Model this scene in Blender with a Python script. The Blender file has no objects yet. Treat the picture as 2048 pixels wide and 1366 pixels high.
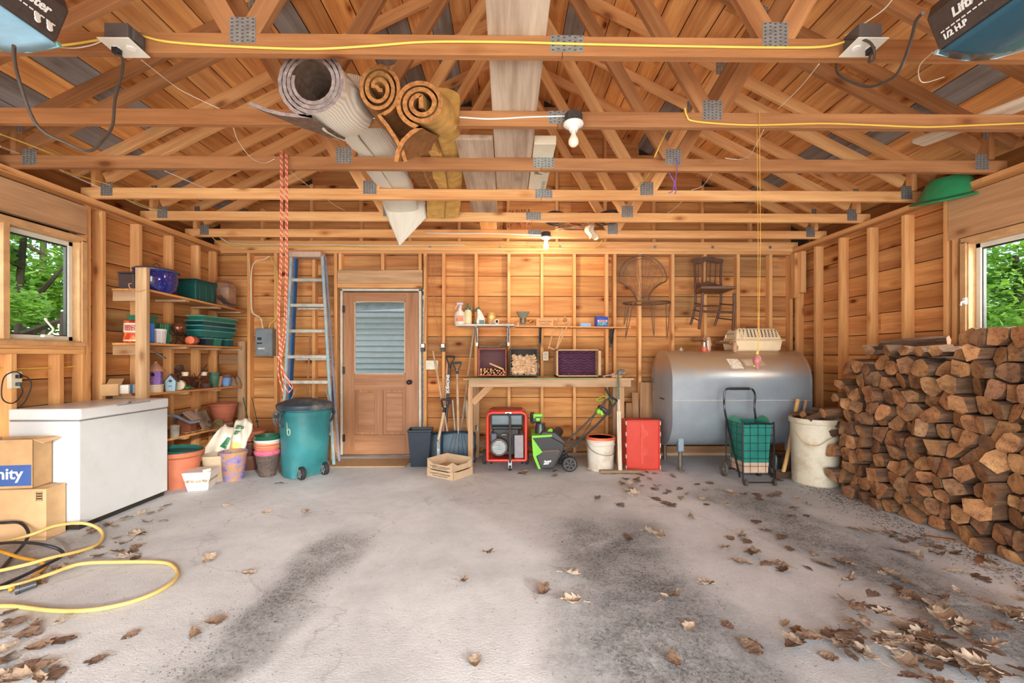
import bpy, math, random
from math import sin, cos, pi, atan2, sqrt, tan, atan, radians as R
from mathutils import Vector as V, Matrix
S = bpy.context.scene
COL = S.collection
random.seed(7)

# ---------------------------------------------------------------- camera
F = 886.0; CH = 1.24; YAW = atan(11 / F)
cam = bpy.data.cameras.new('camera'); cam_o = bpy.data.objects.new('camera', cam); COL.objects.link(cam_o)
cam.sensor_width = 36; cam.lens = F / 2048 * 36; cam.shift_y = 29 / 2048; cam.clip_start = .02; cam.clip_end = 300
cam_o.location = (0, 0, CH); cam_o.rotation_euler = (pi / 2, 0, -YAW)
S.camera = cam_o

# ---------------------------------------------------------------- sky, sun, daylight, roof fill, exposure
w = bpy.data.worlds.new('sky'); S.world = w; w.use_nodes = True
nt = w.node_tree; bg = nt.nodes['Background']
sky = nt.nodes.new('ShaderNodeTexSky'); sky.sky_type = 'NISHITA'; sky.sun_disc = False
sky.sun_elevation = R(38); sky.sun_rotation = R(145); sky.air_density = 1.2; sky.dust_density = 1.5
nt.links.new(sky.outputs[0], bg.inputs[0]); bg.inputs[1].default_value = 0.42

sun = bpy.data.lights.new('sun', 'SUN'); sun.energy = 2.2; sun.angle = R(2.0); sun.color = (1, .95, .86)
sun_o = bpy.data.objects.new('sun', sun); COL.objects.link(sun_o)
SUN_DIR = V((-.56, .83, -.235)).normalized()
sun_o.rotation_euler = SUN_DIR.to_track_quat('-Z', 'Y').to_euler(); sun_o.location = (8, -10, 5)

def area(name, loc, target, sx, sy, energy, color):
    l = bpy.data.lights.new(name, 'AREA'); l.shape = 'RECTANGLE'; l.size = sx; l.size_y = sy; l.energy = energy; l.color = color
    o = bpy.data.objects.new(name, l); COL.objects.link(o); o.location = loc
    o.rotation_euler = (V(target) - V(loc)).to_track_quat('-Z', 'Y').to_euler(); return o
area('daylight_garage_doors', (0, -2.1, 1.25), (0, 5, 1.5), 6.0, 2.3, 290, (.93, .97, 1.0))
area('roof_fill_light', (0, -2.7, .06), (0, 2.2, 3.3), 6.0, 1.4, 170, (1.0, .97, .92))  # added fill lamp aimed upward to brighten the roof boards
area('daylight_right_window', (4.3, 2.6, 2.1), (1.0, 4.9, 1.5), 1.2, 1.0, 75, (1.0, .96, .88))
area('daylight_left_window', (-4.3, 3.0, 2.1), (0, 3.6, 1.2), 1.2, 1.0, 25, (.93, 1.0, .95))

S.view_settings.view_transform = 'Standard'; S.view_settings.look = 'None'
S.view_settings.gamma = 1; S.view_settings.use_curve_mapping = False
S.view_settings.exposure = 0.27

# ---------------------------------------------------------------- where a thing seen in the room really stands
def hr(px): return tan(atan((px - 1024) / F) + YAW)          # X / Y of a sight line
def at(px, py, Y):                                            # point on the plane Y = const
    X = hr(px) * Y; d = X * sin(YAW) + Y * cos(YAW)
    return V((X, Y, CH - (py - 712) * d / F))
def atx(px, py, X): return at(px, py, X / hr(px))             # on a plane X = const
def fl(px, py):                                               # on the floor
    d = F * CH / (py - 712); xc = (px - 1024) / F * d
    return V((xc * cos(YAW) + d * sin(YAW), d * cos(YAW) - xc * sin(YAW), 0))
def atz(px, py, z):
    d = F * (CH - z) / (py - 712); xc = (px - 1024) / F * d
    return V((xc * cos(YAW) + d * sin(YAW), d * cos(YAW) - xc * sin(YAW), z))

# ---------------------------------------------------------------- mesh builder
class G:
    def __init__(s): s.v = []; s.f = []; s.m = []; s.cur = 0
    def mat(s, i): s.cur = i; return s
    def add(s, vs, fs, T=None):
        b = len(s.v)
        s.v += [(T @ V(p))[:] if T else tuple(p) for p in vs]
        for f in fs: s.f.append(tuple(b + i for i in f)); s.m.append(s.cur)
        return s
    def box(s, c, d, T=None, rz=0, ry=0, rx=0, taper=1.0):
        x, y, z = d[0] / 2, d[1] / 2, d[2] / 2; t = taper
        vs = [(-x*t, -y*t, -z), (x*t, -y*t, -z), (x*t, y*t, -z), (-x*t, y*t, -z), (-x, -y, z), (x, -y, z), (x, y, z), (-x, y, z)]
        M = Matrix.Translation(V(c)) @ Matrix.Rotation(rz, 4, 'Z') @ Matrix.Rotation(ry, 4, 'Y') @ Matrix.Rotation(rx, 4, 'X')
        if T: M = T @ M
        return s.add(vs, [(0, 3, 2, 1), (4, 5, 6, 7), (0, 1, 5, 4), (1, 2, 6, 5), (2, 3, 7, 6), (3, 0, 4, 7)], M)
    def b2(s, a, b, T=None):                       # box by corners
        a = V(a); b = V(b); return s.box((a + b) / 2, [abs(b[i] - a[i]) for i in range(3)], T)
    def bar(s, p, q, w, h, up=(0, 0, 1)):          # box beam from p to q: w sideways, h along up
        p = V(p); q = V(q); x = (q - p); L = x.length; x.normalize(); u = V(up)
        y = u.cross(x)
        if y.length < 1e-5: y = V((0, 1, 0)).cross(x)
        y.normalize(); z = x.cross(y)
        M = Matrix((x, y, z)).transposed().to_4x4(); M.translation = (p + q) / 2
        return s.box((0, 0, 0), (L, w, h), M)
    def cyl(s, p, q, r, r2=None, n=12, cap=True):
        p = V(p); q = V(q); r2 = r if r2 is None else r2; z = (q - p).normalized()
        x = z.orthogonal().normalized(); y = z.cross(x)
        vs = [p + (x * cos(2*pi*i/n) + y * sin(2*pi*i/n)) * r for i in range(n)] + [q + (x * cos(2*pi*i/n) + y * sin(2*pi*i/n)) * r2 for i in range(n)]
        fs = [(i, (i + 1) % n, n + (i + 1) % n, n + i) for i in range(n)]
        if cap: fs += [tuple(range(n - 1, -1, -1)), tuple(range(n, 2 * n))]
        return s.add(vs, fs)
    def tube(s, pts, r, n=8, closed=False, rs=None):
        pts = [V(p) for p in pts]; N = len(pts); rings = []; x = None
        for i, p in enumerate(pts):
            if closed: t = pts[(i + 1) % N] - pts[i - 1]
            else: t = pts[min(i + 1, N - 1)] - pts[max(i - 1, 0)]
            if t.length < 1e-9: t = V((0, 0, 1))
            t.normalize()
            x = t.orthogonal() if x is None else x - t * x.dot(t)
            if x.length < 1e-6: x = t.orthogonal()
            x.normalize(); y = t.cross(x); rr = rs[i] if rs else r
            rings.append([p + (x * cos(2*pi*k/n) + y * sin(2*pi*k/n)) * rr for k in range(n)])
        vs = [v for g in rings for v in g]; fs = []
        for i in range(N if closed else N - 1):
            a = i * n; b = ((i + 1) % N) * n
            fs += [(a + k, a + (k + 1) % n, b + (k + 1) % n, b + k) for k in range(n)]
        if not closed: fs += [tuple(range(n - 1, -1, -1)), tuple(range((N - 1) * n, N * n))]
        return s.add(vs, fs)
    def lathe(s, prof, c=(0, 0, 0), n=28, sx=1, sy=1, T=None, closed=False):     # prof: (r, z) list
        vs = []; fs = []
        for r, z in prof:
            for k in range(n): vs.append((c[0] + r * sx * cos(2*pi*k/n), c[1] + r * sy * sin(2*pi*k/n), c[2] + z))
        m = len(prof)
        for i in range(m - 1 + closed):
            a = i * n; b = ((i + 1) % m) * n
            fs += [(a + k, a + (k + 1) % n, b + (k + 1) % n, b + k) for k in range(n)]
        if not closed:
            if prof[0][0] > 1e-4: fs.append(tuple(range(n - 1, -1, -1)))
            if prof[-1][0] > 1e-4: fs.append(tuple(range((m - 1) * n, m * n)))
        return s.add(vs, fs, T)
    def prism(s, poly, a, b, axis='y', T=None):    # poly in the two other axes, extruded a..b along axis
        def P(u, v, t): return {'y': (u, t, v), 'x': (t, u, v), 'z': (u, v, t)}[axis]
        n = len(poly); vs = [P(u, v, a) for u, v in poly] + [P(u, v, b) for u, v in poly]
        fs = [(i, (i + 1) % n, n + (i + 1) % n, n + i) for i in range(n)] + [tuple(range(n - 1, -1, -1)), tuple(range(n, 2 * n))]
        return s.add(vs, fs, T)
    def grid(s, fn, nu, nv, thick=0):              # open surface fn(u, v); thick needs fn2
        vs = [fn(i / nu, j / nv) for j in range(nv + 1) for i in range(nu + 1)]
        fs = [(j*(nu+1)+i, j*(nu+1)+i+1, (j+1)*(nu+1)+i+1, (j+1)*(nu+1)+i) for j in range(nv) for i in range(nu)]
        return s.add(vs, fs)
    def sph(s, c, r, sz=1, n=12, m=8, T=None):
        return s.lathe([(max(r * sin(pi * i / m), 1e-5), -r * sz * cos(pi * i / m)) for i in range(m + 1)], c, n, T=T)
    def o(s, name, mats, parent=None, smooth=False, bev=0, loc=None, rot=None, color=None, solid=0, seg=1, sub=0, ang=35):
        me = bpy.data.meshes.new(name); me.from_pydata([tuple(v) for v in s.v], [], s.f)
        if not isinstance(mats, (list, tuple)): mats = [mats]
        for m in mats: me.materials.append(m)
        if len(mats) > 1: me.polygons.foreach_set('material_index', s.m)
        import bmesh
        bm = bmesh.new(); bm.from_mesh(me); bmesh.ops.recalc_face_normals(bm, faces=bm.faces); bm.to_mesh(me); bm.free()
        if smooth:
            me.polygons.foreach_set('use_smooth', [True] * len(me.polygons))
            me.set_sharp_from_angle(angle=R(ang))
        me.update()
        ob = bpy.data.objects.new(name, me); COL.objects.link(ob)
        if parent: ob.parent = parent
        if loc is not None: ob.location = loc
        if rot is not None: ob.rotation_euler = rot
        if color: ob.color = (*color, 1)
        if solid: q = ob.modifiers.new('solid', 'SOLIDIFY'); q.thickness = solid; q.offset = 0
        if bev: q = ob.modifiers.new('bevel', 'BEVEL'); q.width = bev; q.segments = seg; q.limit_method = 'ANGLE'; q.angle_limit = R(40)
        if sub: q = ob.modifiers.new('sub', 'SUBSURF'); q.levels = sub; q.render_levels = sub
        return ob

def T(name, label, cat, loc=(0, 0, 0), rz=0, group=None):
    o = bpy.data.objects.new(name, None); COL.objects.link(o); o.empty_display_size = .1
    o.location = loc; o.rotation_euler = (0, 0, rz); return tag(o, label, cat, group)
def tag(o, label, cat, group=None):
    o['label'] = label; o['category'] = cat
    if group: o['group'] = group
    return o
def struct(name, loc=(0, 0, 0)):
    o = bpy.data.objects.new(name, None); COL.objects.link(o); o.location = loc; o['kind'] = 'structure'; return o
def dup(root, loc=None, rz=None, label=None):
    r = root.copy(); COL.objects.link(r)
    if loc is not None: r.location = loc
    if rz is not None: r.rotation_euler = (0, 0, rz)
    if label: r['label'] = label
    for ch in list(root.children):
        c = ch.copy(); COL.objects.link(c); c.parent = r
        for g in list(ch.children):
            d = g.copy(); COL.objects.link(d); d.parent = c
    return r
def smooth_path(pts, k=6, closed=False):           # Catmull-Rom
    P = [V(p) for p in pts]; n = len(P); out = []
    for i in range(n if closed else n - 1):
        p0 = P[i - 1] if (closed or i) else P[0]; p1 = P[i]; p2 = P[(i + 1) % n]
        p3 = P[(i + 2) % n] if closed else P[min(i + 2, n - 1)]
        for j in range(k):
            t = j / k
            out.append(.5 * ((2 * p1) + (p2 - p0) * t + (2*p0 - 5*p1 + 4*p2 - p3) * t*t + (3*p1 - p0 - 3*p2 + p3) * t**3))
    if not closed: out.append(P[-1])
    return out
def text(body, size, depth, mat, parent, M, name='lettering', align='CENTER', bold=0.0, shear=0):
    c = bpy.data.curves.new(name, 'FONT'); c.body = body; c.size = size; c.extrude = depth; c.offset = bold; c.shear = shear
    c.align_x = align; c.align_y = 'CENTER'; c.resolution_u = 3
    t = bpy.data.objects.new(name, c); dg = bpy.context.evaluated_depsgraph_get()
    COL.objects.link(t); bpy.context.view_layer.update(); dg = bpy.context.evaluated_depsgraph_get()
    me = bpy.data.meshes.new_from_object(t.evaluated_get(dg)); bpy.data.objects.remove(t)
    me.materials.clear(); me.materials.append(mat)
    o = bpy.data.objects.new(name, me); COL.objects.link(o); o.parent = parent; o.matrix_local = M; return o
def facing(p, x, z):                                # matrix: local X along x, local Y along z (text plane)
    x = V(x).normalized(); z = V(z); z = (z - x * z.dot(x)).normalized(); n = x.cross(z)
    M = Matrix((x, z, n)).transposed().to_4x4(); M.translation = V(p); return M

# ---------------------------------------------------------------- materials
def newmat(name):
    m = bpy.data.materials.new(name); m.use_nodes = True; return m, m.node_tree, m.node_tree.nodes['Principled BSDF']
def ramp(nt, fac, stops):
    r = nt.nodes.new('ShaderNodeValToRGB'); e = r.color_ramp.elements
    while len(e) < len(stops): e.new(.5)
    for i, (p, c) in enumerate(stops): e[i].position = p; e[i].color = (*c, 1) if len(c) == 3 else c
    nt.links.new(fac, r.inputs[0]); return r
def coords(nt, scale=(1, 1, 1), rnd=True, obj=True):
    tc = nt.nodes.new('ShaderNodeTexCoord'); mp = nt.nodes.new('ShaderNodeMapping'); mp.inputs['Scale'].default_value = scale
    if rnd:
        oi = nt.nodes.new('ShaderNodeObjectInfo'); ml = nt.nodes.new('ShaderNodeMath'); ml.operation = 'MULTIPLY'; ml.inputs[1].default_value = 37
        nt.links.new(oi.outputs['Random'], ml.inputs[0])
        ad = nt.nodes.new('ShaderNodeVectorMath'); ad.operation = 'ADD'
        nt.links.new(tc.outputs['Object'], ad.inputs[0]); nt.links.new(ml.outputs[0], ad.inputs[1]); nt.links.new(ad.outputs[0], mp.inputs[0])
    else: nt.links.new(tc.outputs['Object'], mp.inputs[0])
    return mp.outputs[0]
def noise(nt, vec, scale, detail=3, rough=.55, dist=0):
    n = nt.nodes.new('ShaderNodeTexNoise'); n.inputs['Scale'].default_value = scale; n.inputs['Detail'].default_value = detail
    n.inputs['Roughness'].default_value = rough; n.inputs['Distortion'].default_value = dist; nt.links.new(vec, n.inputs['Vector']); return n.outputs[0]
def mix(nt, a, b, fac, mode='MIX'):
    m = nt.nodes.new('ShaderNodeMix'); m.data_type = 'RGBA'; m.blend_type = mode
    for s, v in ((6, a), (7, b), (0, fac)):
        if hasattr(v, 'is_linked') or hasattr(v, 'links'): nt.links.new(v, m.inputs[s])
        elif s == 0: m.inputs[0].default_value = v
        else: m.inputs[s].default_value = (*v, 1)
    return m.outputs[2]
def bump(nt, b, h, strength=.3, dist=.01):
    n = nt.nodes.new('ShaderNodeBump'); n.inputs['Strength'].default_value = strength; n.inputs['Distance'].default_value = dist
    nt.links.new(h, n.inputs['Height']); nt.links.new(n.outputs[0], b.inputs['Normal'])
def srgb(r, g, b):
    f = lambda c: (c/255/12.92 if c/255 <= .04045 else ((c/255+.055)/1.055)**2.4); return (f(r), f(g), f(b))

_mc = {}
def M(r, g, b, rough=.55, metal=0, var=.12, bs=0, sc=9, name=None, spec=.4, alpha=1, dirt=None, coat=0):
    key = (r, g, b, rough, metal, var, bs, sc, alpha, dirt, coat)
    if key in _mc: return _mc[key]
    m, nt, bs_ = newmat(name or 'paint_%d_%d_%d' % (r, g, b)); c = srgb(r, g, b)
    v = coords(nt, rnd=True); n = noise(nt, v, sc, 4)
    lo = tuple(x * (1 - var * 1.5) for x in c); hi = tuple(min(1, x * (1 + var)) for x in c)
    col = ramp(nt, n, [(.3, lo), (.7, hi)]).outputs[0]
    if dirt:
        n2 = noise(nt, v, 5, 6, .7); f = ramp(nt, n2, [(.48, (0, 0, 0)), (.72, (1, 1, 1))]).outputs[0]
        col = mix(nt, col, srgb(*dirt), f)
    nt.links.new(col, bs_.inputs['Base Color']); bs_.inputs['Roughness'].default_value = rough
    bs_.inputs['Metallic'].default_value = metal; bs_.inputs['Specular IOR Level'].default_value = spec
    bs_.inputs['Coat Weight'].default_value = coat
    if alpha < 1: bs_.inputs['Alpha'].default_value = alpha
    if bs: bump(nt, bs_, noise(nt, v, sc * 5, 4), bs, .004)
    _mc[key] = m; return m

def wood(name, light, dark, knots=.6, stretch=14, tint=True, rough=.72, mott=.35, axis=0):
    m, nt, b = newmat(name); 
    sc = [7, 7, 7]; sc[axis] = .55; v = coords(nt, tuple(sc))
    n1 = noise(nt, v, 1.6, 5, .6, .35)
    sc2 = [70, 70, 70]; sc2[axis] = 2.2; v2 = coords(nt, tuple(sc2)); n2 = noise(nt, v2, 1, 3, .6)
    sc3 = [3.4, 3.4, 3.4]; sc3[axis] = 1.5; v3 = coords(nt, tuple(sc3))
    vo = nt.nodes.new('ShaderNodeTexVoronoi'); vo.inputs['Scale'].default_value = 1.5; vo.inputs['Randomness'].default_value = 1; nt.links.new(v3, vo.inputs['Vector'])
    base = ramp(nt, n1, [(.28, srgb(*dark)), (.5, tuple((a + c) / 2 for a, c in zip(srgb(*dark), srgb(*light)))), (.72, srgb(*light))]).outputs[0]
    fine = ramp(nt, n2, [(.35, (.80, .76, .72)), (.6, (1, 1, 1))]).outputs[0]
    col = mix(nt, base, fine, mott + .25, 'MULTIPLY')
    kn = ramp(nt, vo.outputs['Distance'], [(.06, (.16, .07, .035)), (.09, (.45, .27, .17)), (.12, (.74, .58, .46)), (.22, (1, 1, 1))]).outputs[0]
    col = mix(nt, col, kn, knots, 'MULTIPLY')
    if tint:
        oi = nt.nodes.new('ShaderNodeObjectInfo'); col = mix(nt, col, oi.outputs['Color'], 1.0, 'MULTIPLY')
    nt.links.new(col, b.inputs['Base Color']); b.inputs['Roughness'].default_value = rough; b.inputs['Specular IOR Level'].default_value = .25
    bump(nt, b, n2, .25, .003); return m
W_PINE = wood('pine_board', (238, 178, 112), (178, 108, 58), knots=.95)
W_STUD = wood('framing_lumber', (242, 190, 130), (206, 142, 86), knots=.7)
W_CHORD_SHADED = wood('shaded_truss_lumber', (182, 128, 82), (136, 86, 50), knots=.7)  # lumber colour darkened for the shade on the nearest trusses
W_GREY = wood('weathered_board', (196, 186, 174), (138, 120, 104), knots=.3)
W_OLD = wood('old_bench_wood', (206, 172, 136), (158, 122, 90), knots=.6)
W_DOOR = wood('door_fir', (188, 138, 102), (150, 104, 74), knots=0, mott=.5, rough=.45)
BLACK = M(28, 28, 30, .45); DK = M(52, 50, 50, .5, .6); STEEL = M(170, 172, 172, .35, .9, sc=20); GALV = M(165, 166, 163, .42, .65, .15, sc=40)
WHITE = M(232, 231, 227, .4, var=.04); CREAM = M(226, 214, 190, .5)

def beam(name, p, q, w_, h, mat, parent=None, up=(0, 0, 1), color=None, bev=.002, cut=None):
    """lumber with its own axis along local X, so grain follows the piece"""
    p = V(p); q = V(q); x = q - p; L = x.length; x.normalize(); u = V(up); y = u.cross(x).normalized(); z = x.cross(y)
    g = G().box((0, 0, 0), (L, w_, h)); o = g.o(name, mat, None, bev=bev, color=color or tint())
    Mx = Matrix((x, y, z)).transposed().to_4x4(); Mx.translation = (p + q) / 2
    if parent: o.parent = parent; o.matrix_local = Matrix.Translation(-parent.location) @ Mx
    else: o.matrix_world = Mx
    return o
def tint(a=.10, warm=.05):
    k = 1 + random.uniform(-a, a * .6); s = random.uniform(-warm, warm); return (k, k * (1 - s * .5), k * (1 - s * 1.6))
# ================================================================ THE SETTING
XL, XR, YB, PT = -3.53, 3.58, 5.50, 2.585        # stud faces of the side and back walls, plate top
Y0 = -1.9
def zroof(x): return PT + .089 + .19 + .0995 + .5 * (3.5 - abs(x - .02))
# ---- floor
def floor_mat():
    m, nt, b = newmat('concrete_slab'); v = coords(nt, rnd=False)
    n1 = noise(nt, v, .9, 5, .6, .4); n2 = noise(nt, v, 7, 8, .75); n3 = noise(nt, v, 90, 3, .7)
    col = ramp(nt, n1, [(.25, srgb(176, 180, 184)), (.5, srgb(206, 210, 213)), (.75, srgb(230, 233, 236))]).outputs[0]
    col = mix(nt, col, ramp(nt, n2, [(.3, (.80, .79, .78)), (.55, (1, 1, 1))]).outputs[0], .7, 'MULTIPLY')
    # tracks of grit left by tyres: bands running front to back (x position as a function of y), broken up by noise
    sx = nt.nodes.new('ShaderNodeSeparateXYZ'); nt.links.new(v, sx.inputs[0])
    def math(op, a, b_=None):
        n = nt.nodes.new('ShaderNodeMath'); n.operation = op
        for i, q in enumerate((a, b_)):
            if q is None: continue
            if isinstance(q, (int, float)): n.inputs[i].default_value = q
            else: nt.links.new(q, n.inputs[i])
        return n.outputs[0]
    fac = None
    wob = math('MULTIPLY', math('SUBTRACT', noise(nt, v, .8, 3), .5), .7)
    for x0, sl, hw, y1, y2, amt in ((-1.42, .12, .17, .9, 3.15, .85), (.62, .02, .40, .9, 3.4, 1.0), (2.45, -.10, .33, 1.6, 4.0, 1.0), (-2.75, -.1, .45, 1.6, 3.2, .65), (-.62, .05, .24, 1.2, 1.9, .15), (1.45, .02, .3, 1.3, 3.0, .22)):
        xx = math('ADD', sx.outputs[0], math('MULTIPLY', sx.outputs[1], -sl)); xx = math('ADD', xx, wob)
        d = math('ABSOLUTE', math('SUBTRACT', xx, x0)); e = nt.nodes.new('ShaderNodeMapRange'); e.interpolation_type = 'SMOOTHSTEP'
        nt.links.new(d, e.inputs[0]); e.inputs[1].default_value = hw * .35; e.inputs[2].default_value = hw * 1.35; e.inputs[3].default_value = amt; e.inputs[4].default_value = 0
        ee = e.outputs[0]
        for lim, sgn in ((y1, 1), (y2, -1)):
            r = nt.nodes.new('ShaderNodeMapRange'); r.interpolation_type = 'SMOOTHSTEP'; nt.links.new(sx.outputs[1], r.inputs[0])
            a_, b2 = (lim - .5, lim + .2) if sgn > 0 else (lim + .25, lim - .35)
            r.inputs[1].default_value = a_; r.inputs[2].default_value = b2; ee = math('MULTIPLY', ee, r.outputs[0])
        fac = ee if fac is None else math('MAXIMUM', fac, ee)
    grit = ramp(nt, noise(nt, v, 45, 10, .95), [(.44, (.12,)*3), (.56, (1,)*3)]).outputs[0]
    patch = ramp(nt, noise(nt, v, 4.5, 6, .75), [(.34, (.25,)*3), (.6, (1,)*3)]).outputs[0]
    f2 = math('MULTIPLY', math('MULTIPLY', fac, grit), patch)
    col = mix(nt, col, srgb(84, 80, 74), f2)
    sp = ramp(nt, noise(nt, v, 34, 6, .9), [(.60, (1, 1, 1)), (.68, (.42, .38, .34))]).outputs[0]
    col = mix(nt, col, sp, .7, 'MULTIPLY')
    vo = nt.nodes.new('ShaderNodeTexVoronoi'); vo.feature = 'DISTANCE_TO_EDGE'; vo.inputs['Scale'].default_value = .42
    dv = nt.nodes.new('ShaderNodeVectorMath'); dv.operation = 'ADD'; cn = nt.nodes.new('ShaderNodeTexNoise'); cn.inputs['Scale'].default_value = 2.5; cn.inputs['Detail'].default_value = 6
    nt.links.new(v, cn.inputs[0]); nt.links.new(v, dv.inputs[0]); nt.links.new(cn.outputs[1], dv.inputs[1]); nt.links.new(dv.outputs[0], vo.inputs['Vector'])
    cr = ramp(nt, vo.outputs['Distance'], [(.0, (.45, .42, .4)), (.006, (1, 1, 1))]).outputs[0]; col = mix(nt, col, cr, .35, 'MULTIPLY')
    nt.links.new(col, b.inputs['Base Color']); b.inputs['Roughness'].default_value = .62
    h = mix(nt, n3, n2, .5); h = mix(nt, h, f2, .5, 'ADD'); bump(nt, b, h, .8, .008); return m
fo = G().grid(lambda u, v: (-3.75 + 7.5 * u, Y0 - .1 + 7.65 * v, 0), 30, 30).o('floor', floor_mat(), solid=0); fo['kind'] = 'structure'

# ---- helpers for framed walls
PK = [srgb(255, 240, 225)]
def plank_color(grey=.06):
    if random.random() < grey: return (.62, .68, .78)
    return tint(.2, .09)
def wall_boards(par, axis, pos, a0, a1, z0, z1, h, holes, zoff=0, grey=.05, cutlist=(), dark=1.0):
    """horizontal sheathing boards, each board one object; axis x: runs along X at Y=pos"""
    k = 0; z = zoff
    while z < z1:
        zb, zt = max(z, z0), min(z + h, z1)
        if zt - zb > .02:
            spans = [(a0, a1)]
            for (h0, h1, hz0, hz1) in holes:
                if zt > hz0 + .02 and zb < hz1 - .02:
                    spans = [q for s in spans for q in ((s[0], min(s[1], h0)), (max(s[0], h1), s[1])) if q[1] - q[0] > .02]
            for s0, s1 in spans:
                cuts = [s0] + sorted(c for c in cutlist if s0 + .3 < c < s1 - .3 and random.random() < .35) + [s1]
                for c0, c1 in zip(cuts, cuts[1:]):
                    zc = (zb + zt) / 2; pr = random.uniform(-.0015, .0015)
                    if axis == 'x': p, q = (c0 + .0015, pos + pr, zc), (c1 - .0015, pos + pr, zc)
                    else: p, q = (pos + pr, c0 + .0015, zc), (pos + pr, c1 - .0015, zc)
                    c = plank_color(grey); c = tuple(x * dark for x in c)
                    beam('board', p, q, .020, zt - zb - .008, W_PINE, par, color=c, bev=0)
        z += h; k += 1

# ---- back wall
wb = struct('wall_back', (0, YB, 0))
DX0, DX1, DZ = at(682, 0, YB).x, at(843, 0, YB).x, 2.08
studs = [hr(p) * YB for p in (497, 551, 627, 671, 850, 887, 952, 1018, 1084, 1149, 1214, 1230, 1280, 1346, 1411, 1477, 1542, 1583)]
wall_boards(wb, 'x', YB + .10, XL - .1, XR + .1, 0, PT, .255, [(DX0 - .02, DX1 + .02, 0, DZ + .03)], 1.227 - .255 * 5, .04, studs, .95)
for x in studs: beam('stud', (x, YB + .0445, .04), (x, YB + .0445, PT - .076), .038, .089, W_STUD, wb, up=(0, 1, 0))
for z in (PT - .057, PT - .019): beam('top_plate', (XL - .09, YB + .0445, z), (XR + .09, YB + .0445, z), .089, .037, W_STUD, wb)
for a, b in ((XL - .09, DX0 - .04), (DX1 + .04, XR + .09)): beam('sole_plate', (a, YB + .0445, .019), (b, YB + .0445, .019), .089, .038, W_OLD, wb)
hz = (at(0, 565, YB).z, at(0, 538, YB).z)
beam('door_header', (hr(675) * YB, YB + .035, sum(hz) / 2), (hr(845) * YB, YB + .035, sum(hz) / 2), .08, hz[1] - hz[0], W_OLD, wb, color=(1.05, 1.02, .98))
for p in (680, 765, 840): beam('cripple_stud', (hr(p) * YB, YB + .0445, hz[1]), (hr(p) * YB, YB + .0445, PT - .076), .038, .089, W_STUD, wb, up=(0, 1, 0))
beam('rough_head', (hr(675) * YB, YB + .03, hz[0] - .03), (hr(845) * YB, YB + .03, hz[0] - .03), .08, .055, W_STUD, wb)
# short nailed blocks in the right corner
for p, y, zt, zb in ((1590, YB - .07, 502, 594), (1603, YB - .14, 499, 583)):
    x = at(p, 0, y).x; beam('corner_block', (x, y, at(0, zb, y).z), (x, y, at(0, zt, y).z), .06, .085, W_STUD, wb, up=(0, 1, 0))
# gable above
zz = PT; k = 0
while zz < 4.6:
    zt = min(zz + .2, 4.7); half = 3.6 - 2 * (zz - 2.75) if zz > 2.75 else 3.6
    half2 = min(3.6, 3.5 - 2 * (zz - (PT + .279)))
    if half2 > .15:
        cuts = [-half2] + [c for c in (-2.0 + (k % 3) * .5, .8 - (k % 2) * .9) if abs(c) < half2 - .3] + [half2]
        for c0, c1 in zip(cuts, cuts[1:]): beam('gable_board', (c0 + .02, YB + .1, zz + .1), (c1 + .018, YB + .1, zz + .1), .02, .195, W_PINE, wb, color=tuple(c * .93 for c in plank_color(.12)), bev=0)
    zz += .2; k += 1
for i in range(-5, 6):
    x = i * .61 + .02; zt = zroof(x) - .12
    if zt > PT + .12: beam('gable_stud', (x, YB + .055, PT + .08), (x, YB + .055, zt), .038, .06, W_STUD, wb, up=(0, 1, 0))

# ---- right wall
RW = (2.30, 3.41, 1.33, 2.13)          # window rough opening Y0,Y1,Z0,Z1
wr = struct('wall_right', (XR, 2, 0))
rst = [5.44, 5.10, 4.72, 4.34, 3.955, 3.57]
wall_boards(wr, 'y', XR + .10, Y0, YB + .1, 0, PT, .205, [(RW[0], RW[1], RW[2], RW[3])], .02, .03, [3.5, 4.3, 1.6])
for y in rst + [3.50, 2.26, 2.22, 1.85, 1.45, 1.05, .65, .25, -.15, -.55, -.95, -1.35, -1.8]:
    beam('stud', (XR + .0445, y, .04), (XR + .0445, y, PT - .076), .038, .089, W_STUD, wr, up=(1, 0, 0))
for z in (PT - .057, PT - .019):
    for a, b in ((Y0, 3.3 if z > 2.55 else 2.1), (3.302 if z > 2.55 else 2.102, YB)): beam('top_plate', (XR + .0445, a, z), (XR + .0445, b, z), .089, .037, W_STUD, wr)
beam('sole_plate', (XR + .0445, Y0, .019), (XR + .0445, YB, .019), .089, .038, W_OLD, wr)
beam('window_header', (XR + .02, 2.2, (2.13 + PT - .08) / 2 + .02), (XR + .02, 3.545, (2.13 + PT - .08) / 2 + .02), .05, PT - .08 - 2.17, W_OLD, wr, color=(1.12, 1.0, .86))
beam('window_sill_plate', (XR + .0445, 2.2, RW[2] - .02), (XR + .0445, 3.5, RW[2] - .02), .089, .038, W_STUD, wr)
for y in (2.6, 3.0): beam('cripple_stud', (XR + .0445, y, .04), (XR + .0445, y, RW[2] - .04), .038, .089, W_STUD, wr, up=(1, 0, 0))
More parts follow.
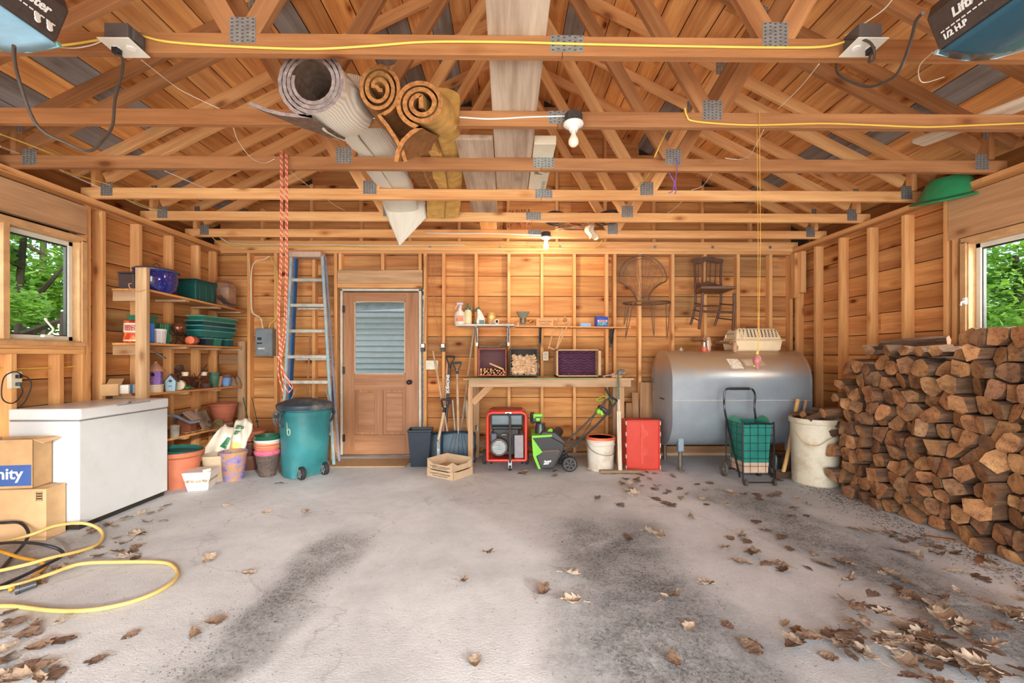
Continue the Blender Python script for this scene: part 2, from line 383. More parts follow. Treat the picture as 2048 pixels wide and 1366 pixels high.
# ---- left wall
LW = (2.20, 3.73, 1.34, 2.20)
wl = struct('wall_left', (XL, 2, 0))
wall_boards(wl, 'y', XL - .10, Y0, YB + .1, 0, PT, .205, [(LW[0], LW[1], LW[2], LW[3])], .035, .07, [4.3, 1.6])
for y in (5.44, 5.14, 4.73, 4.32, 3.93, 3.79, 2.16, 1.8, 1.4, 1.0, .6, .2, -.2, -.6, -1.0, -1.4, -1.8):
    beam('stud', (XL - .0445, y, .04), (XL - .0445, y, PT - .076), .038, .089, W_STUD, wl, up=(1, 0, 0))
for z in (PT - .057, PT - .019):
    for a, b in ((Y0, 4.2 if z > 2.55 else 3.9), (4.202 if z > 2.55 else 3.902, YB)): beam('top_plate', (XL - .0445, a, z), (XL - .0445, b, z), .089, .037, W_STUD, wl)
beam('sole_plate', (XL - .0445, Y0, .019), (XL - .0445, YB, .019), .089, .038, W_OLD, wl)
beam('window_header', (XL - .02, 2.1, 2.375), (XL - .02, 3.77, 2.375), .05, .235, W_OLD, wl, color=(1.02, .93, .84))
for z in (LW[2] - .025, LW[2] - .065): beam('window_sill_plate', (XL - .0445, 2.1, z), (XL - .0445, 3.77, z), .089, .038, W_STUD, wl)
beam('jamb_stud', (XL - .0445, 3.75, .04), (XL - .0445, 3.75, 2.25), .038, .089, W_STUD, wl, up=(1, 0, 0))
for y in (3.22, 3.56, 2.8, 2.5): beam('cripple_stud', (XL - .0445, y, .04), (XL - .0445, y, LW[2] - .085), .038, .089, W_STUD, wl, up=(1, 0, 0))

# ---- front wall (behind the camera): posts and head of two open garage doors
wf = struct('wall_front', (0, Y0, 0))
for x in (-3.57, 0.0, 3.6): beam('door_post', (x, Y0, 0), (x, Y0, 2.35), .30, .14, W_STUD, wf, up=(0, 1, 0))
beam('door_head', (-3.6, Y0, 2.47), (3.65, Y0, 2.47), .14, .24, W_STUD, wf)
G().prism([(-3.75, 2.58), (3.79, 2.58), (3.79, 2.84), (.02, 4.7), (-3.75, 2.84)], Y0 - .02, Y0 + .02).o('gable_panel', W_PINE, wf, loc=(0, -Y0, 0))

# ---- ceiling: roof boards laid along the building
ce = struct('ceiling', (0, 2, 0))
A = atan(.5); CW = .204
for side in (-1, 1):
    n = 21
    for i in range(n):
        s = i * CW + CW / 2                                    # distance down the slope from the ridge
        x = .02 + side * s * cos(A); z = zroof(.02) - s * sin(A) + .012
        if abs(x) > 3.95: continue
        cuts = [Y0]; y = random.choice((-.9, -.3, .3, .9))
        while y < YB: cuts.append(y + .0); y += random.choice((1.22, 1.83, 2.44, 3.05))
        cuts.append(YB + .25)
        cuts = [c for c in cuts if c <= YB - .5 or c == cuts[-1]]
        for c0, c1 in zip(cuts, cuts[1:]):
            c = tuple(q * k_ for q, k_ in zip(plank_color(.0), (1.16, 1.16, 1.12)))
            mt = W_PINE
            if side < 0 and random.random() < .16 or random.random() < .04: mt = W_GREY; c = (.72, .76, .84)
            beam('roof_board', (x, c0 + .002, z), (x, c1 - .002, z), CW - .008, .02, mt, ce, up=(-side * -sin(A) if 0 else side * sin(A), 0, cos(A)), color=c, bev=0)
for side, X in ((-1, XL - .30), (1, XR + .30)):
    beam('eave_board', (X, Y0, 2.68), (X, YB + .1, 2.68), .02, .35, W_PINE, ce, color=(.55, .5, .45), bev=0)
    beam('soffit_board', (X - side * .15, Y0, 2.52), (X - side * .15, YB + .1, 2.52), .32, .02, W_PINE, ce, color=(.6, .55, .5), bev=0)

HW = M(70, 52, 40, .9, name='leak_blocker')  # unseen outer shell added to stop daylight leaking through the board gaps
G().b2((-3.75, .13, -.02), (DX0 - .03, .15, PT)).b2((DX1 + .03, .13, -.02), (3.8, .15, PT)).b2((DX0 - .03, .13, 2.1), (DX1 + .03, .15, PT)).prism([(-3.75, PT), (3.8, PT), (3.8, PT + .3), (.02, 4.78), (-3.75, PT + .3)], .13, .15, 'y').o('leak_block_wall', HW, wb)
for par, X, (a, b_, c, e) in ((wl, XL - .14, LW), (wr, XR + .14, RW)):
    o_ = par.location; g = G()
    for p, q in (((Y0, -.02), (a, PT)), ((b_, -.02), (YB + .12, PT)), ((a, -.02), (b_, c)), ((a, e), (b_, PT))): g.b2((X - .008 - o_.x, p[0] - o_.y, p[1]), (X + .008 - o_.x, q[0] - o_.y, q[1]))
    g.o('leak_block_wall', HW, par)
for sd in (-1, 1):
    G().add([(.02, Y0 - 2.2, zroof(.02) + .06), (sd * 4.05, Y0 - 2.2, zroof(.02) + .06 - 2.02), (sd * 4.05, YB - 1.7, zroof(.02) + .06 - 2.02), (.02, YB - 1.7, zroof(.02) + .06)], [(0, 1, 2, 3)]).o('leak_block_roof', HW, ce, solid=.02)
    G().b2((sd * 3.55, YB - 2 + .14, 2.40), (sd * 4.0, YB - 2 + .16, 3.1)).o('eave_closure', HW, ce)
for nm, xa, xb in (('unseen_door_2', -3.3, -.25), ('unseen_door_3', .25, 3.35)):  # raised doors out of view, put in to shade the nearest trusses
    dr = struct(nm, ((xa + xb) / 2, -.3, 2.26))
    for k in range(3): G().b2((xa - dr.location.x, -1.45 + k * .575, 0), (xb - dr.location.x, -1.45 + k * .575 + .57, .04)).o('door_section', M(206, 196, 180, .6), dr, bev=.004)
# ---- roof trusses
def truss_plate(par, x, z, w_, h, y):
    g = G(); g.box((0, 0, 0), (w_, .0016, h))
    nx = int(w_ / .022); nz = int(h / .016)
    g.mat(1)
    for i in range(nx):
        for j in range(nz): g.box((-w_/2 + (i + .5) * w_/nx, -.0011, -h/2 + (j + .5 + .25 * (i % 2)) * h/nz), (.010, .0012, .005))
    for k in range(5): g.cyl((random.uniform(-.4, .4) * w_, -.0008, random.uniform(-.4, .4) * h), (0 + random.uniform(-.4, .4) * w_ * 0, -.004, 0), .001, n=4) if 0 else None
    g.o('nail_plate', [GALV, M(70, 68, 62, .7)], par, loc=(x, y, z))
TY = [1.98 + .61 * i for i in range(6)] + [5.53]
ordn = ['nearest', 'second', 'third', 'fourth', 'fifth', 'sixth', 'seventh']
extra = ['yellow cable stapled along it and two outlet boxes', 'bare bulb lamp holder on its lower chord', 'saw-marked chord under the carpet rolls', 'pale lower chord below the purple string',
         'carpet flap draped before its chord', 'lit bulb hanging from its chord', 'resting on the back wall plate']
for i, y in enumerate(TY):
    k = i
    if k < 0:
        tr = T('roof_truss', 'roof truss overhead behind the camera position', 'truss', (0.02, y, PT), 0, 'roof trusses above and behind the viewpoint')
    else: tr = T('roof_truss', ordn[k] + ' wooden roof truss into the garage, ' + extra[k], 'truss', (0.02, y, PT))
    yc = y + .019; top = k < 2; shade = {0: .74, 1: .74, 2: .82, 3: 1.0, 4: 1.1, 5: 1.08, 6: 1.0}.get(k, .8)
    def tc(): c = tint(.07, .05); return tuple(q * (1 if k < 2 else 1.04) for q in c)
    mt = W_CHORD_SHADED if k < 3 else W_STUD  # nearest three trusses take the darker wood, their shade put into the colour
    sp = .25 if k % 2 == 0 else .3
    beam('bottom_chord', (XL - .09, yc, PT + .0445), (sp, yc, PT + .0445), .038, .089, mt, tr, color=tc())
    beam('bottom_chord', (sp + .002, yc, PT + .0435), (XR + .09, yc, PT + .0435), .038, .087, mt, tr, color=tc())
    if k == 6: continue
    for sd in (-1, 1):
        def pt(ax, dz): return (.02 + sd * ax, yc, PT + .089 + dz + .5 * (3.5 - ax))
        nrm = V((sd * sin(A), 0, cos(A)))
        o1 = .19 + .0995 / 2
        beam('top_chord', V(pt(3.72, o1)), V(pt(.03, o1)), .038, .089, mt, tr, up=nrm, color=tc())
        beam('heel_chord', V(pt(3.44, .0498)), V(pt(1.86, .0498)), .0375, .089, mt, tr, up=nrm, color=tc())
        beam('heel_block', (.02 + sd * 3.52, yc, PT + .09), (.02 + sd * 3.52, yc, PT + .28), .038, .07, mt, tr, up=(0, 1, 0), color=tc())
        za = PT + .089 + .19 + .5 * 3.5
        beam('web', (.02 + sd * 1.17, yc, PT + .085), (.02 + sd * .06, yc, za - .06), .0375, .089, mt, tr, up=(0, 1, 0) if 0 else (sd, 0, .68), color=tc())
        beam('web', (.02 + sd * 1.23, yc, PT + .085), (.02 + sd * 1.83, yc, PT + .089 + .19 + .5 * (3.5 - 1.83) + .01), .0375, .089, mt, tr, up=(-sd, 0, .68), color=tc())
        if k >= 0:
            truss_plate(tr, sd * 1.19, PT * 0 + .1, .115, .115, -.001)
            truss_plate(tr, sd * 3.44 + .02, .075, .10, .115, -.001)
            truss_plate(tr, sd * 1.84, .089 + .19 + .5 * (3.5 - 1.84) + .04, .10, .12, -.001)
            truss_plate(tr, sd * 3.5, .29, .06, .10, -.001)
    if k >= 0:
        truss_plate(tr, sp, .052, .15, .075, -.001); truss_plate(tr, 0, za - PT + .03, .2, .12, -.001)
for px in (730, 860, 1000, 1120, 1310, 1425, 1540):
    truss_plate(wb, hr(px) * 5.53, at(0, 492, 5.53).z, .035, .06, .026)

# ---- back door
d1 = struct('door_1', (hr(761) * YB, YB, 0)); dx0 = hr(686) * YB - d1.location.x; dx1 = hr(836) * YB - d1.location.x
zt = 2.03; gx0 = hr(708) * YB - d1.location.x; gx1 = hr(810) * YB - d1.location.x; gz1 = at(0, 601, YB).z; gz0 = at(0, 749, YB).z
def fr(name, x0, x1, z0, z1, y0=.02, y1=.062, mat=W_DOOR, col=(1, 1, 1), vert=True):
    if vert: return beam(name, V(((x0 + x1) / 2, (y0 + y1) / 2, z0)) + d1.location, V(((x0 + x1) / 2, (y0 + y1) / 2, z1)) + d1.location, x1 - x0, y1 - y0, mat, d1, up=(0, 1, 0), color=col)
    return beam(name, V((x0, (y0 + y1) / 2, (z0 + z1) / 2)) + d1.location, V((x1, (y0 + y1) / 2, (z0 + z1) / 2)) + d1.location, y1 - y0, z1 - z0, mat, d1, color=col)
fr('stile', dx0, gx0, .02, zt); fr('stile', gx1, dx1, .02, zt); fr('rail', gx0, gx1, gz1, zt, vert=False)
p1 = at(0, 781, YB).z; p0 = at(0, 872, YB).z
fr('rail', gx0, gx1, p1, gz0, vert=False); fr('rail', gx0, gx1, .02, p0, vert=False)
xm = (gx0 + gx1) / 2; fr('stile', xm - .035, xm + .035, p0, p1)
fr('door_panel', gx0, xm - .035, p0, p1, .038, .05); fr('door_panel', xm + .035, gx1, p0, p1, .038, .05)
for a, b in ((gx0, xm - .035), (xm + .035, gx1)): G().box(((a + b) / 2, .036, (p0 + p1) / 2), (b - a - .07, .012, p1 - p0 - .07)).o('raised_field', W_DOOR, d1, bev=.008)
def glassmat(name, tintc=(1, 1, 1), rough=0.0):
    m, nt, b = newmat(name); b.inputs['Base Color'].default_value = (*tintc, 1); b.inputs['Roughness'].default_value = rough
    b.inputs['Transmission Weight'].default_value = 1; b.inputs['IOR'].default_value = 1.01; b.inputs['Specular IOR Level'].default_value = .5; return m
GLASS = glassmat('window_glass', (.95, .97, .96))
g = G().box((xm, .045, (gz0 + gz1) / 2), (gx1 - gx0, .004, gz1 - gz0)).o('pane', GLASS, d1)
g = G()
for a, b, c, e in ((gx0, gx1, gz1 - .012, gz1), (gx0, gx1, gz0, gz0 + .012), (gx0, gx0 + .012, gz0, gz1), (gx1 - .012, gx1, gz0, gz1)): g.b2((a, .012, c), (b, .03, e))
g.o('glazing_bead', M(196, 170, 140, .5), d1)
g = G().b2((dx0 - .035, .0, 0), (dx0 - .008, .09, 2.07)).b2((dx1 + .008, .0, 0), (dx1 + .04, .09, 2.07)).b2((dx0 - .035, 0, 2.045), (dx1 + .04, .09, 2.075))
g.o('door_frame', M(206, 196, 180, .5, var=.1), d1, bev=.003)
G().b2((dx0 - .012, .065, 2.035), (dx1 + .012, .075, 2.045)).b2((dx1 + .002, .065, .02), (dx1 + .01, .075, 2.04)).o('weatherstrip', BLACK, d1)
G().b2((dx0 - .03, -.01, 0), (dx1 + .03, .12, .02)).o('threshold', M(120, 112, 104, .4, .6), d1)
kz = at(0, 765, YB).z; kx = hr(819) * YB - d1.location.x
G().cyl((kx, .02, kz), (kx, .005, kz), .033, n=20).cyl((kx, .005, kz), (kx, -.03, kz), .011).sph((kx, -.045, kz), .029, n=16, m=10).o('knob', M(70, 66, 70, .35, .8), d1, smooth=True)
for py in (617, 741, 878):
    z = at(0, py, YB).z; G().cyl((dx0 - .006, .008, z - .045), (dx0 - .006, .008, z + .045), .008).b2((dx0 - .03, .012, z - .045), (dx0 + .02, .018, z + .045)).o('hinge', M(80, 76, 74, .4, .8), d1)

# ---- windows
def window(name, X, y0, y1, z0, z1, s, mull):
    """s: +1 wall to the right, -1 left; mull: list of sash boundaries"""
    r = struct(name, (X, (y0 + y1) / 2, z0)); L = r.location; WM = M(205, 160, 112, .6, var=.15); VN = M(214, 210, 196, .4, var=.05)
    B = lambda g, x0, x1, a, b, c, d: g.b2((s * x0, a - L.y, c - z0), (s * x1, b - L.y, d - z0))
    g = G(); B(g, .0, .12, y0, y1, z1 - .022, z1); B(g, .0, .12, y0, y1, z0, z0 + .022); B(g, .0, .12, y0, y0 + .022, z0, z1); B(g, .0, .12, y1 - .022, y1, z0, z1)
    g.o('window_frame', WM, r, bev=.003)
    g = G(); B(g, -.012, .002, y0 - .03, y1 + .03, z1 - .01, z1 + .03); B(g, -.012, .002, y1 - .01, y1 + .035, z0, z1); B(g, -.02, .01, y0 - .03, y1 + .03, z0 - .02, z0 + .012); g.o('window_casing', WM, r, bev=.002)
    e = [y0 + .022] + mull + [y1 - .022]
    for a, b in zip(e, e[1:]):
        h = (z0 + z1) / 2
        g = G(); q = .038
        for t in ((a, b, z0 + .022, z0 + .022 + q), (a, b, z1 - .022 - q, z1 - .022), (a, a + q, z0 + .022, z1 - .022), (b - q, b, z0 + .022, z1 - .022)): B(g, .055, .1, *t)
        sa = g.o('sash', VN, r, bev=.004)
        g = G(); B(g, .076, .08, a + q, b - q, z0 + .022 + q, z1 - .022 - q); g.o('pane', GLASS, sa)
        g = G(); q2 = .012
        for t in ((a + q, b - q, z0 + .06, z0 + .068), (a + q, b - q, z1 - .068, z1 - .06), (a + q, a + q + .008, z0 + .06, z1 - .06), (b - q - .008, b - q, z0 + .06, z1 - .06)): B(g, .066, .09, *t)
        g.o('gasket', BLACK, sa)
    for m_ in mull:
        g = G(); B(g, -.005, .105, m_ - .022, m_ + .022, z0 + .02, z1 - .02); g.o('mullion', WM, r, bev=.003)
    return r
w1 = window('window_1', XL, LW[0], LW[1], LW[2], LW[3], -1, [3.17])
w2 = window('window_2', XR, RW[0], RW[1], RW[2], RW[3], 1, [2.45] if 0 else [])
# crank of the left window
p = atx(92, 672, XL + .01) - w1.location
G().box(p + V((0.01, 0, 0)), (.03, .07, .02)).tube(smooth_path([p + V((.02, 0, .01)), p + V((.045, .01, .05)), p + V((.03, -.005, .09)), p + V((.02, -.02, .12))], 5), .007).sph(p + V((.02, -.02, .125)), .011, n=8, m=6).o('crank_handle', M(226, 220, 206, .35), w1, smooth=True)
p = atx(1930, 602, XR - .01) - w2.location
G().box(p, (.02, .02, .05)).tube([p, p + V((-.03, 0, -.01)), p + V((-.035, 0, -.035))], .006).o('lock_lever', WHITE, w2, smooth=True)

# ---- outside: neighbouring wall, ground, trees
GY = 8.2
nb = T('house_wall', 'grey clapboard house wall with white fascia seen through the door glass', 'house', (0, GY, -.3))
for i in range(30):
    beam('clapboard', (-6, GY - .01, -.2 + i * .105), (3, GY - .01, -.2 + i * .105), .022, .112, M(224, 226, 220, .6, var=.04), nb, up=(0, .26, 1), color=(1, 1, 1), bev=0)
beam('fascia', (-6, GY - .35, at(760, 622, GY).z - .15), (3, GY - .35, at(760, 622, GY).z + .35), .03, .14, M(225, 228, 228, .5), nb, color=(1, 1, 1))
beam('roof_edge', (-6, GY - .42, at(760, 608, GY).z - .12), (3, GY - .42, at(760, 608, GY).z + .4), .25, .03, M(60, 64, 60, .7), nb, color=(1, 1, 1))
gr = G().grid(lambda u, v: (-60 + 120 * u, -40 + 110 * v, -.12 if 1 else 0), 8, 8).o('ground', M(110, 120, 66, .95, var=.35, sc=3, bs=.4)); gr['kind'] = 'structure'
def leafmat(name, a, b):
    m, nt, bs = newmat(name); n = noise(nt, coords(nt), 1.3, 4)
    nt.links.new(ramp(nt, n, [(.35, srgb(*a)), (.65, srgb(*b))]).outputs[0], bs.inputs['Base Color']); bs.inputs['Roughness'].default_value = .55
    bs.inputs['Subsurface Weight'].default_value = 0; bs.inputs['Transmission Weight'].default_value = 0
    tr = nt.nodes.new('ShaderNodeBsdfTranslucent'); mx = nt.nodes.new('ShaderNodeMixShader'); mx.inputs[0].default_value = .45
    nt.links.new(ramp(nt, n, [(.35, srgb(*b)), (.65, srgb(min(255, b[0] + 40), min(255, b[1] + 40), b[2]))]).outputs[0], tr.inputs[0])
    out = nt.nodes['Material Output']; nt.links.new(bs.outputs[0], mx.inputs[1]); nt.links.new(tr.outputs[0], mx.inputs[2]); nt.links.new(mx.outputs[0], out.inputs[0]); return m
LF1 = leafmat('maple_leaves', (120, 170, 72), (186, 220, 116)); LF2 = leafmat('oak_leaves', (84, 130, 52), (150, 190, 84))
def crown(cx, rx, rz, n, size, seed, blobs=22):
    rnd = random.Random(seed); vs = []; fs = []; bl = []
    for _ in range(blobs):
        u = V((rnd.gauss(0, 1), rnd.gauss(0, 1), rnd.gauss(0, 1))).normalized() * rnd.uniform(.3, 1); bl.append((V((u.x * rx, u.y * rx, cx + u.z * rz)), rnd.uniform(.22, .42) * rx))
    for i in range(n):
        c, r = rnd.choice(bl); d = V((rnd.gauss(0, 1), rnd.gauss(0, 1), rnd.gauss(0, .7))).normalized() * r * rnd.uniform(.5, 1)
        p = c + d; a = V((rnd.gauss(0, 1), rnd.gauss(0, 1), rnd.gauss(0, .4))).normalized(); b = a.cross(V((rnd.gauss(0, .4), rnd.gauss(0, .4), 1))).normalized(); s = size * rnd.uniform(.6, 1.3)
        k = len(vs); vs += [p - a * s, p + b * s * .5, p + a * s, p - b * s * .5]; fs.append((k, k + 1, k + 2, k + 3))
    g = G(); g.v = vs; g.f = fs; g.m = [0] * len(fs); return g
def tree(label, loc, h, rx, rz, n, size, mat, seed, trunk=.16):
    t = T('tree', label, 'tree', loc); rnd = random.Random(seed)
    g = G().tube([(0, 0, 0), (rnd.uniform(-.1, .1), .05, h * .4), (rnd.uniform(-.2, .2), .1, h * .95)], trunk, 8, rs=[trunk * 1.2, trunk, trunk * .4])
    for k in range(9):
        z = h * rnd.uniform(.25, .8); a = rnd.uniform(0, 6.28); L = rx * .7; g.tube([(0, .05, z), (cos(a) * L * .5, sin(a) * L * .5, z + L * .2), (cos(a) * L, sin(a) * L, z + L * .5)], .04, 5, rs=[.06, .04, .015])
    g.o('trunk', M(92, 78, 64, .9, bs=.5), t, smooth=True); crown(h * .62, rx, rz, n, size, seed).o('foliage', mat, t); return t
tree('dark-trunked maple with layered leaves in the left window', (-7.7, 7.1, -.1), 5.6, 1.7, 2.3, 30000, .055, LF1, 1, .05)
tree('young bright green tree at left edge of the left window', (-6.6, 5.0, -.1), 4.2, .95, 1.9, 14000, .05, LF1, 2, .04)
tree('far tree filling the background of the left window', (-15, 14.5, -.1), 8.6, 4.6, 4.8, 36000, .12, LF2, 3, .1)
tree('low bright shrub-like tree at right bottom of left window', (-5.6, 6.6 - 1.0, -.1), 2.0, .35, .8, 2500, .04, LF1, 9, .04)
tree('sunlit oak filling the right window', (9.25, 7.7, -.1), 3.3, 1.6, 1.7, 17000, .06, LF2, 4, .1)
tree('darker tree far beyond the oak in right window', (17.5, 14.0, -.1), 4.2, 3.4, 2.2, 14000, .11, LF1, 6)
# ================================================================ UNDER THE ROOF
YEL = M(222, 186, 84, .45, var=.05, name='yellow_cable'); WCAB = M(226, 220, 206, .5, var=.05); BCAB = M(58, 50, 46, .5)
def wire(name, label, cat, pts, r, mat, Y=None, k=6, group=None, n=6):
    P = [p if isinstance(p, V) else (at(p[0], p[1], p[2] if len(p) > 2 else Y)) for p in pts]
    base = P[0].copy(); P = smooth_path([p - base for p in P], k)
    o = G().tube(P, r, n).o(name, mat, None, smooth=True, loc=base, ang=80); return tag(o, label, cat, group)
CT = PT + .089
# rolled rug and pads: a spiral sheet carried over the truss chords
def roll(name, label, cat, stations, turns, tail, mats, core=.28, th=.011, K=64, ell=1.0, sdir=1, s_core=False):
    """stations: (Y, x, z, rx, rz, tailscale); sheet is a spiral with real thickness"""
    prof = []
    for i in range(K + 1):
        t = i / K; a = -pi / 2 - sdir * (1 - t) * turns * 2 * pi; r = core + (1 - core) * t
        prof.append((cos(a) * r, sin(a) * r, 0))
    if s_core:                                   # inner end folded back in an S
        r0 = core; a0 = -pi / 2 - sdir * turns * 2 * pi
        pre = [(cos(a0 + pi + j * .5 * sdir * -1) * r0 * .55 * (j + 2) / 8, sin(a0 + pi + j * .5 * sdir * -1) * r0 * .55 * (j + 2) / 8, 0) for j in range(6)]
        prof = [( -prof[0][0] * .6, -prof[0][1] * .6, 0), (-prof[0][0] * .15, -prof[0][1] * .35 - .03, 0), (prof[0][0] * .35, prof[0][1] * .3 + .05, 0)] + prof
    tl = [(p[0], p[1], 1) for p in tail]
    vs = []; nP = len(prof) + len(tl)
    for (Y, x, z, rx, rz, ts) in stations:
        pts = [V((x + p[0] * rx, 0, z + p[1] * rz)) for p in prof]
        e = pts[-1]
        pts += [e + V((p[0] * ts, 0, p[1] * ts)) + V((.0005 * j, 0, 0)) for j, p in enumerate(tl)]
        for i, p in enumerate(pts):
            d = pts[min(i + 1, nP - 1)] - pts[max(i - 1, 0)]
            if d.length < 1e-7: d = V((1, 0, 0))
            d.normalize(); nn = V((-d.z, 0, d.x)) * th * .5; jz = 0
            vs.append((p.x + nn.x, Y + p.y, p.z + nn.z)); vs.append((p.x - nn.x, Y, p.z - nn.z))
    g = G(); m_ = len(stations); fs = []; ms = []
    I = lambda s, i, q: (s * nP + i) * 2 + q
    for s in range(m_ - 1):
        for i in range(nP - 1):
            fs.append((I(s, i, 0), I(s, i + 1, 0), I(s + 1, i + 1, 0), I(s + 1, i, 0))); ms.append(1)
            fs.append((I(s, i, 1), I(s + 1, i, 1), I(s + 1, i + 1, 1), I(s, i + 1, 1))); ms.append(0)
        for i in (0, nP - 1): fs.append((I(s, i, 0), I(s + 1, i, 0), I(s + 1, i, 1), I(s, i, 1))); ms.append(2)
    for s in (0, m_ - 1):
        for i in range(nP - 1): fs.append((I(s, i, 0), I(s, i, 1), I(s, i + 1, 1), I(s, i + 1, 0))); ms.append(2)
    if sdir < 0: pass
    b = V((stations[0][1], stations[0][0], stations[0][2])); g.v = [(v[0] - b.x, v[1] - b.y, v[2] - b.z) for v in vs]; g.f = fs; g.m = ms
    o = g.o(name, mats, None, smooth=True, loc=b, ang=50); return tag(o, label, cat)
def backing():
    m, nt, b = newmat('woven_carpet_backing'); v = coords(nt, rnd=False)
    wv = nt.nodes.new('ShaderNodeTexWave'); wv.inputs['Scale'].default_value = 26; wv.bands_direction = 'X'; nt.links.new(v, wv.inputs[0])
    w2 = nt.nodes.new('ShaderNodeTexWave'); w2.inputs['Scale'].default_value = 26; w2.bands_direction = 'Y'; nt.links.new(v, w2.inputs[0])
    f = mix(nt, wv.outputs[0], w2.outputs[0], .5, 'MULTIPLY')
    nt.links.new(ramp(nt, f, [(.1, srgb(206, 196, 178)), (.6, srgb(236, 228, 212))]).outputs[0], b.inputs['Base Color']); b.inputs['Roughness'].default_value = .85; bump(nt, b, f, .5, .004); return m
BACKING = backing(); PILE = M(118, 92, 74, .95, var=.25, bs=1, sc=30); PEDGE = M(146, 128, 122, .95, var=.25, bs=1, sc=40)
PAD = M(204, 158, 84, .95, var=.18, bs=.8, sc=14, name='jute_pad'); PADI = M(140, 92, 46, .95, var=.2, bs=1, sc=20); PADE = M(172, 114, 62, .95, var=.3, bs=1, sc=50)
def st(Y, px, zb, rx, rz, ts): return (Y, hr(px) * Y, zb + rz, rx, rz, ts)
roll('carpet_roll', 'rolled grey carpet with off-white woven backing lying on the trusses', 'carpet',
     [st(2.13, 624, 2.385, .160, .168, 1), st(2.2, 634, 2.40, .158, .165, .9), st(2.32, 658, 2.415, .162, .162, .6), st(2.46, 678, 2.45, .165, .155, .25), st(2.572, 690, 2.49, .17, .145, .1), st(2.60, 692, 2.69, .17, .10, .05),
      st(2.75, 707, 2.66, .175, .11, .02), st(2.92, 722, 2.66, .175, .10, .02), st(3.2, 746, 2.69, .17, .09, .02), st(3.45, 765, 2.665, .17, .08, .02), st(3.82, 785, 2.69, .165, .07, .02), st(4.1, 800, 2.67, .16, .05, .02), st(4.36, 806, 2.64, .15, .03, .02)],
     3.3, [(-.07, .004), (-.15, .012), (-.22, .030), (-.30, .062)], [BACKING, PILE, PEDGE], core=.57, th=.0165)
# its free end hanging down behind the fifth truss
P4 = [at(762, 396, 4.37), at(850, 396, 4.37), at(853, 436, 4.37), at(800, 492, 4.36), at(777, 440, 4.36)]
def flapf(u, v):
    L = P4[0].lerp(P4[4], v * 2) if v < .5 else P4[4].lerp(P4[3], v * 2 - 1)
    Rr = P4[1].lerp(P4[2], v * 2) if v < .5 else P4[2].lerp(P4[3], v * 2 - 1)
    p = L.lerp(Rr, u); return p + V((0, -.035 * sin(u * 3.1) * (1 - v * .4) - .01, 0)) - P4[0]
tag(G().grid(flapf, 14, 12).o('carpet_remnant', BACKING, smooth=True, solid=.008, loc=P4[0]), 'off-white carpet flap hanging to a point in front of fifth truss', 'carpet')
roll('carpet_pad_roll', 'rolled brown jute pad with narrow spiral end, left of the two pads', 'carpet pad',
     [st(2.24, 757, 2.455, .108, .132, 1), st(2.32, 762, 2.48, .11, .13, .95), st(2.42, 775, 2.49, .115, .125, .7), st(2.565, 790, 2.51, .12, .11, .45), st(2.60, 792, 2.69, .12, .06, .3), st(2.8, 818, 2.65, .15, .05, .1), st(3.2, 838, 2.69, .16, .045, .05), st(3.5, 852, 2.65, .16, .04, .05), st(3.81, 862, 2.69, .14, .035, .05), st(4.2, 872, 2.68, .12, .03, .05)],
     2.7, [(.04, -.05), (.08, -.11), (.115, -.175), (.135, -.235)], [PAD, PADI, PADE], core=.30, th=.019, sdir=-1, s_core=True)
roll('carpet_pad_roll', 'rolled golden jute pad with frayed S-shaped core, right of the two pads', 'carpet pad',
     [st(2.22, 842, 2.385, .122, .118, 1), st(2.30, 850, 2.41, .125, .118, .9), st(2.42, 864, 2.45, .135, .115, .7), st(2.565, 876, 2.50, .14, .10, .4), st(2.60, 878, 2.69, .14, .06, .2), st(2.8, 872, 2.63, .17, .06, .1), st(3.2, 885, 2.69, .16, .05, .05), st(3.5, 893, 2.64, .15, .045, .05), st(3.81, 895, 2.69, .15, .04, .05), st(4.15, 890, 2.66, .17, .03, .05), st(4.36, 888, 2.60, .17, .02, .05)],
     2.5, [(-.05, -.03), (-.09, -.07), (-.115, -.12), (-.125, -.175)], [PAD, PADI, PADE], core=.34, th=.022, s_core=True)
# planks and boards stored on the chords
def lay(name, label, x0, y0, x1, y1, w_, h=.022, mat=W_GREY, z=CT + .012, col=(1.25, 1.12, .98)):
    o = beam(name, (x0, y0, z), (x1, y1, z), w_, h, mat, None, color=col); return tag(o, label, 'plank')
lay('plank', 'wide weathered plank lying across the middle of the nearest trusses', .045, 1.25, .05, 3.95, .262)
lay('plank', 'shorter weathered plank beside the wide one, thick dark end visible', -.215, 2.93, -.215, 4.55, .25, .035)
lay('plank', 'pale board with grey edge resting on trusses at upper right', 2.80, 2.98, 3.25, 1.70, .13, .03, W_GREY, CT + .016, (1.25, 1.15, 1.02))
lay('plank', 'light flat board lying farther back behind the planks over the fourth truss', -.20, 4.57, -.2, 5.40, .18, .02, W_STUD)
bx = T('flat_box', 'flat cream box with black line drawing lying beside the wide plank', 'box', (.262, 3.55, CT + .002))
G().box((0, 0, .03), (.15, 1.1, .06)).o('carton', M(226, 214, 186, .6, var=.05), bx, bev=.003)
g = G()
for k in range(7): g.tube([(-.05 + k * .008, -.35, -.0015), (-.02 - k * .004, -.2 + k * .02, -.0015), (-.04 + k * .01, -.05, -.0015)], .0012, 4)
for k in range(8): g.box((.045, -.3 + k * .03, -.0012), (.03, .005, .001))
for k in range(8): g.box((.045, .1 + k * .03, -.0012), (.03, .005, .001))
g.o('line_print', BLACK, bx)
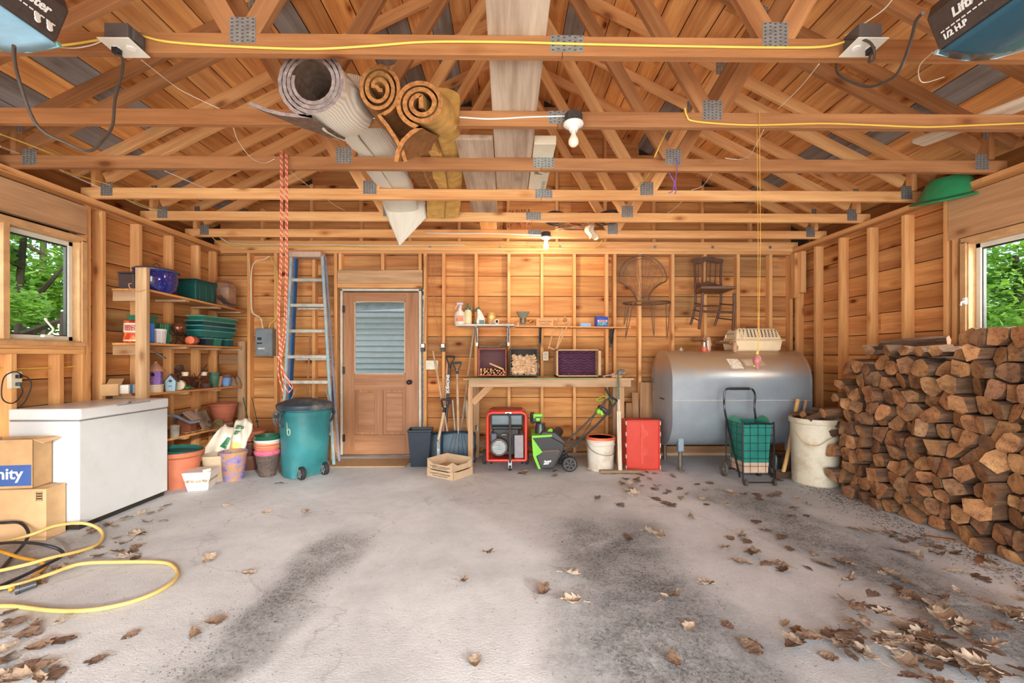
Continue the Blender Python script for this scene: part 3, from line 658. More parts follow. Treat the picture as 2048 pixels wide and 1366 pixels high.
# copper coloured mesh bundle and loops of cable above the fifth and sixth trusses
rnd = random.Random(3)
g = G()
for k in range(60):
    a = rnd.uniform(-.13, .13); z = rnd.uniform(0, .05); g.tube([(a, -.25 + rnd.uniform(-.02, .02), z), (a + rnd.uniform(-.03, .03), -.08, z + rnd.uniform(-.01, .015)), (a + rnd.uniform(-.03, .03), .08, z), (a, .27, z)], .004, 4)
for k in range(25):
    y = -.24 + k * .02; g.tube([(-.15, y, rnd.uniform(0, .04)), (0, y + .01, rnd.uniform(0, .04)), (.15, y, rnd.uniform(0, .04))], .0035, 4)
q = at(1037, 415, 4.7); tag(g.o('wire_mesh_roll', M(190, 128, 92, .35, .8), smooth=True, loc=(q.x, 4.75, CT + .008)), 'coppery bundle of wire mesh lying above the fifth truss', 'wire bundle')
def coil(n, rx, ry, r, seed, jit=.05, turns=3):
    rn = random.Random(seed); pts = []
    for k in range(turns * 10):
        a = k / 10 * 2 * pi; pts.append((cos(a) * rx * rn.uniform(1 - jit * 3, 1 + jit * 3), sin(a) * ry * rn.uniform(1 - jit * 3, 1 + jit * 3), r + k * .0012 + rn.uniform(0, .01)))
    return G().tube(smooth_path(pts, 4), r, 6)
for i, (px, y, rx, mt, lb) in enumerate(((1110, 4.72, .13, BCAB, 'black cable coil next to the wire mesh above the fifth truss'), (1165, 4.75, .15, M(150, 96, 66, .4, .3), 'rusty brown hose coil between black cable coils overhead'),
        (1215, 4.7, .12, BCAB, 'black cable coil farthest right above the fifth truss'), (1150, 5.25, .22, M(206, 168, 130, .5), 'pale cord loops lying above the lit bulb'))):
    tag(coil(1, rx, .2, .008, i + 20).o('cable_coil', mt, smooth=True, loc=(hr(px) * y, y, CT + .002)), lb, 'cable')
# plastic rag hanging
p = at(1168, 450, 5.05)
tag(G().grid(lambda u, v: (-.02 + .10 * u + .06 * v + .015 * sin(v * 9), .02 * sin(u * 8 + v * 3) - .05, -.20 * v + .01 * sin(u * 6)), 10, 10).o('plastic_rag', M(226, 206, 176, .3, var=.1), smooth=True, solid=.002, loc=p + V((0, -.02, .02))), 'crumpled pale plastic rag hanging from the sixth truss', 'rag')

# ---- cables and strings on the trusses
wire('electric_cable', 'yellow cable stapled along the nearest truss between outlet boxes', 'cable', [(285, 72), (340, 84), (470, 93), (620, 98), (740, 92), (850, 84), (1000, 84), (1200, 89), (1400, 93), (1560, 95), (1650, 93), (1700, 80)], .0055, YEL, 1.972)
wire('electric_cable', 'yellow cable going left from the left outlet box', 'cable', [(0, 97), (60, 96), (130, 90), (185, 82), (222, 76)], .0055, YEL, 1.972)
wire('electric_cable', 'thin white wire looping from left opener to outlet box', 'cable', [(88, 84, 1.62), (110, 93, 1.85), (150, 96, 1.96), (190, 88, 1.96), (222, 72, 1.96)], .0025, WCAB)
wire('electric_cable', 'white cable stapled along second truss to the bulb holder', 'cable', [(700, 238), (800, 235), (905, 234), (980, 238), (1060, 234), (1130, 232)], .005, WCAB, 2.582)
wire('electric_cable', 'yellow cable stapled along right part of the second truss', 'cable', [(1370, 216), (1374, 232), (1392, 243), (1500, 250), (1640, 247), (1740, 250), (1850, 254), (1960, 250), (2060, 246)], .0055, YEL, 2.582)
wire('electric_cable', 'yellow cable hanging over the third truss web at right', 'cable', [(1336, 258, 2.9), (1322, 285, 3.1), (1309, 314, 3.18)], .005, YEL)
wire('electric_cable', 'yellow cable rising across the fourth truss web at right', 'cable', [(1300, 345, 3.4), (1285, 365, 3.6), (1265, 380, 3.78)], .005, YEL)
wire('electric_cable', 'white cable run along the farthest truss at left', 'cable', [(425, 463, 5.2), (445, 478, 5.45), (475, 488, 5.5), (600, 489, 5.5), (760, 491, 5.5), (930, 490, 5.5)], .006, WCAB)
wire('electric_cable', 'yellow cable running along the farthest truss above the door', 'cable', [(415, 462, 5.1), (440, 486, 5.4), (500, 492, 5.5), (620, 494, 5.5), (800, 492, 5.5), (950, 491, 5.5), (1080, 494, 5.5), (1180, 497, 5.5), (1205, 480, 5.45)], .006, YEL)
wire('electric_cable', 'white cable stapled to sixth truss toward the lit bulb', 'cable', [(850, 465), (900, 467), (980, 467), (1085, 470)], .006, WCAB, 5.022)
for i, (pts, lb) in enumerate(((((330, 342, 3.3), (400, 372, 3.75), (455, 392, 4.2)), 'white wire crossing the left eaves between third and fifth trusses'), (((0, 293, 3.0), (25, 302, 3.15), (48, 310, 3.25)), 'white wire at left eaves near the third truss heel'), (((120, 340, 3.3), (160, 358, 3.6), (202, 376, 3.8)), 'white wire at left eaves near the fourth truss heel'), (((250, 398, 3.9), (280, 412, 4.2), (316, 422, 4.4)), 'white wire at left eaves near the fifth truss heel'))):
    wire('electric_cable', lb, 'cable', pts, .004, WCAB)
for i, (pts, lb) in enumerate(((((0, 268, 2.9), (60, 290, 3.1), (120, 315, 3.3)), 'yellow wire at left eaves near third truss heel'), (((125, 342, 3.3), (175, 356, 3.6), (240, 376, 3.9)), 'yellow wire at left eaves near fourth truss heel'), (((245, 396, 3.9), (300, 415, 4.3), (340, 424, 4.5)), 'yellow wire at left eaves near fifth truss heel'))):
    wire('electric_cable', lb, 'cable', pts, .005, YEL)
STR = M(236, 222, 200, .7)
for pts, lb in ((((283, 120, 2.0), (340, 165, 2.3), (370, 185, 2.4), (438, 217, 2.58)), 'white string drooping from nearest truss at left'), (((467, 256, 2.6), (478, 285, 2.8), (505, 318, 3.0), (530, 326, 3.15), (549, 318, 3.19)), 'white string hanging in a curve to the third truss'),
        (((1784, 0, 1.8), (1760, 25, 1.85), (1690, 72, 1.97)), 'white string crossing down to the right outlet box'), (((1638, 128, 2.0), (1600, 175, 2.3), (1556, 218, 2.58)), 'white string slanting from the nearest to second truss at right'),
        (((1527, 260, 2.6), (1512, 290, 2.8), (1500, 310, 3.0), (1480, 319, 3.15), (1450, 316, 3.19)), 'white string curving onto third truss at right'), (((1424, 346, 3.3), (1405, 372, 3.7), (1383, 380, 3.8)), 'white string end above the fourth truss at right'),
        (((578, 340, 3.25), (600, 360, 3.5), (625, 376, 3.8)), 'white string behind the red rope between third and fourth truss'), (((655, 400, 3.9), (672, 412, 4.2), (690, 421, 4.4)), 'white string on the fifth truss left of carpet flap'),
        (((1365, 402, 3.9), (1350, 416, 4.2), (1334, 427, 4.42)), 'white string on the fifth truss at right'), (((1865, 105, 1.65), (1840, 130, 1.8), (1838, 155, 1.9), (1850, 165, 1.95), (1888, 154, 2.1)), 'thin grey wire dangling under the right opener')):
    wire('string', lb, 'string', pts, .0022, STR, n=5)
PUR = M(128, 84, 160, .6)
g = G(); b = at(1352, 318, 3.19)
for pts in (((1351, 314), (1356, 322), (1353, 345), (1350, 372)), ((1338, 346), (1345, 358), (1349, 366), (1345, 382), (1337, 386)), ((1350, 368), (1352, 380), (1350, 388))):
    g.tube(smooth_path([at(a, c, 3.17) - b for a, c in pts], 5), .0035, 6)
tag(g.o('purple_cord', PUR, smooth=True, loc=b), 'purple cord tied in a bow hanging from the third truss', 'string')
g = G(); b = at(1519, 230, 2.575)
g.tube([at(1519, 222, 2.575) - b, at(1519, 258, 2.575) - b, at(1521, 480, 2.575) - b, at(1517, 712, 2.575) - b], .0016, 5).tube([at(1514, 256, 2.575) - b, at(1516, 480, 2.575) - b, at(1516, 712, 2.575) - b], .0013, 5)
pf = T('pull_string_float', 'red fishing float dangling on a long yellow string by the tank', 'float', b)
g.o('yellow_string', M(212, 160, 62, .6), pf)
c = at(1514, 722, 2.575) - b
G().lathe([(.001, .040), (.012, .036), (.020, .02), (.023, .0), (.018, -.02), (.010, -.03), (.009, -.045), (.001, -.052)], c, 14).o('float_body', M(160, 96, 92, .4, var=.2), pf, smooth=True)
G().lathe([(.003, .036), (.006, .05), (.002, .06)], c, 8).sph(c + V((-.016, 0, -.03)), .006, n=6, m=5).o('knot', M(160, 180, 70, .6), pf)
# red and white braided rope
def ropemat():
    m, nt, b = newmat('braided_rope'); wv = nt.nodes.new('ShaderNodeTexWave'); wv.bands_direction = 'DIAGONAL'; wv.inputs['Scale'].default_value = 16
    nt.links.new(coords(nt, rnd=False), wv.inputs[0]); nt.links.new(ramp(nt, wv.outputs[0], [(.55, srgb(206, 84, 62)), (.8, srgb(228, 176, 156))]).outputs[0], b.inputs['Base Color']); b.inputs['Roughness'].default_value = .8; return m
ROPE = ropemat(); b = at(567, 312, 3.16); rp = T('hanging_rope', 'red and white braided rope hanging in loops from third truss', 'rope', b)
for pts in (((561, 318, 3.2), (561, 312, 3.16), (561, 500), (556, 620), (559, 700), (556, 740), (562, 770), (568, 789)), ((564, 318, 3.2), (564, 312, 3.16), (564, 500), (559, 620), (561, 700), (563, 745), (570, 772), (576, 784)),
            ((571, 318, 3.2), (571, 312, 3.16), (572, 400), (571, 560), (568, 650), (561, 712), (567, 745), (582, 775)), ((574, 318, 3.2), (574, 312, 3.16), (575, 400), (574, 560), (571, 670), (562, 718), (572, 752), (585, 772), (577, 786))):
    G().tube(smooth_path([at(p[0], p[1], p[2] if len(p) > 2 else 3.155) - b for p in pts], 6), .0035, 7).o('rope_strand', ROPE, rp, smooth=True)
G().tube([at(560, 714, 3.15) - b + V((cos(k*pi/4) * .014, sin(k*pi/4) * .012, .004 * (k % 3) - .004)) for k in range(17)], .004, 6).o('knot', ROPE, rp, smooth=True)

# ---- bulbs
def lamp(px, y_, zb, lit, label):
    x = hr(px) * y_; r = T('bulb_holder', label, 'lamp', (x, y_, zb))
    G().lathe([(.001, .05), (.05, .05), (.052, .0), (.05, -.003), (.001, -.003)], n=8).box((0, -.05, .015), (.03, .006, .014)).o('junction_box', M(60, 54, 50, .6), r)
    G().lathe([(.057, -.003), (.058, -.012), (.05, -.022), (.030, -.034), (.024, -.046), (.022, -.052), (.001, -.052)], n=28).o('porcelain_base', M(226, 222, 214, .2), r, smooth=True)
    prof = [(.012, -.05), (.0135, -.065), (.018, -.078), (.027, -.094), (.030, -.108), (.027, -.124), (.016, -.135), (.001, -.139)]
    if lit:
        m, nt, b = newmat('lit_bulb'); b.inputs['Emission Color'].default_value = (1, .80, .55, 1); b.inputs['Emission Strength'].default_value = 14
        G().lathe(prof, n=16).o('bulb', m, r, smooth=True)
        l = bpy.data.lights.new('bulb_light', 'POINT'); l.energy = BULB; l.color = (1, .86, .70); l.shadow_soft_size = .035
        lo = bpy.data.objects.new('bulb_light', l); COL.objects.link(lo); lo.location = (x, y_ - .0, zb - .20)
    else: G().lathe(prof, n=20).o('bulb', M(236, 214, 190, .15, var=.04), r, smooth=True)
BULB = 17
lamp(1147, 2.53, at(0, 238, 2.53).z, False, 'unlit bare bulb in a porcelain holder on second truss')
lamp(1092, 4.98, at(0, 470, 4.98).z, True, 'glowing bare bulb in white holder below the sixth truss')

# ---- outlet boxes and opener cords on the nearest truss
GREYP = M(92, 84, 80, .6)
def outlet(px, label, cordpts, cordlabel, flip):
    b = at(px, 76, 1.93); r = T('outlet_box', label, 'outlet', b)
    G().box((0, 0, .0), (.10, .09, .065)).box((.055, .0, .0), (.012, .05, .05)).box((-.02, -.046, -.015), (.03, .004, .012)).o('back_box', GREYP, r, bev=.003)
    Mx = Matrix.Translation((0, -.004, -.045)) @ Matrix.Rotation(R(-4), 4, 'X')
    G().box((0, 0, 0), (.135, .115, .005), Mx).o('cover_plate', M(220, 212, 196, .35, var=.04), r, bev=.002)
    for dx in (-.03, .03): G().cyl((dx, -.004, -.047), (dx, -.004, -.051), .017, n=16).o('receptacle', M(236, 232, 222, .3), r)
    G().box((.03 * flip, -.006, -.062), (.026, .03, .026)).o('plug', BLACK, r, bev=.003)
    return b
b = outlet(250, 'grey outlet box with beige cover plate on left of nearest truss', None, None, -1)
wire('power_cord', 'dark cord looping from the left outlet box up to left opener', 'cord', [b + V((-.03, -.006, -.075)), (245, 118, 1.93), (243, 150, 1.92), (230, 200, 1.88), (225, 250, 1.85), (206, 280, 1.8), (178, 302, 1.75), (130, 285, 1.7), (85, 262, 1.66), (60, 225, 1.62), (38, 160, 1.56), (29, 120, 1.5), (28, 92, 1.45)], .0055, M(72, 62, 54, .45), n=8)
b = outlet(1725, 'grey outlet box with beige cover plate on right of nearest truss', None, None, 1)
wire('power_cord', 'short black cord looping at the right outlet box plug', 'cord', [b + V((.03, -.008, -.072)), (1738, 124, 1.9), (1748, 118, 1.88), (1748, 100, 1.86), (1738, 84, 1.87), (1712, 76, 1.9), (1690, 76, 1.95)], .005, M(72, 62, 54, .45), n=8)
wire('power_cord', 'dark cord hanging in an arc from right opener under the truss', 'cord', [(1846, 26, 1.45), (1832, 42, 1.5), (1822, 80, 1.58), (1806, 125, 1.68), (1786, 155, 1.76), (1742, 173, 1.85), (1700, 163, 1.92), (1676, 147, 1.98), (1673, 128, 2.03)], .0055, M(72, 62, 54, .45), n=8)

# ---- garage door openers
OPB = M(70, 58, 52, .45, bs=.4, sc=60, name='opener_plastic'); 
def lensmat():
    m, nt, b = newmat('opener_lens'); b.inputs['Base Color'].default_value = (*srgb(48, 92, 110), 1); b.inputs['Roughness'].default_value = .25; b.inputs['Metallic'].default_value = .3; b.inputs['Coat Weight'].default_value = .5; return m
LENS = lensmat()
def opener(s, label):
    x0 = 1.575 * s if s > 0 else -1.60; r = T('door_opener', label, 'garage opener', (x0, 1.6, 2.355))
    X = lambda a: a * s
    sec = [(0, 0), (-.045, .11), (-.03, .16), (.36, .16), (.375, .11), (.33, 0)]
    G().prism([(X(a), b) for a, b in sec], -.36, 0, 'y').o('housing', OPB, r, bev=.012, seg=3)
    def f(u, v):
        a = u; y = -.33 + .33 * v; z = -.004 - .035 * sin(pi * v) * 0 - .02 * sin(pi * u); xx = .005 + .32 * a; 
        return (X(xx), y + (.012 if v > .99 else 0) - .06 * max(0, u - .55) * v * 2, z)
    G().grid(f, 12, 10).o('light_lens', LENS if s > 0 else M(150, 192, 214, .25), r, smooth=True, solid=.008)
    G().tube([(X(.0), .006, 0), (X(.12), .012, -.018), (X(.22), .0, -.018), (X(.33), -.05, 0)], .009, 8).o('lens_rim', M(150, 176, 176, .3) if s > 0 else M(120, 170, 160, .3), r, smooth=True)
    # lettering on the slanted side facing the middle of the room
    nrm = V((-s * .11, 0, -.045)).normalized()
    up = V((-s * .045, 0, .11)).normalized(); xd = V((0, -s, 0))
    c0 = V((X(-.0225), 0, .055)) + V((-s * .0035, 0, -.0015))
    WT = M(226, 222, 214, .5, var=.02)
    text('LiftMaster', .042, .0012, WT, r, facing(c0 + V((0, -.17 if s > 0 else -.145, 0)) + up * .018, xd, up), 'brand_lettering', bold=.0012, shear=.15)
    bar_ = G()
    for k in range(14): bar_.box((0, 0, 0), (.012, .0045, .0014), facing(c0 + V((0, -.04 - k * .018 if s > 0 else -.27 + k * .018, 0)) - up * .014, xd, up))
    bar_.o('small_lettering', WT, r)
    if s > 0: text('1/2 H.P', .027, .0012, WT, r, facing(c0 + V((0, -.075, 0)) - up * .034, xd, up), 'power_lettering', bold=.0008)
    else:
        for k in (-.095, -.055): G().cyl(c0 + V((0, k, -.040)), c0 + V((.004, k, -.040)), .009, n=14).box(c0 + V((.001, k, -.026)), (.003, .018, .016)).o('learn_button', WT, r)
opener(1, 'black garage door opener with blue lens at upper right corner'); opener(-1, 'black garage door opener with pale lens at upper left corner')
# green tub wedged on the right wall plate
b = at(1912, 372, 3.56)
Mx = Matrix.Rotation(R(-14), 4, 'Y') @ Matrix.Rotation(R(10), 4, 'X')
tag(G().lathe([(.001, .13), (.10, .13), (.13, .10), (.19, -.02), (.245, -.035), (.248, -.045), (.235, -.05), (.185, -.03), (.12, .09), (.09, .115), (.001, .115)], n=36, T=Mx).o('green_tub', M(46, 132, 84, .35, name='green_plastic'), smooth=True, loc=(3.58, 3.54, at(0, 378, 3.56).z)), 'green plastic flared tub lying upside down on right wall plate', 'tub')
# ================================================================ LEFT SIDE
def lathe_thing(name, label, cat, loc, prof, mat, n=28, T_=None, smooth=True, group=None, rz=0, **k):
    return tag(G().lathe(prof, n=n, T=T_).o(name, mat, smooth=smooth, loc=loc, rot=(0, 0, rz), **k), label, cat, group)
def potprof(rb, rt, h, rim=.03, rw=.008, t=.006):
    return [(.001, 0), (rb, 0), (rt - rw, h - rim), (rt, h - rim), (rt + rw * .3, h - rim * .5), (rt, h), (rt - t - rw * .3, h), (rt - t - rw, h - rim), (rb - t, t), (.001, t)]
# chest freezer
FX0, FX1, FY0, FY1 = XL + .004, -3.03, 3.18, 4.0
fz = T('chest_freezer', 'white chest freezer standing against the left wall', 'freezer', ((FX0 + FX1) / 2, (FY0 + FY1) / 2, 0)); L = fz.location
FW = M(226, 226, 224, .35, var=.03, dirt=None, name='freezer_enamel'); 
B = lambda g, a, b: g.b2(V(a) - L, V(b) - L)
B(G(), (FX0, FY0, .04), (FX1, FY1, .775)).o('body', M(200, 203, 205, .35, var=.03, sc=3, dirt=(194, 195, 194)), fz, bev=.006, seg=2)
B(G(), (FX0 + .02, FY0 + .02, 0), (FX1 - .02, FY1 - .02, .04)).o('plinth', M(44, 38, 32, .8), fz)
B(G(), (FX0, FY0 - .004, .785), (FX1 + .008, FY1 + .004, .865)).o('lid', M(214, 216, 217, .3, var=.02), fz, bev=.012, seg=3)
B(G(), (FX0 + .006, FY0 + .006, .773), (FX1 - .004, FY1 - .006, .787)).o('gasket', M(120, 120, 120, .6), fz)
h_ = atx(257, 806, FX1) - L
g = G(); g.b2((FX1 + .006 - L.x, -.20 + .08, .853), (FX1 + .016 - L.x, .20, .862)); g.o('lid_handle', M(150, 150, 148, .4), fz, bev=.002)
G().cyl((FX1 - L.x, h_.y, h_.z), (FX1 + .012 - L.x, h_.y, h_.z), .012, n=16).o('lock', M(140, 140, 140, .3, .8), fz, smooth=True)
g = G().b2((-.17 + .02, FY0 - L.y - .002, .328), (.17, FY0 - L.y + .002, .332)).b2((.05, FY0 - L.y - .012, .315), (.09, FY0 - L.y, .345)).tube([(.09, FY0 - L.y - .006, .328), (.125, FY0 - L.y - .006, .32), (.128, FY0 - L.y - .006, .29)], .003, 6)
g.o('drain_seam', M(150, 150, 150, .5), fz)
# cardboard boxes
CB = M(206, 170, 126, .8, var=.08, name='cardboard'); CB2 = M(196, 158, 114, .8, var=.1)
b1 = T('cardboard_box', 'plain brown cardboard box at bottom of the pair by freezer', 'box', (-3.30, 3.08, 0), R(4))
G().b2((-.195, -.075, 0), (.195, .075, .345)).o('carton', CB, b1, bev=.004)
g = G()
for k in range(3): g.b2((.140, -.0762, .275 + k * .017), (.172, -.075, .287 + k * .017))
g.b2((.136, -.0765, .266), (.138, -.075, .328)).b2((.174, -.0765, .266), (.176, -.075, .328)).b2((.136, -.0765, .266), (.176, -.075, .268)).b2((.136, -.0765, .326), (.176, -.075, .328)).o('printed_mark', M(90, 64, 46, .7), b1)
G().b2((-.195, -.02, .3455), (.195, .02, .3462)).o('packing_tape', M(214, 184, 140, .35), b1)
b2 = T('cardboard_box', 'open cardboard box with blue printed band on top by freezer', 'box', (-3.355, 3.08, .347), R(7))
g = G(); w_, d_, h_ = .155, .072, .33
g.b2((-w_, -d_, 0), (w_, -d_ + .005, h_)).b2((-w_, d_ - .005, 0), (w_, d_, h_)).b2((-w_, -d_, 0), (-w_ + .005, d_, h_)).b2((w_ - .005, -d_, 0), (w_, d_, h_)).b2((-w_, -d_, 0), (w_, d_, .005))
g.o('carton', CB2, b2)
G().add([(w_, -d_, h_), (w_, d_, h_), (w_ + .06, d_, h_ - .01), (w_ + .045, -d_ + .02, h_ - .03)], [(0, 1, 2, 3)]).o('flap', CB, b2, solid=.004)
G().b2((-w_, -d_ - .001, .02), (w_ - .010, -d_, .160)).o('printed_band', M(64, 98, 164, .6, var=.06), b2)
text('Xfinity', .105, .0008, WHITE, b2, facing((-.045, -d_ - .0018, .10), (1, 0, 0), (0, 0, 1)), bold=.002, align='CENTER')
# wall outlet with plugged cords
p = atx(28, 760, XL + .0); o_ = T('outlet_box', 'beige wall outlet with two black plugs above the freezer', 'outlet', (XL + .004, p.y, p.z))
G().box((0, 0, 0), (.03, .075, .12)).o('cover_plate', M(222, 210, 186, .4), o_, bev=.003)
G().box((.03, 0, .025), (.03, .026, .026)).o('plug', BLACK, o_, bev=.004); G().box((.03, 0, -.03), (.03, .026, .026)).o('plug', M(60, 80, 84, .5), o_, bev=.004)
c = V((XL + .04, p.y, p.z))
wire('power_cord', 'black cord looping down from the upper wall plug', 'cord', [c + V((0, 0, .025)), c + V((.02, .03, .02)), c + V((.03, .05, -.04)), c + V((.02, .02, -.15)), c + V((0, -.03, -.22))], .004, BLACK)
wire('power_cord', 'black cord looping left behind the freezer from the outlet', 'cord', [c + V((0, 0, -.03)), c + V((.02, .0, -.09)), c + V((.01, -.05, -.16)), c + V((.0, -.11, -.12)), c + V((0, -.10, .02)), c + V((0, -.03, .06)), c + V((0, .02, .03))], .004, BLACK)
# cable up the stud beside the window and along the wall
wire('electric_cable', 'yellow cable running down stud beside the left window', 'cable', [atx(199, 425, XL - .02), atx(202, 460, XL - .02), atx(203, 560, XL - .02), atx(202, 660, XL - .02), atx(200, 710, XL - .03), atx(194, 728, XL - .06)], .006, YEL)
wire('electric_cable', 'yellow cable passing through studs under the left window', 'cable', [atx(-20, 738, XL - .06), atx(60, 737, XL - .05), atx(165, 732, XL - .06)], .006, YEL)
# extension cords on the floor
EXY = M(206, 176, 106, .5, var=.06, name='yellow_cord'); EXK = M(36, 36, 44, .45)
def floorcord(name, label, pts, r, mt):
    P = [atz(x, y, z) for x, y, z in pts]; b = V((P[0].x, P[0].y, 0))
    return tag(G().tube(smooth_path([p - b for p in P], 8), r, 8).o(name, mt, smooth=True, loc=b, ang=80), label, 'cord')
floorcord('extension_cord', 'yellow extension cord loops with the largest loop nearest the camera', [(-60, 1215, .012), (20, 1212, .012), (90, 1220, .012), (150, 1222, .012), (210, 1216, .012), (275, 1200, .012), (330, 1175, .012), (354, 1152, .012), (350, 1136, .012), (325, 1125, .014), (240, 1124, .02), (160, 1128, .03), (100, 1148, .03), (40, 1168, .02), (-50, 1185, .012)], .0105, EXY)
floorcord('extension_cord', 'yellow extension cord loop rising beside the cardboard box', [(-60, 1096, .02), (0, 1086, .06), (60, 1070, .10), (110, 1052, .12), (160, 1046, .10), (192, 1054, .06), (206, 1070, .02), (196, 1088, .012), (160, 1102, .02), (100, 1116, .04), (50, 1130, .04), (-40, 1150, .03)], .0105, EXY)
floorcord('extension_cord', 'short amber stretch of extension cord under the black loops', [(-40, 1090, .03), (0, 1102, .04), (40, 1115, .03), (80, 1124, .02), (90, 1134, .012), (70, 1150, .012), (50, 1164, .012), (20, 1180, .012)], .010, M(206, 150, 52, .5))
floorcord('extension_cord', 'black extension cord arching over the yellow loops', [(-40, 1096, .05), (0, 1087, .07), (50, 1085, .09), (90, 1090, .08), (120, 1100, .04), (124, 1112, .02), (90, 1130, .03), (50, 1150, .02), (0, 1172, .02), (-40, 1188, .012)], .009, EXK)
floorcord('extension_cord', 'black extension cord loop standing up against the box', [(-40, 1046, .12), (0, 1046, .14), (40, 1046, .13), (57, 1066, .08), (46, 1090, .04), (20, 1118, .012), (0, 1140, .012), (-30, 1160, .012)], .009, EXK)
b = fl(40, 1186); tag(G().cyl((0, 0, .02), (.045, .04, .028), .021, .017, n=14).cyl((-.012, -.010, .019), (0, 0, .02), .0235, n=14).o('cord_connector', M(62, 62, 66, .4), smooth=True, loc=b), 'grey screw-lock plug end of the black extension cord', 'plug')

# ---------------------------------------------------------------- shelving against the left wall
SX = -3.216
sh = T('shelving_unit', 'open pine shelving built in the left back corner', 'shelving', (XL + .15, 4.75, 0)); so = sh.location
def zl(n_, y): a = {0: (1.845, 1.80), 1: (1.36, 1.35), 2: (.905, .885), 3: (.455, .432)}[n_]; t = (y - 4.0) / 1.5; return a[0] + (a[1] - a[0]) * t
px_ = SX + .0; beam('post', (SX - .025, 3.985, 0), (SX - .025, 3.985, at(0, 535, 3.985).z), .038, .10, W_OLD, sh, up=(1, 0, 0), color=(1.12, 1.12, 1.05))
for n_ in range(4):
    za, zb_ = zl(n_, 4.0), zl(n_, 5.5)
    wd = [.16, .15]; x = SX
    for w_ in ((.16, .152) if n_ != 1 else (.10, .21)):
        beam('shelf_board', (x - w_ / 2, 4.0, za - .011), (x - w_ / 2, 5.49, zb_ - .011), w_ - .003, .02, W_PINE, sh, color=tint(.08))
        x -= w_
    for yy in (4.01, 4.5, 5.0, 5.42):
        z = zl(n_, yy) - .022 - (.045 if yy < 4.1 else .012)
        beam('shelf_cleat', (SX - .01, yy + .02, z), (XL + .002, yy + .02, z), .038 if yy < 4.1 else .06, .088 if yy < 4.1 else .022, W_OLD, sh, color=tint(.08))
for x in (SX - .02,): beam('post', (x, 5.46, 0), (x, 5.46, 1.42), .038, .089, W_OLD, sh, up=(1, 0, 0))
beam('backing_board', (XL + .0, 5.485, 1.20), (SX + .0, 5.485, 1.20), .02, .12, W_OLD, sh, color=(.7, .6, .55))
def onsh(px, n_, dx=.1):                                     # base point on shelf n, dx in from the front edge
    X = SX - dx; Y = X / hr(px); return V((X, Y, zl(n_, Y)))
# top shelf
p = onsh(336, 0, .15); p.y -= .12
pot = T('roaster_pot', 'large speckled blue enamel pot with lid on the top shelf', 'pot', p, R(-6)); pot.location = (-3.33, 4.26, zl(0, 4.26)); pot.scale = (1.0, .98, 1.15)
def enamel():
    m, nt, b = newmat('blue_enamel'); v = coords(nt); vo = nt.nodes.new('ShaderNodeTexVoronoi'); vo.inputs['Scale'].default_value = 70; nt.links.new(v, vo.inputs[0])
    nt.links.new(ramp(nt, vo.outputs['Distance'], [(.10, srgb(180, 186, 226)), (.2, srgb(28, 36, 120))]).outputs[0], b.inputs['Base Color']); b.inputs['Roughness'].default_value = .12; b.inputs['Coat Weight'].default_value = .6; return m
EN = enamel(); G().lathe([(.001, 0), (.125, 0), (.155, .03), (.172, .10), (.168, .165), (.178, .175), (.172, .18), (.16, .172), (.001, .17)], n=40, sx=.86, sy=1.15).o('pan', EN, pot, smooth=True)
G().lathe([(.182, .176), (.184, .183), (.165, .196), (.10, .21), (.001, .217)], n=40, sx=.86, sy=1.15).o('lid', M(110, 112, 130, .3, .5), pot, smooth=True)
G().tube(smooth_path([(0, -.035, .213), (0, -.03, .235), (0, 0, .243), (0, .03, .235), (0, .035, .213)], 4), .004, 6).o('lid_handle', M(90, 84, 90, .3, .6), pot, smooth=True)
G().tube(smooth_path([(.06, -.185, .15), (.0, -.235, .15), (-.06, -.185, .15)], 4), .006, 6).o('side_handle', EN, pot, smooth=True)
TEAL = M(24, 88, 84, .3, var=.08, name='dark_green_plastic'); GRN = M(56, 128, 104, .35, var=.1)
p = onsh(400, 0, .10); p.y += .0; tb = T('storage_tote', 'dark green plastic tote with ribbed sides on the top shelf', 'tote', (SX - .13, 4.83, zl(0, 4.83)))
G().box((0, 0, .105), (.20, .33, .21), taper=.93).o('tub', TEAL, tb, bev=.008)
g = G(); g.box((0, 0, .222), (.225, .355, .012)).box((0, 0, .2), (.222, .352, .03)); g.o('rim', M(20, 78, 80, .3), tb, bev=.005)
for yy in (-.1, -.0, .1): G().box((.099, yy, .10), (.010, .012, .18)).o('rib', TEAL, tb, bev=.002)
p = onsh(462, 0, .14); tag(G().lathe([(.001, 0), (.11, 0), (.125, .03), (.13, .24), (.11, .29), (.07, .32), (.001, .32)], n=6).o('dusty_jug', M(160, 122, 98, .5, var=.2), smooth=False, bev=.012, seg=2, loc=(SX - .14, 5.31, zl(0, 5.31)), rot=(R(3), 0, .4)), 'dusty translucent tan container at far end of top shelf', 'container')
g = G(); rn = random.Random(5)
for k in range(26):
    a = rn.uniform(-.03, .03); g.tube([(a, -.12, .10 + rn.uniform(-.03, .03)), (a + rn.uniform(-.03, .03), 0, .05), (a * 2.5 + rn.uniform(-.04, .04), .12, .0 + rn.uniform(.003, .03))], .0022, 4)
tag(g.o('dried_twigs', M(96, 74, 58, .9), loc=(SX - .03, 5.15, zl(0, 5.15))), 'bundle of dried twigs lying by the tan container', 'twigs')
p = atx(262, 556, XL + .09)
tag(G().box((0, 0, .07), (.14, .20, .14), taper=.94).box((0, 0, .15), (.15, .21, .014)).o('shadow_block', M(78, 66, 66, .5), bev=.006, loc=(XL + .10, 3.98 + .15, zl(0, 4.1) + .0)), 'dark grey block in place of the pot shadow behind shelf post', 'bin')  # dark block added where the pot's shadow falls on the wall boards
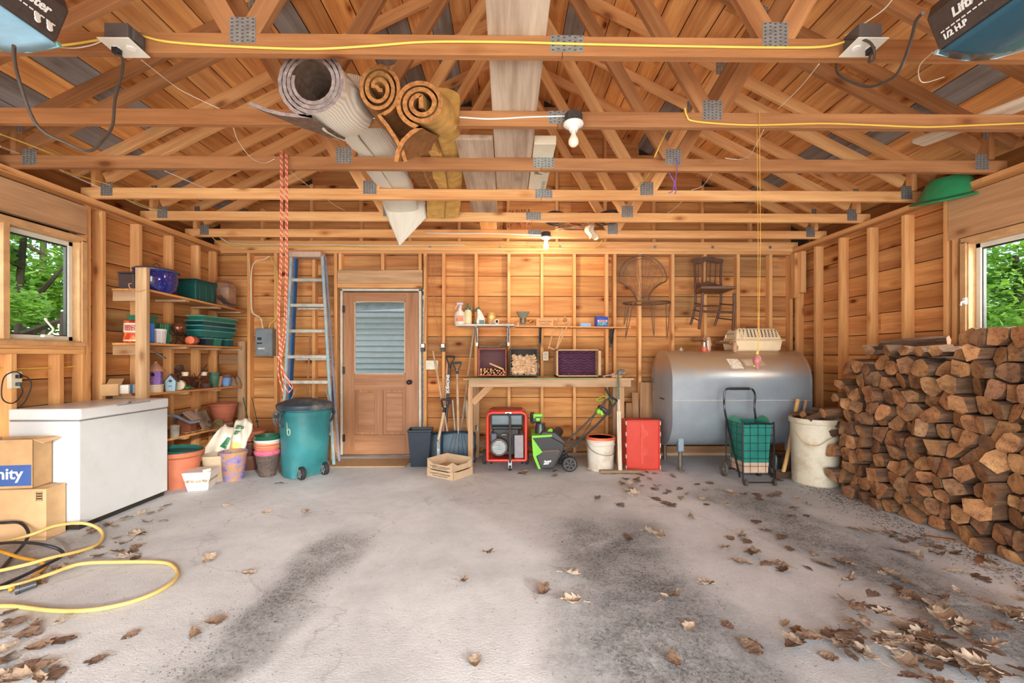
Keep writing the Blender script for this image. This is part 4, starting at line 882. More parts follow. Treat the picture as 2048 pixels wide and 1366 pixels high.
# hook on post
p = at(262, 590, 3.96); wire('screw_hook', 'copper coloured screw hook sticking out of shelf post', 'hook', [(290, 579.5, 3.965), (278, 583, 3.95), (266, 582, 3.93), (259, 574, 3.92), (258, 568, 3.92), (263, 567, 3.92)], .004, M(196, 138, 104, .5))
# second shelf
p = onsh(245, 1, .06)
bg_ = T('seed_bag', 'red and white printed seed bag standing on the second shelf', 'bag', (-3.38, 4.06, zl(1, 4.0) + .002), R(16))
def bagf(u, v): w_ = .085 * (1 - .12 * v); y = .032 * (1 - v) ** .6; return ((u - .5) * 2 * w_, -y * sin(pi * u) - .002, .20 * v)
def bagb(u, v): q = bagf(u, v); return (q[0], -q[1], q[2])
def bagmat():
    m, nt, b = newmat('seed_bag_print'); tc = nt.nodes.new('ShaderNodeTexCoord'); sp = nt.nodes.new('ShaderNodeSeparateXYZ'); nt.links.new(tc.outputs['Generated'], sp.inputs[0])
    c = ramp(nt, sp.outputs[2], [(0, srgb(206, 60, 32)), (.06, srgb(236, 226, 214)), (.12, srgb(210, 70, 40)), (.40, srgb(214, 104, 60)), (.46, srgb(234, 226, 216)), (.84, srgb(234, 222, 210)), (.88, srgb(206, 56, 34))]); c.color_ramp.interpolation = 'CONSTANT'
    n = noise(nt, tc.outputs['Generated'], 4, 4); c2 = mix(nt, c.outputs[0], srgb(236, 180, 90), ramp(nt, n, [(.55, (0, 0, 0)), (.6, (1, 1, 1))]).outputs[0]); nt.links.new(mix(nt, c.outputs[0], c2, .5), b.inputs['Base Color']); b.inputs['Roughness'].default_value = .3; return m
G().grid(bagf, 10, 10).grid(bagb, 10, 10).o('bag_body', bagmat(), bg_, smooth=True, solid=.001)
text('BIRD', .036, .0006, M(190, 70, 40, .5), bg_, facing((-.02, -.024, .145), (1, 0, 0), (0, -.05, 1)), 'lettering', bold=.001)
text('SEED', .036, .0006, M(190, 70, 40, .5), bg_, facing((-.02, -.027, .118), (1, 0, 0), (0, -.05, 1)), 'lettering', bold=.001)
tag(G().box((0, 0, .13), (.16, .14, .26), taper=.92).box((0, 0, .25), (.18, .16, .02)).o('green_bin', GRN, bev=.006, loc=(-3.43, 4.22, zl(1, 4.2)), rot=(0, 0, .1)), 'green bin standing behind the seed bag', 'bin')
q = T('green_crate', 'small ribbed green crate behind the white basket', 'crate', (-3.42, 4.42, zl(1, 4.4)))
G().box((0, 0, .1), (.12, .15, .2), taper=.93).o('crate_body', GRN, q, bev=.005)
for k in range(4): G().box((.062, -.05 + k * .033, .1), (.008, .01, .19)).o('rib', M(96, 170, 140, .4), q)
tag(G().box((0, 0, .09), (.07, .02, .18)).o('blue_carton', M(60, 110, 196, .4), bev=.003, loc=(-3.27, 4.10, zl(1, 4.1)), rot=(0, 0, .2)), 'blue and white carton just behind the shelf post', 'carton')
q = T('white_basket', 'white slatted plastic basket on the second shelf', 'basket', (-3.30, 4.24, zl(1, 4.24)))
G().lathe([(.001, .004), (.05, .004), (.056, .12), (.053, .12), (.047, .01)], n=20).o('liner', M(214, 200, 206, .4), q, smooth=True)
G().lathe([(.062, .115), (.066, .118), (.066, .135), (.06, .138), (.058, .12)], n=24, closed=True).o('rim', WHITE, q, smooth=True)
for k in range(12): a = k * pi / 6; G().bar((cos(a) * .054, sin(a) * .054, 0), (cos(a) * .062, sin(a) * .062, .12), .008, .003, up=(cos(a), sin(a), 0)).o('slat', WHITE, q)
COP = M(150, 96, 76, .28, .7, .25, name='tarnished_copper')
q = T('copper_lantern', 'tarnished copper globe on a dark scroll stand on second shelf', 'lantern', (-3.29, 4.48, zl(1, 4.48)))
G().sph((0, 0, .165), .062, .95, 20, 14).lathe([(.064, .158), (.067, .16), (.067, .168), (.063, .17)], n=24, closed=True).o('globe', COP, q, smooth=True)
g = G()
for k in range(5):
    a = k * 2 * pi / 5; c_, s_ = cos(a), sin(a)
    g.tube(smooth_path([(c_ * .066, s_ * .066, .15), (c_ * .062, s_ * .062, .11), (c_ * .02, s_ * .02, .07), (c_ * .01, s_ * .01, .05), (c_ * .04, s_ * .04, .025), (c_ * .07, s_ * .07, .005)], 4), .0045, 6)
g.o('scroll_stand', M(70, 58, 52, .4, .7), q, smooth=True)
G().lathe([(.001, 0), (.075, 0), (.08, .006), (.001, .008)], n=24).o('tray', M(64, 56, 52, .4, .6), q, smooth=True)
p = onsh(372, 1, .05)
jr = T('plastic_jar', 'clear jar with red label and orange lid lying on the shelf', 'jar', (-3.28, 4.67, zl(1, 4.67) + .047), R(0))
Tm = Matrix.Rotation(R(-72), 4, 'Z') @ Matrix.Rotation(R(90), 4, 'Y')
G().lathe([(.001, -.075), (.04, -.075), (.045, -.065), (.045, .05), (.038, .06), (.001, .06)], n=24, T=Tm).o('jar_body', M(170, 120, 104, .15), jr, smooth=True)
G().lathe([(.0455, -.06), (.0462, -.058), (.0462, -.0), (.0455, .002)], n=24, T=Tm, closed=False).o('label', M(196, 62, 44, .4), jr, smooth=True)
G().lathe([(.001, .084), (.038, .084), (.042, .08), (.042, .058), (.001, .058)], n=24, T=Matrix.Rotation(R(-72), 4, 'Z') @ Matrix.Rotation(R(90), 4, 'Y')).o('lid', M(226, 104, 66, .35), jr, smooth=True)
# stacked window-box planters
def planter(name, label, c, L_, w_, h_, mat, rz=0, group=None, shell=.004):
    t = G(); tb_ = .86
    a, b_ = w_ / 2, L_ / 2
    for z0_, z1_, s0, s1 in ((0, h_ - .012, tb_, .98),):
        vs = [(-a*s0, -b_*s0, 0), (a*s0, -b_*s0, 0), (a*s0, b_*s0, 0), (-a*s0, b_*s0, 0), (-a, -b_, h_), (a, -b_, h_), (a, b_, h_), (-a, b_, h_)]
        vi = [(x * .94, y * .97, max(z, .006)) for x, y, z in vs]
        t.add(vs + vi, [(0, 1, 2, 3), (8, 9, 10, 11), (0, 1, 5, 4), (1, 2, 6, 5), (2, 3, 7, 6), (3, 0, 4, 7), (8, 9, 13, 12), (9, 10, 14, 13), (10, 11, 15, 14), (11, 8, 12, 15), (4, 5, 13, 12), (5, 6, 14, 13), (6, 7, 15, 14), (7, 4, 12, 15)])
    r = T(name, label, 'planter', c, rz, group)
    t.o('trough', mat, r)
    g = G()
    for (x, y, dx, dy) in ((a, 0, .012, L_ + .012), (-a, 0, .012, L_ + .012), (0, b_, w_, .012), (0, -b_, w_, .012)): g.box((x, y, h_ - .006), (dx, dy, .012))
    g.o('rim', M(96, 164, 150, .35), r, bev=.002); return r
TQ = [M(38, 110, 104, .35), M(24, 92, 98, .35), M(30, 70, 80, .35), M(44, 120, 100, .35)]
nm = ['lowest', 'second from bottom', 'third from bottom', 'topmost']
for k in range(4):
    planter('planter_box', 'teal window-box planter, %s in the stack on second shelf' % nm[k], (-3.32 + .006 * (k % 2), 5.02 + .01 * k, zl(1, 5.0) + .092 + k * .052), .60, .18, .075, TQ[k], R(0), 'stacked teal window boxes')
for k, (y, w_) in enumerate(((4.86, .10), (5.02, .12), (5.24, .11))):
    planter('planter_pot', ['dark teal square pot under the stacked planters, nearest the jar', 'green square pot in the middle under the planters', 'teal square pot at the far end of the second shelf'][k], (-3.30, y, zl(1, y)), w_, .13, .084, [M(28, 50, 62, .35), M(46, 120, 100, .35), M(34, 92, 96, .35)][k])
# third shelf
PUR2 = M(132, 96, 176, .55, var=.08)
q = T('birdhouse', 'purple dotted birdhouse with conical tan roof on the third shelf', 'birdhouse', (-3.27, 4.17, zl(2, 4.17) + .07), R(-10))
G().lathe([(.001, 0), (.052, 0), (.05, .13), (.001, .13)], n=6).o('house', PUR2, q, bev=.001)
G().lathe([(.082, .125), (.03, .185), (.012, .205), (.014, .215), (.001, .22)], n=12).o('roof', M(188, 140, 112, .7), q, smooth=True)
G().cyl((.02, -.044, .095), (.022, -.050, .095), .015, n=14).o('entrance', BLACK, q)
G().cyl((.02, -.046, .045), (.028, -.07, .045), .004, n=6).o('perch', M(190, 140, 60, .6), q)
g = G(); rn = random.Random(2)
for k in range(24): a = rn.uniform(-2.4, .2); g.cyl((cos(a) * .049, sin(a) * .049, rn.uniform(.01, .12)), (cos(a) * .0525, sin(a) * .0525, rn.uniform(.01, .12) * 0 + .06 + k % 5 * .012), .0035, n=5) if 0 else g.sph((cos(a) * .0485, sin(a) * .0485, .01 + (k * 7 % 24) * .0048), .003, n=5, m=4)
o_ = g.o('painted_dots', M(222, 200, 80, .6), q); o_['kind'] = 'stuff'
tag(G().lathe([(.001, 0), (.078, 0), (.08, .004), (.08, .06), (.083, .062), (.083, .076), (.001, .078)], n=30).o('round_tin', M(214, 196, 168, .6), smooth=True, loc=(-3.30, 4.17, zl(2, 4.17) - .008 + .004)), 'round cream box with lid under the purple birdhouse', 'tin')
q = T('birdhouse', 'pale blue birdhouse with pointed roof beside the cream box', 'birdhouse', (-3.245, 4.33, zl(2, 4.33)), R(24))
LB = M(152, 184, 200, .6, var=.06)
G().prism([(-.035, 0), (.035, 0), (.042, .10), (0, .155), (-.042, .10)], -.035, .035, 'y').o('house', LB, q)
for s_ in (-1, 1): G().bar((s_ * .056, 0, .088), (s_ * -.002, 0, .166), .10, .006, up=(s_, 0, .8)).o('roof_panel', M(96, 78, 80, .7), q)
G().cyl((0, -.034, .10), (0, -.038, .10), .014, n=14).o('entrance', BLACK, q); G().box((0, -.045, .05), (.025, .02, .004)).o('perch', BLACK, q)
lathe_thing('cream_tin', 'round cream tin standing on its side next to blue birdhouse', 'tin', (-3.27, 4.47, zl(2, 4.45) + .05), [(.001, -.05), (.046, -.05), (.05, -.045), (.05, .045), (.044, .05), (.001, .048)], M(220, 204, 172, .5), T_=Matrix.Rotation(R(28), 4, 'Z') @ Matrix.Rotation(R(90), 4, 'X'))
tag(G().box((0, 0, .04), (.09, .13, .08)).o('white_carton', M(226, 222, 214, .6), bev=.003, loc=(-3.40, 4.02, zl(2, 4.0)), rot=(0, 0, .15)), 'small white carton with blue stripe left of shelf post', 'carton')
tag(G().box((0, 0, 0), (.002, .035, .08)).o('blue_stripe', M(70, 150, 210, .5), loc=(-3.352, 4.0, zl(2, 4.0) + .041), rot=(0, 0, .15)), 'blue stripe on the small white carton', 'sticker')
tag(G().box((0, 0, .05), (.12, .10, .10)).box((.03, .0, .12), (.10, .09, .006), rx=.5).o('brown_carton', CB2, loc=(-3.47, 3.93, zl(2, 4.0) - .01), rot=(0, 0, .5)), 'torn brown carton at the left end of third shelf', 'carton')
# tangle of candle arms, sticks and wires
g = G(); rn = random.Random(8); q = V((-3.33, 4.66, zl(2, 4.66)))
for k in range(16):
    a = rn.uniform(-.14, .14); g.tube(smooth_path([(rn.uniform(-.05, .05), a, .0 + rn.uniform(.005, .03)), (rn.uniform(-.05, .05), a + rn.uniform(-.1, .1), rn.uniform(.03, .1)), (rn.uniform(-.05, .05), a + rn.uniform(-.12, .12), rn.uniform(.08, .2))], 4), rn.choice((.003, .004, .006)), 5)
o_ = g.o('iron_candelabra', M(104, 76, 60, .5, .5), smooth=True, loc=q); tag(o_, 'tangled rusty candelabra arms in the middle of the third shelf', 'candelabra')
for k, (y, z) in enumerate(((4.55, .14), (4.83, .135))):
    lathe_thing('candle_cup', ['left', 'right'][k] + ' white candle cup raised on the tangled candelabra', 'cup', (-3.27, y, zl(2, y) + z), [(.001, 0), (.026, 0), (.03, .03), (.033, .034), (.033, .04), (.001, .04)], M(222, 206, 190, .5))
tag(G().cyl((-.0, -.10, .03), (.0, .14, .25), .005, n=6).o('dark_stick', M(70, 46, 36, .7), smooth=True, loc=(-3.26, 4.72, zl(2, 4.7))), 'dark thin stick leaning across the candelabra', 'stick')
lathe_thing('dark_bowl', 'dark wooden bowl lying on top of the candelabra', 'bowl', (-3.36, 4.62, zl(2, 4.6) + .19), [(.001, 0), (.02, 0), (.04, .02), (.045, .045), (.04, .045), (.03, .02), (.001, .008)], M(92, 66, 58, .5), T_=Matrix.Rotation(R(50), 4, 'X'))
g = G(); rn = random.Random(9)
for k in range(24): g.box((rn.uniform(-.04, .04), rn.uniform(-.06, .06), rn.uniform(.005, .035)), (rn.uniform(.01, .04), .012, .006), rz=rn.uniform(0, 6), rx=rn.uniform(-1, 1))
o_ = g.o('green_clutter', M(70, 140, 90, .5, var=.4), loc=(-3.25, 4.56, zl(2, 4.56))); tag(o_, 'heap of small green plastic clips on the third shelf', 'clips'); o_['kind'] = 'stuff'
lathe_thing('glass_dish', 'dark glass dish beside the small green clips', 'dish', (-3.26, 4.84, zl(2, 4.8)), [(.001, 0), (.038, 0), (.05, .045), (.052, .05), (.046, .05), (.035, .008), (.001, .006)], M(88, 66, 70, .2))
tag(G().box((0, 0, .06), (.03, .16, .12)).o('red_brown_box', M(120, 62, 50, .6), bev=.003, loc=(-3.42, 4.86, zl(2, 4.9))), 'reddish brown box at back of the third shelf', 'box')
for k in range(2):
    lathe_thing('green_pot', ['lower', 'upper'][k] + ' pot of the dark green nested pair on third shelf', 'flower pot', (-3.27, 5.0, zl(2, 5.0) + k * .034), potprof(.036, .052, .125 + .004 * k, .024, .005, .004), M(66, 104, 84, .6, var=.15))
lathe_thing('terracotta_pot', 'slim pale terracotta pot behind the green nested pots', 'flower pot', (-3.29, 5.10, zl(2, 5.1)), potprof(.026, .042, .12, .03, .004), M(206, 150, 116, .8))
lathe_thing('blue_pot', 'light blue pierced ceramic pot on the third shelf', 'flower pot', (-3.27, 5.20, zl(2, 5.2)), [(.001, 0), (.035, 0), (.038, .008), (.05, .03), (.058, .09), (.06, .10), (.054, .10), (.046, .03), (.001, .012)], M(110, 152, 206, .3))
lathe_thing('brown_pot', 'mottled brown bowl set inside the blue pot', 'bowl', (-3.27, 5.20, zl(2, 5.2) + .085), [(.001, 0), (.03, 0), (.056, .02), (.06, .035), (.046, .055), (.001, .065)], M(128, 88, 72, .6, var=.3))
for k, (y, ln) in enumerate(((5.32, .0), (5.42, .25))):
    lathe_thing('clay_pot', ['smooth grey clay pot upturned near the end of third shelf', 'broken grey clay pot upturned against the back wall'][k], 'clay pot', (-3.27, y, zl(2, y)), [(.05, 0), (.053, .004), (.05, .02), (.036, .07), (.018, .10), (.001, .105)], M(156, 134, 110, .85, var=.2), T_=Matrix.Rotation(ln * .5, 4, 'X'))
p = at(300, 698, 4.02); tag(G().bar((0, 0, .0), (.06, .015, -.045), .018, .006).bar((.05, .0145, -.036), (.115, .03, -.085), .026, .010).o('hanging_opener', M(90, 104, 120, .3, .6), bev=.002, loc=p), 'steel hand tool hanging below the second shelf by post', 'tool')
# fourth shelf
q = T('birdhouse', 'brown birdhouse with blue edged roof on the fourth shelf', 'birdhouse', (-3.33, 4.66, zl(3, 4.66)), R(8))
G().prism([(-.06, 0), (.06, 0), (.06, .145), (0, .19), (-.06, .145)], -.055, .055, 'y').o('house', M(140, 82, 56, .75, var=.15), q)
for s_ in (-1, 1): G().bar((s_ * .095, 0, .125), (s_ * -.003, 0, .215), .16, .010, up=(s_, 0, .9)).o('roof_panel', M(196, 176, 160, .7, var=.2) if s_ > 0 else M(74, 112, 150, .7), q)
tag(G().box((0, 0, 0), (.008, .17, .19), rx=.15, ry=-.35).box((-.03, -.09, .02), (.02, .014, .21), rx=-.2).o('birch_board', M(150, 132, 116, .85, var=.35, bs=.6), loc=(-3.27, 4.83, zl(3, 4.8) + .11)), 'broken bark-faced board leaning on the brown birdhouse', 'board')
lathe_thing('terracotta_planter', 'large ribbed terracotta pot at the far end of fourth shelf', 'flower pot', (-3.33 + .02, 5.22, zl(3, 5.2) + .03), [(.001, 0), (.09, 0), (.10, .02), (.098, .03), (.122, .11), (.126, .112), (.126, .118), (.13, .15), (.145, .195), (.155, .20), (.158, .215), (.150, .222), (.14, .215), (.12, .14), (.09, .02), (.001, .015)], M(186, 108, 82, .8, var=.12), n=36)
tag(G().box((0, 0, .014), (.13, .12, .028)).o('white_block', M(210, 200, 184, .7), loc=(-3.30, 5.22, zl(3, 5.2))), 'flat white block under the large terracotta pot', 'block')
lathe_thing('olive_pot', 'small olive clay pot lying on its side on fourth shelf', 'flower pot', (-3.24, 5.02, zl(3, 5.0) + .046), [(.001, -.05), (.03, -.05), (.038, .02), (.045, .022), (.046, .05), (.04, .05), (.03, .0), (.001, -.03)], M(146, 130, 84, .8), T_=Matrix.Rotation(R(30), 4, 'Z') @ Matrix.Rotation(R(90), 4, 'X'))
g = G(); g.tube(smooth_path([at(340, 832, 4.25), at(365, 836, 4.4), at(380, 843, 4.5), at(398, 842, 4.6)], 6), .013, 8, rs=None)
o_ = G(); b = at(340, 832, 4.25); o_.tube(smooth_path([at(x, y, Y) - b for x, y, Y in ((330, 831, 4.25), (350, 832, 4.35), (368, 840, 4.45), (382, 845, 4.52), (398, 842, 4.6))], 5), .014, 8); tag(o_.o('grey_handle', M(120, 132, 148, .4), smooth=True, loc=b), 'curved blue-grey plastic handle lying across the fourth shelf', 'handle')
lathe_thing('glass_tumbler', 'cloudy glass tumbler by the near end of fourth shelf', 'glass', (-3.22, 4.34, zl(3, 4.34)), [(.001, 0), (.036, 0), (.042, .12), (.039, .12), (.033, .012), (.001, .012)], M(150, 142, 130, .2, var=.25))
tag(coil(1, .05, .05, .010, 5, .06, 3).o('brown_coil', M(84, 58, 44, .6), smooth=True, loc=(-3.27, 4.88, zl(3, 4.9) + .02), rot=(R(60), 0, R(20))), 'coiled brown strap on the fourth shelf', 'coil')
g = G(); rn = random.Random(12)
for k in range(40): g.box((rn.uniform(-.05, .05), rn.uniform(-.2, .25), rn.uniform(.004, .02)), (rn.uniform(.02, .05), rn.uniform(.01, .07), .006), rz=rn.uniform(0, 6), rx=rn.uniform(-.2, .2))
o_ = g.o('wood_scraps', M(156, 116, 82, .8, var=.35), loc=(-3.27, 4.72, zl(3, 4.72))); tag(o_, 'scatter of bark chips and scraps along the fourth shelf', 'scraps'); o_['kind'] = 'stuff'
for k, (px, py) in enumerate(((350, 828), (373, 831))):
    p = at(px, py, 4.5); tag(G().cyl((-.01, .12, 0), (0, 0, 0), .016, n=12).o('short_log', M(190, 140, 100, .8), smooth=True, loc=(-3.40, 4.42 + .12 * k, zl(3, 4.5) + .07 + .0), ), ['left', 'right'][k] + ' of two small round sticks behind the grey handle', 'stick')
# ---------------------------------------------------------------- pots on the floor below
TERRA = M(180, 104, 76, .7, var=.12, name='terracotta')
p = fl(372, 975); lp = T('large_planter', 'large orange-brown planter on the floor beside freezer', 'planter', (-3.12, 4.27, 0))
G().lathe([(.001, 0), (.13, 0), (.135, .02), (.175, .27), (.172, .28), (.195, .30), (.2, .335), (.192, .34), (.18, .33), (.16, .26), (.12, .02), (.001, .015)], n=40).o('tub', TERRA, lp, smooth=True)
lathe_thing('green_saucer', 'dark green saucer resting in the large orange planter', 'saucer', (-3.12, 4.28, .318), [(.001, 0), (.15, 0), (.172, .03), (.176, .04), (.168, .04), (.145, .012), (.001, .01)], M(36, 96, 92, .35), T_=Matrix.Rotation(R(5), 4, 'Y'))
tag(G().lathe([(.001, 0), (.1, .0), (.12, .04), (.12, .2), (.1, .22), (.001, .22)], n=20).o('blue_globe', M(60, 84, 120, .4), smooth=True, loc=(-3.36, 4.44, .0)), 'dark blue pot almost hidden between freezer and planter', 'pot')
sq = T('square_planter', 'whitish square planter with cracked band in front of pots', 'planter', (-2.86, 4.19, 0), R(14))
def frust(g, wb, wt, z0_, z1_, cx=0):
    a, b_ = wb / 2, wt / 2; return g.add([(-a, -a, z0_), (a, -a, z0_), (a, a, z0_), (-a, a, z0_), (-b_, -b_, z1_), (b_, -b_, z1_), (b_, b_, z1_), (-b_, b_, z1_)], [(0, 1, 2, 3), (4, 5, 6, 7), (0, 1, 5, 4), (1, 2, 6, 5), (2, 3, 7, 6), (3, 0, 4, 7)])
frust(G(), .165, .235, 0, .175).o('planter_body', M(216, 206, 198, .75, var=.06), sq, bev=.004)
frust(G(), .186, .208, .055, .105).o('cracked_band', M(178, 160, 140, .8, var=.5, sc=60), sq)
G().box((.08, -.10, .155), (.07, .004, .09), rz=.9).o('flap', M(216, 206, 200, .7), sq)
lathe_thing('beige_pot', 'plain beige pot behind the square planter', 'flower pot', (-2.90, 4.46, 0), potprof(.08, .128, .26, .03, .004), M(178, 160, 134, .8))
ct = T('crackle_pot', 'tall purple and tan crackle-glazed pot', 'flower pot', (-2.74, 4.48, 0))
def crackle():
    m, nt, b = newmat('crackle_glaze'); v = coords(nt, (1, 1, 2)); n = noise(nt, v, 9, 6, .7, .8)
    nt.links.new(ramp(nt, n, [(.38, srgb(96, 84, 152)), (.48, srgb(136, 126, 176)), (.52, srgb(166, 124, 84)), (.7, srgb(180, 142, 100))]).outputs[0], b.inputs['Base Color']); b.inputs['Roughness'].default_value = .5; return m
G().lathe([(.001, 0), (.085, 0), (.09, .01), (.118, .24), (.128, .27), (.13, .285), (.12, .29), (.105, .27), (.08, .02), (.001, .015)], n=32).o('pot_body', crackle(), ct, smooth=True)
def soilbag(name, label, c, rz, tilt, w_, h_, parts):
    r = T(name, label, 'bag', c, rz); r.rotation_euler = (tilt[0], tilt[1], rz)
    rn = random.Random(int(w_ * 1000)); ph = [rn.uniform(0, 6) for _ in range(4)]
    def f(u, v): return ((u - .5) * w_ * (1 - .15 * v + .05 * sin(v * 9 + ph[0])), -.045 * sin(pi * u) * (1 - .5 * v) - .012 * sin(u * 11 + v * 7 + ph[1]) - .008 * sin(v * 15 + u * 5), h_ * v + .02 * sin(u * 7 + ph[2]) * v)
    G().grid(f, 18, 16).grid(lambda u, v: (f(u, v)[0], .05 * sin(pi * u), f(u, v)[2]), 8, 8).o('bag_body', M(220, 208, 192, .3, var=.06), r, smooth=True, solid=.001)
    for (u0, u1, v0, v1, mt) in parts:
        G().grid(lambda u, v: (lambda q: (q[0], q[1] - .002, q[2]))(f(u0 + (u1 - u0) * u, v0 + (v1 - v0) * v)), 8, 8).o('printed_patch', mt, r, smooth=True)
    return r, f
GP = M(34, 110, 70, .4)
r1, f1 = soilbag('soil_bag', 'slumped potting soil bag with green patch leaning on planter', (-3.08, 4.60, .13), R(14), (R(-18), R(32), R(14)), .26, .42, [(.5, .85, .45, .72, GP)])
r2, f2 = soilbag('soil_bag', 'white grow bag with green lettering standing behind pots', (-2.86, 4.66, .16), R(0), (R(-8), R(14), 0), .20, .42, [(.25, .8, .18, .42, M(226, 196, 100, .4)), (.1, .9, .02, .12, M(60, 130, 130, .4))])
text('gro', .06, .0008, GP, r2, facing((0, -.06, .35), (1, 0, 0), (0, .05, 1)), bold=.002); text('gr', .06, .0008, GP, r2, facing((-.01, -.065, .295), (1, 0, 0), (0, .05, 1)), bold=.002)
lathe_thing('brown_bowl', 'lower brown glazed bowl planter on floor behind crackle pot', 'bowl planter', (-2.83, 4.92, 0), [(.001, 0), (.10, 0), (.15, .04), (.185, .13), (.188, .17), (.178, .17), (.15, .06), (.001, .03)], M(104, 66, 56, .35, var=.15), n=36)
lathe_thing('brown_bowl', 'ridged dark brown bowl planter stacked on the lower one', 'bowl planter', (-2.83, 4.92, .115), [(.001, 0), (.12, 0), (.16, .06), (.178, .16), (.186, .18), (.186, .2), (.174, .2), (.15, .06), (.001, .03)], M(90, 58, 48, .3, var=.15), n=36)
lathe_thing('terracotta_bowl', 'orange terracotta bowl on top of the brown bowls', 'bowl planter', (-2.83, 4.95, .31), [(.001, 0), (.11, 0), (.13, .075), (.145, .08), (.148, .105), (.138, .11), (.12, .07), (.001, .02)], TERRA, n=32)
# stack on grey wicker pot
sx_, sy_ = -2.475, 4.62
wk = T('wicker_pot', 'dark grey wicker-textured pot under a stack of saucers', 'flower pot', (sx_, sy_, 0))
g = G(); prof = []
for k in range(19): z = .01 + k * .0115; r_ = .075 + (z / .22) * .035; prof += [(r_ + .004, z), (r_, z + .006)]
G().lathe([(.001, 0), (.073, 0)] + prof + [(.116, .225), (.108, .23), (.08, .02), (.001, .02)], n=36).o('pot_body', M(96, 82, 76, .7, var=.35, sc=60), wk, smooth=False)
lathe_thing('pink_basket', 'pink woven basket set in the grey wicker pot', 'basket', (sx_, sy_, .20), [(.001, 0), (.09, 0), (.118, .03), (.126, .05), (.122, .07), (.1, .085), (.001, .08)], M(196, 96, 122, .7, var=.2, bs=.8, sc=40))
cl = [(202, 124, 92), (206, 132, 100), (198, 118, 84), (214, 190, 176), (206, 206, 206)]; zz_ = .272
for k in range(5):
    lathe_thing('stacked_saucer', ['lowest terracotta saucer on the pink basket', 'second terracotta saucer above the pink basket', 'third terracotta saucer in the stack on pink basket', 'pale pink saucer near the top of stack', 'grey white saucer just under the green dish'][k], 'saucer', (sx_ + .003 * (k % 2), sy_, zz_), [(.001, 0), (.105, 0), (.124 + .002 * (k % 3), .028), (.128, .034), (.122, .034), (.1, .008), (.001, .006)], M(*cl[k], .7))
    zz_ += .019
lathe_thing('green_dish', 'deep dark green dish topping the stack of saucers', 'dish', (sx_, sy_, zz_), [(.001, 0), (.112, 0), (.124, .05), (.127, .055), (.12, .055), (.106, .01), (.001, .01)], M(30, 86, 64, .35))
for (pa, pb_, lb) in (((486, 795), (503, 868), 'thin green stake leaning behind the shelf end post'), ((504, 795), (518, 862), 'green stake with clip leaning against back wall')):
    a = at(*pa[:2], 5.42); b = at(pb_[0], pb_[1], 5.2); tag(G().cyl((0, 0, 0), b - a, .005, n=6).cyl((b - a) * .72 + V((-.012, 0, 0)), (b - a) * .72 + V((.012, 0, 0)), .01, n=6).o('garden_stake', M(50, 92, 84, .5), smooth=True, loc=a), lb, 'stake')
# ================================================================ BACK WALL, LEFT OF THE BENCH
# electric panel and its cables
a = at(512, 657, 5.42); b = at(546, 712, 5.42)
ep = T('breaker_box', 'grey breaker panel mounted on the back wall left of ladder', 'breaker box', ((a.x + b.x) / 2, 5.45, b.z))
w_ = b.x - a.x; h_ = a.z - b.z
G().box((0, 0, h_ / 2), (w_, .10, h_)).o('cabinet', M(134, 142, 148, .4, .3), ep, bev=.004)
G().box((-.0, -.053, h_ / 2), (w_ - .02, .006, h_ - .02)).o('cover', M(140, 150, 158, .4, .3), ep, bev=.002)
for z, ww in ((.75, .05), (.7, .05), (.56, .06)): G().box((-w_ * .22, -.058, h_ * (z - .1)), (ww, .006, .014)).o('breaker', BLACK, ep)
G().box((-w_ * .12, -.057, h_ * .27), (.08, .003, .02)).o('label_strip', M(216, 212, 204, .5), ep)
for pts, lb, mt in ((((538, 512), (530, 518), (510, 524), (503, 545), (503, 600), (506, 625), (520, 635), (526, 657)), 'white cable curving down to the breaker panel', WCAB), (((498, 517), (501, 570), (502, 620), (512, 632), (523, 638), (524, 657)), 'cream cable following the stud into breaker panel', M(214, 188, 130, .5)),
                    (((540, 512), (548, 530), (555, 545), (554, 600), (553, 634), (540, 648), (538, 657)), 'yellow cable dropping along the stud to the breaker panel', YEL)):
    wire('electric_cable', lb, 'cable', pts, .006, mt, 5.44)
for px, pts in ((851, ((851, 512), (853, 560), (850, 620), (848, 684))), (866, ((860, 512), (862, 560), (868, 620), (884, 684))), (870, ((872, 512), (868, 580), (872, 640), (880, 684)))):
    wire('electric_cable', {851: 'thin cable down the stud right of the door', 866: 'thin loose cable hanging right of the door frame', 870: 'second loose cable reaching the far switch'}[px], 'cable', pts, .004, M(190, 120, 80, .6), 5.46)
# stepladder
lad = T('step_ladder', 'folded blue fibreglass stepladder with paint-spattered steps by the door', 'ladder', (at(622, 0, 5.25).x, 5.2, 0))
L = lad.location; LBL = M(150, 178, 190, .55, var=.12, dirt=(206, 200, 186)); LBD = M(44, 104, 158, .5, var=.2); LAL = M(196, 200, 192, .4, .3, .12, dirt=(150, 120, 92))
tl, tr_ = at(583, 512, 5.36), at(645, 512, 5.36); bl_, br = at(563, 900, 5.05), at(668, 900, 5.05); bl_.z = br.z = 0
def rail(p, q, mat, nm, w_=.028, d_=.075): return beam(nm, p, q, w_, d_, mat, lad, up=(0, 1, 0), color=(1, 1, 1), bev=.003)
rail(bl_, tl, LBL, 'front_rail', .030, .03); rail(br, tr_, LBL, 'front_rail', .030, .03)
rail(bl_ + V((.03, .05, 0)), tl + V((.03, .05, 0)), LBD, 'rail_web', .02, .06); rail(br + V((-.022, .05, 0)), tr_ + V((-.022, .05, 0)), LAL, 'rail_web', .02, .06)
rail(br + V((.0, .16, 0)), tr_ + V((.012, .06, 0)), M(150, 150, 168, .5, var=.2), 'rear_rail', .022, .03); rail(bl_ + V((-.01, .18, 0)), tl + V((.03, .08, 0)), LBD, 'rear_rail', .022, .03)
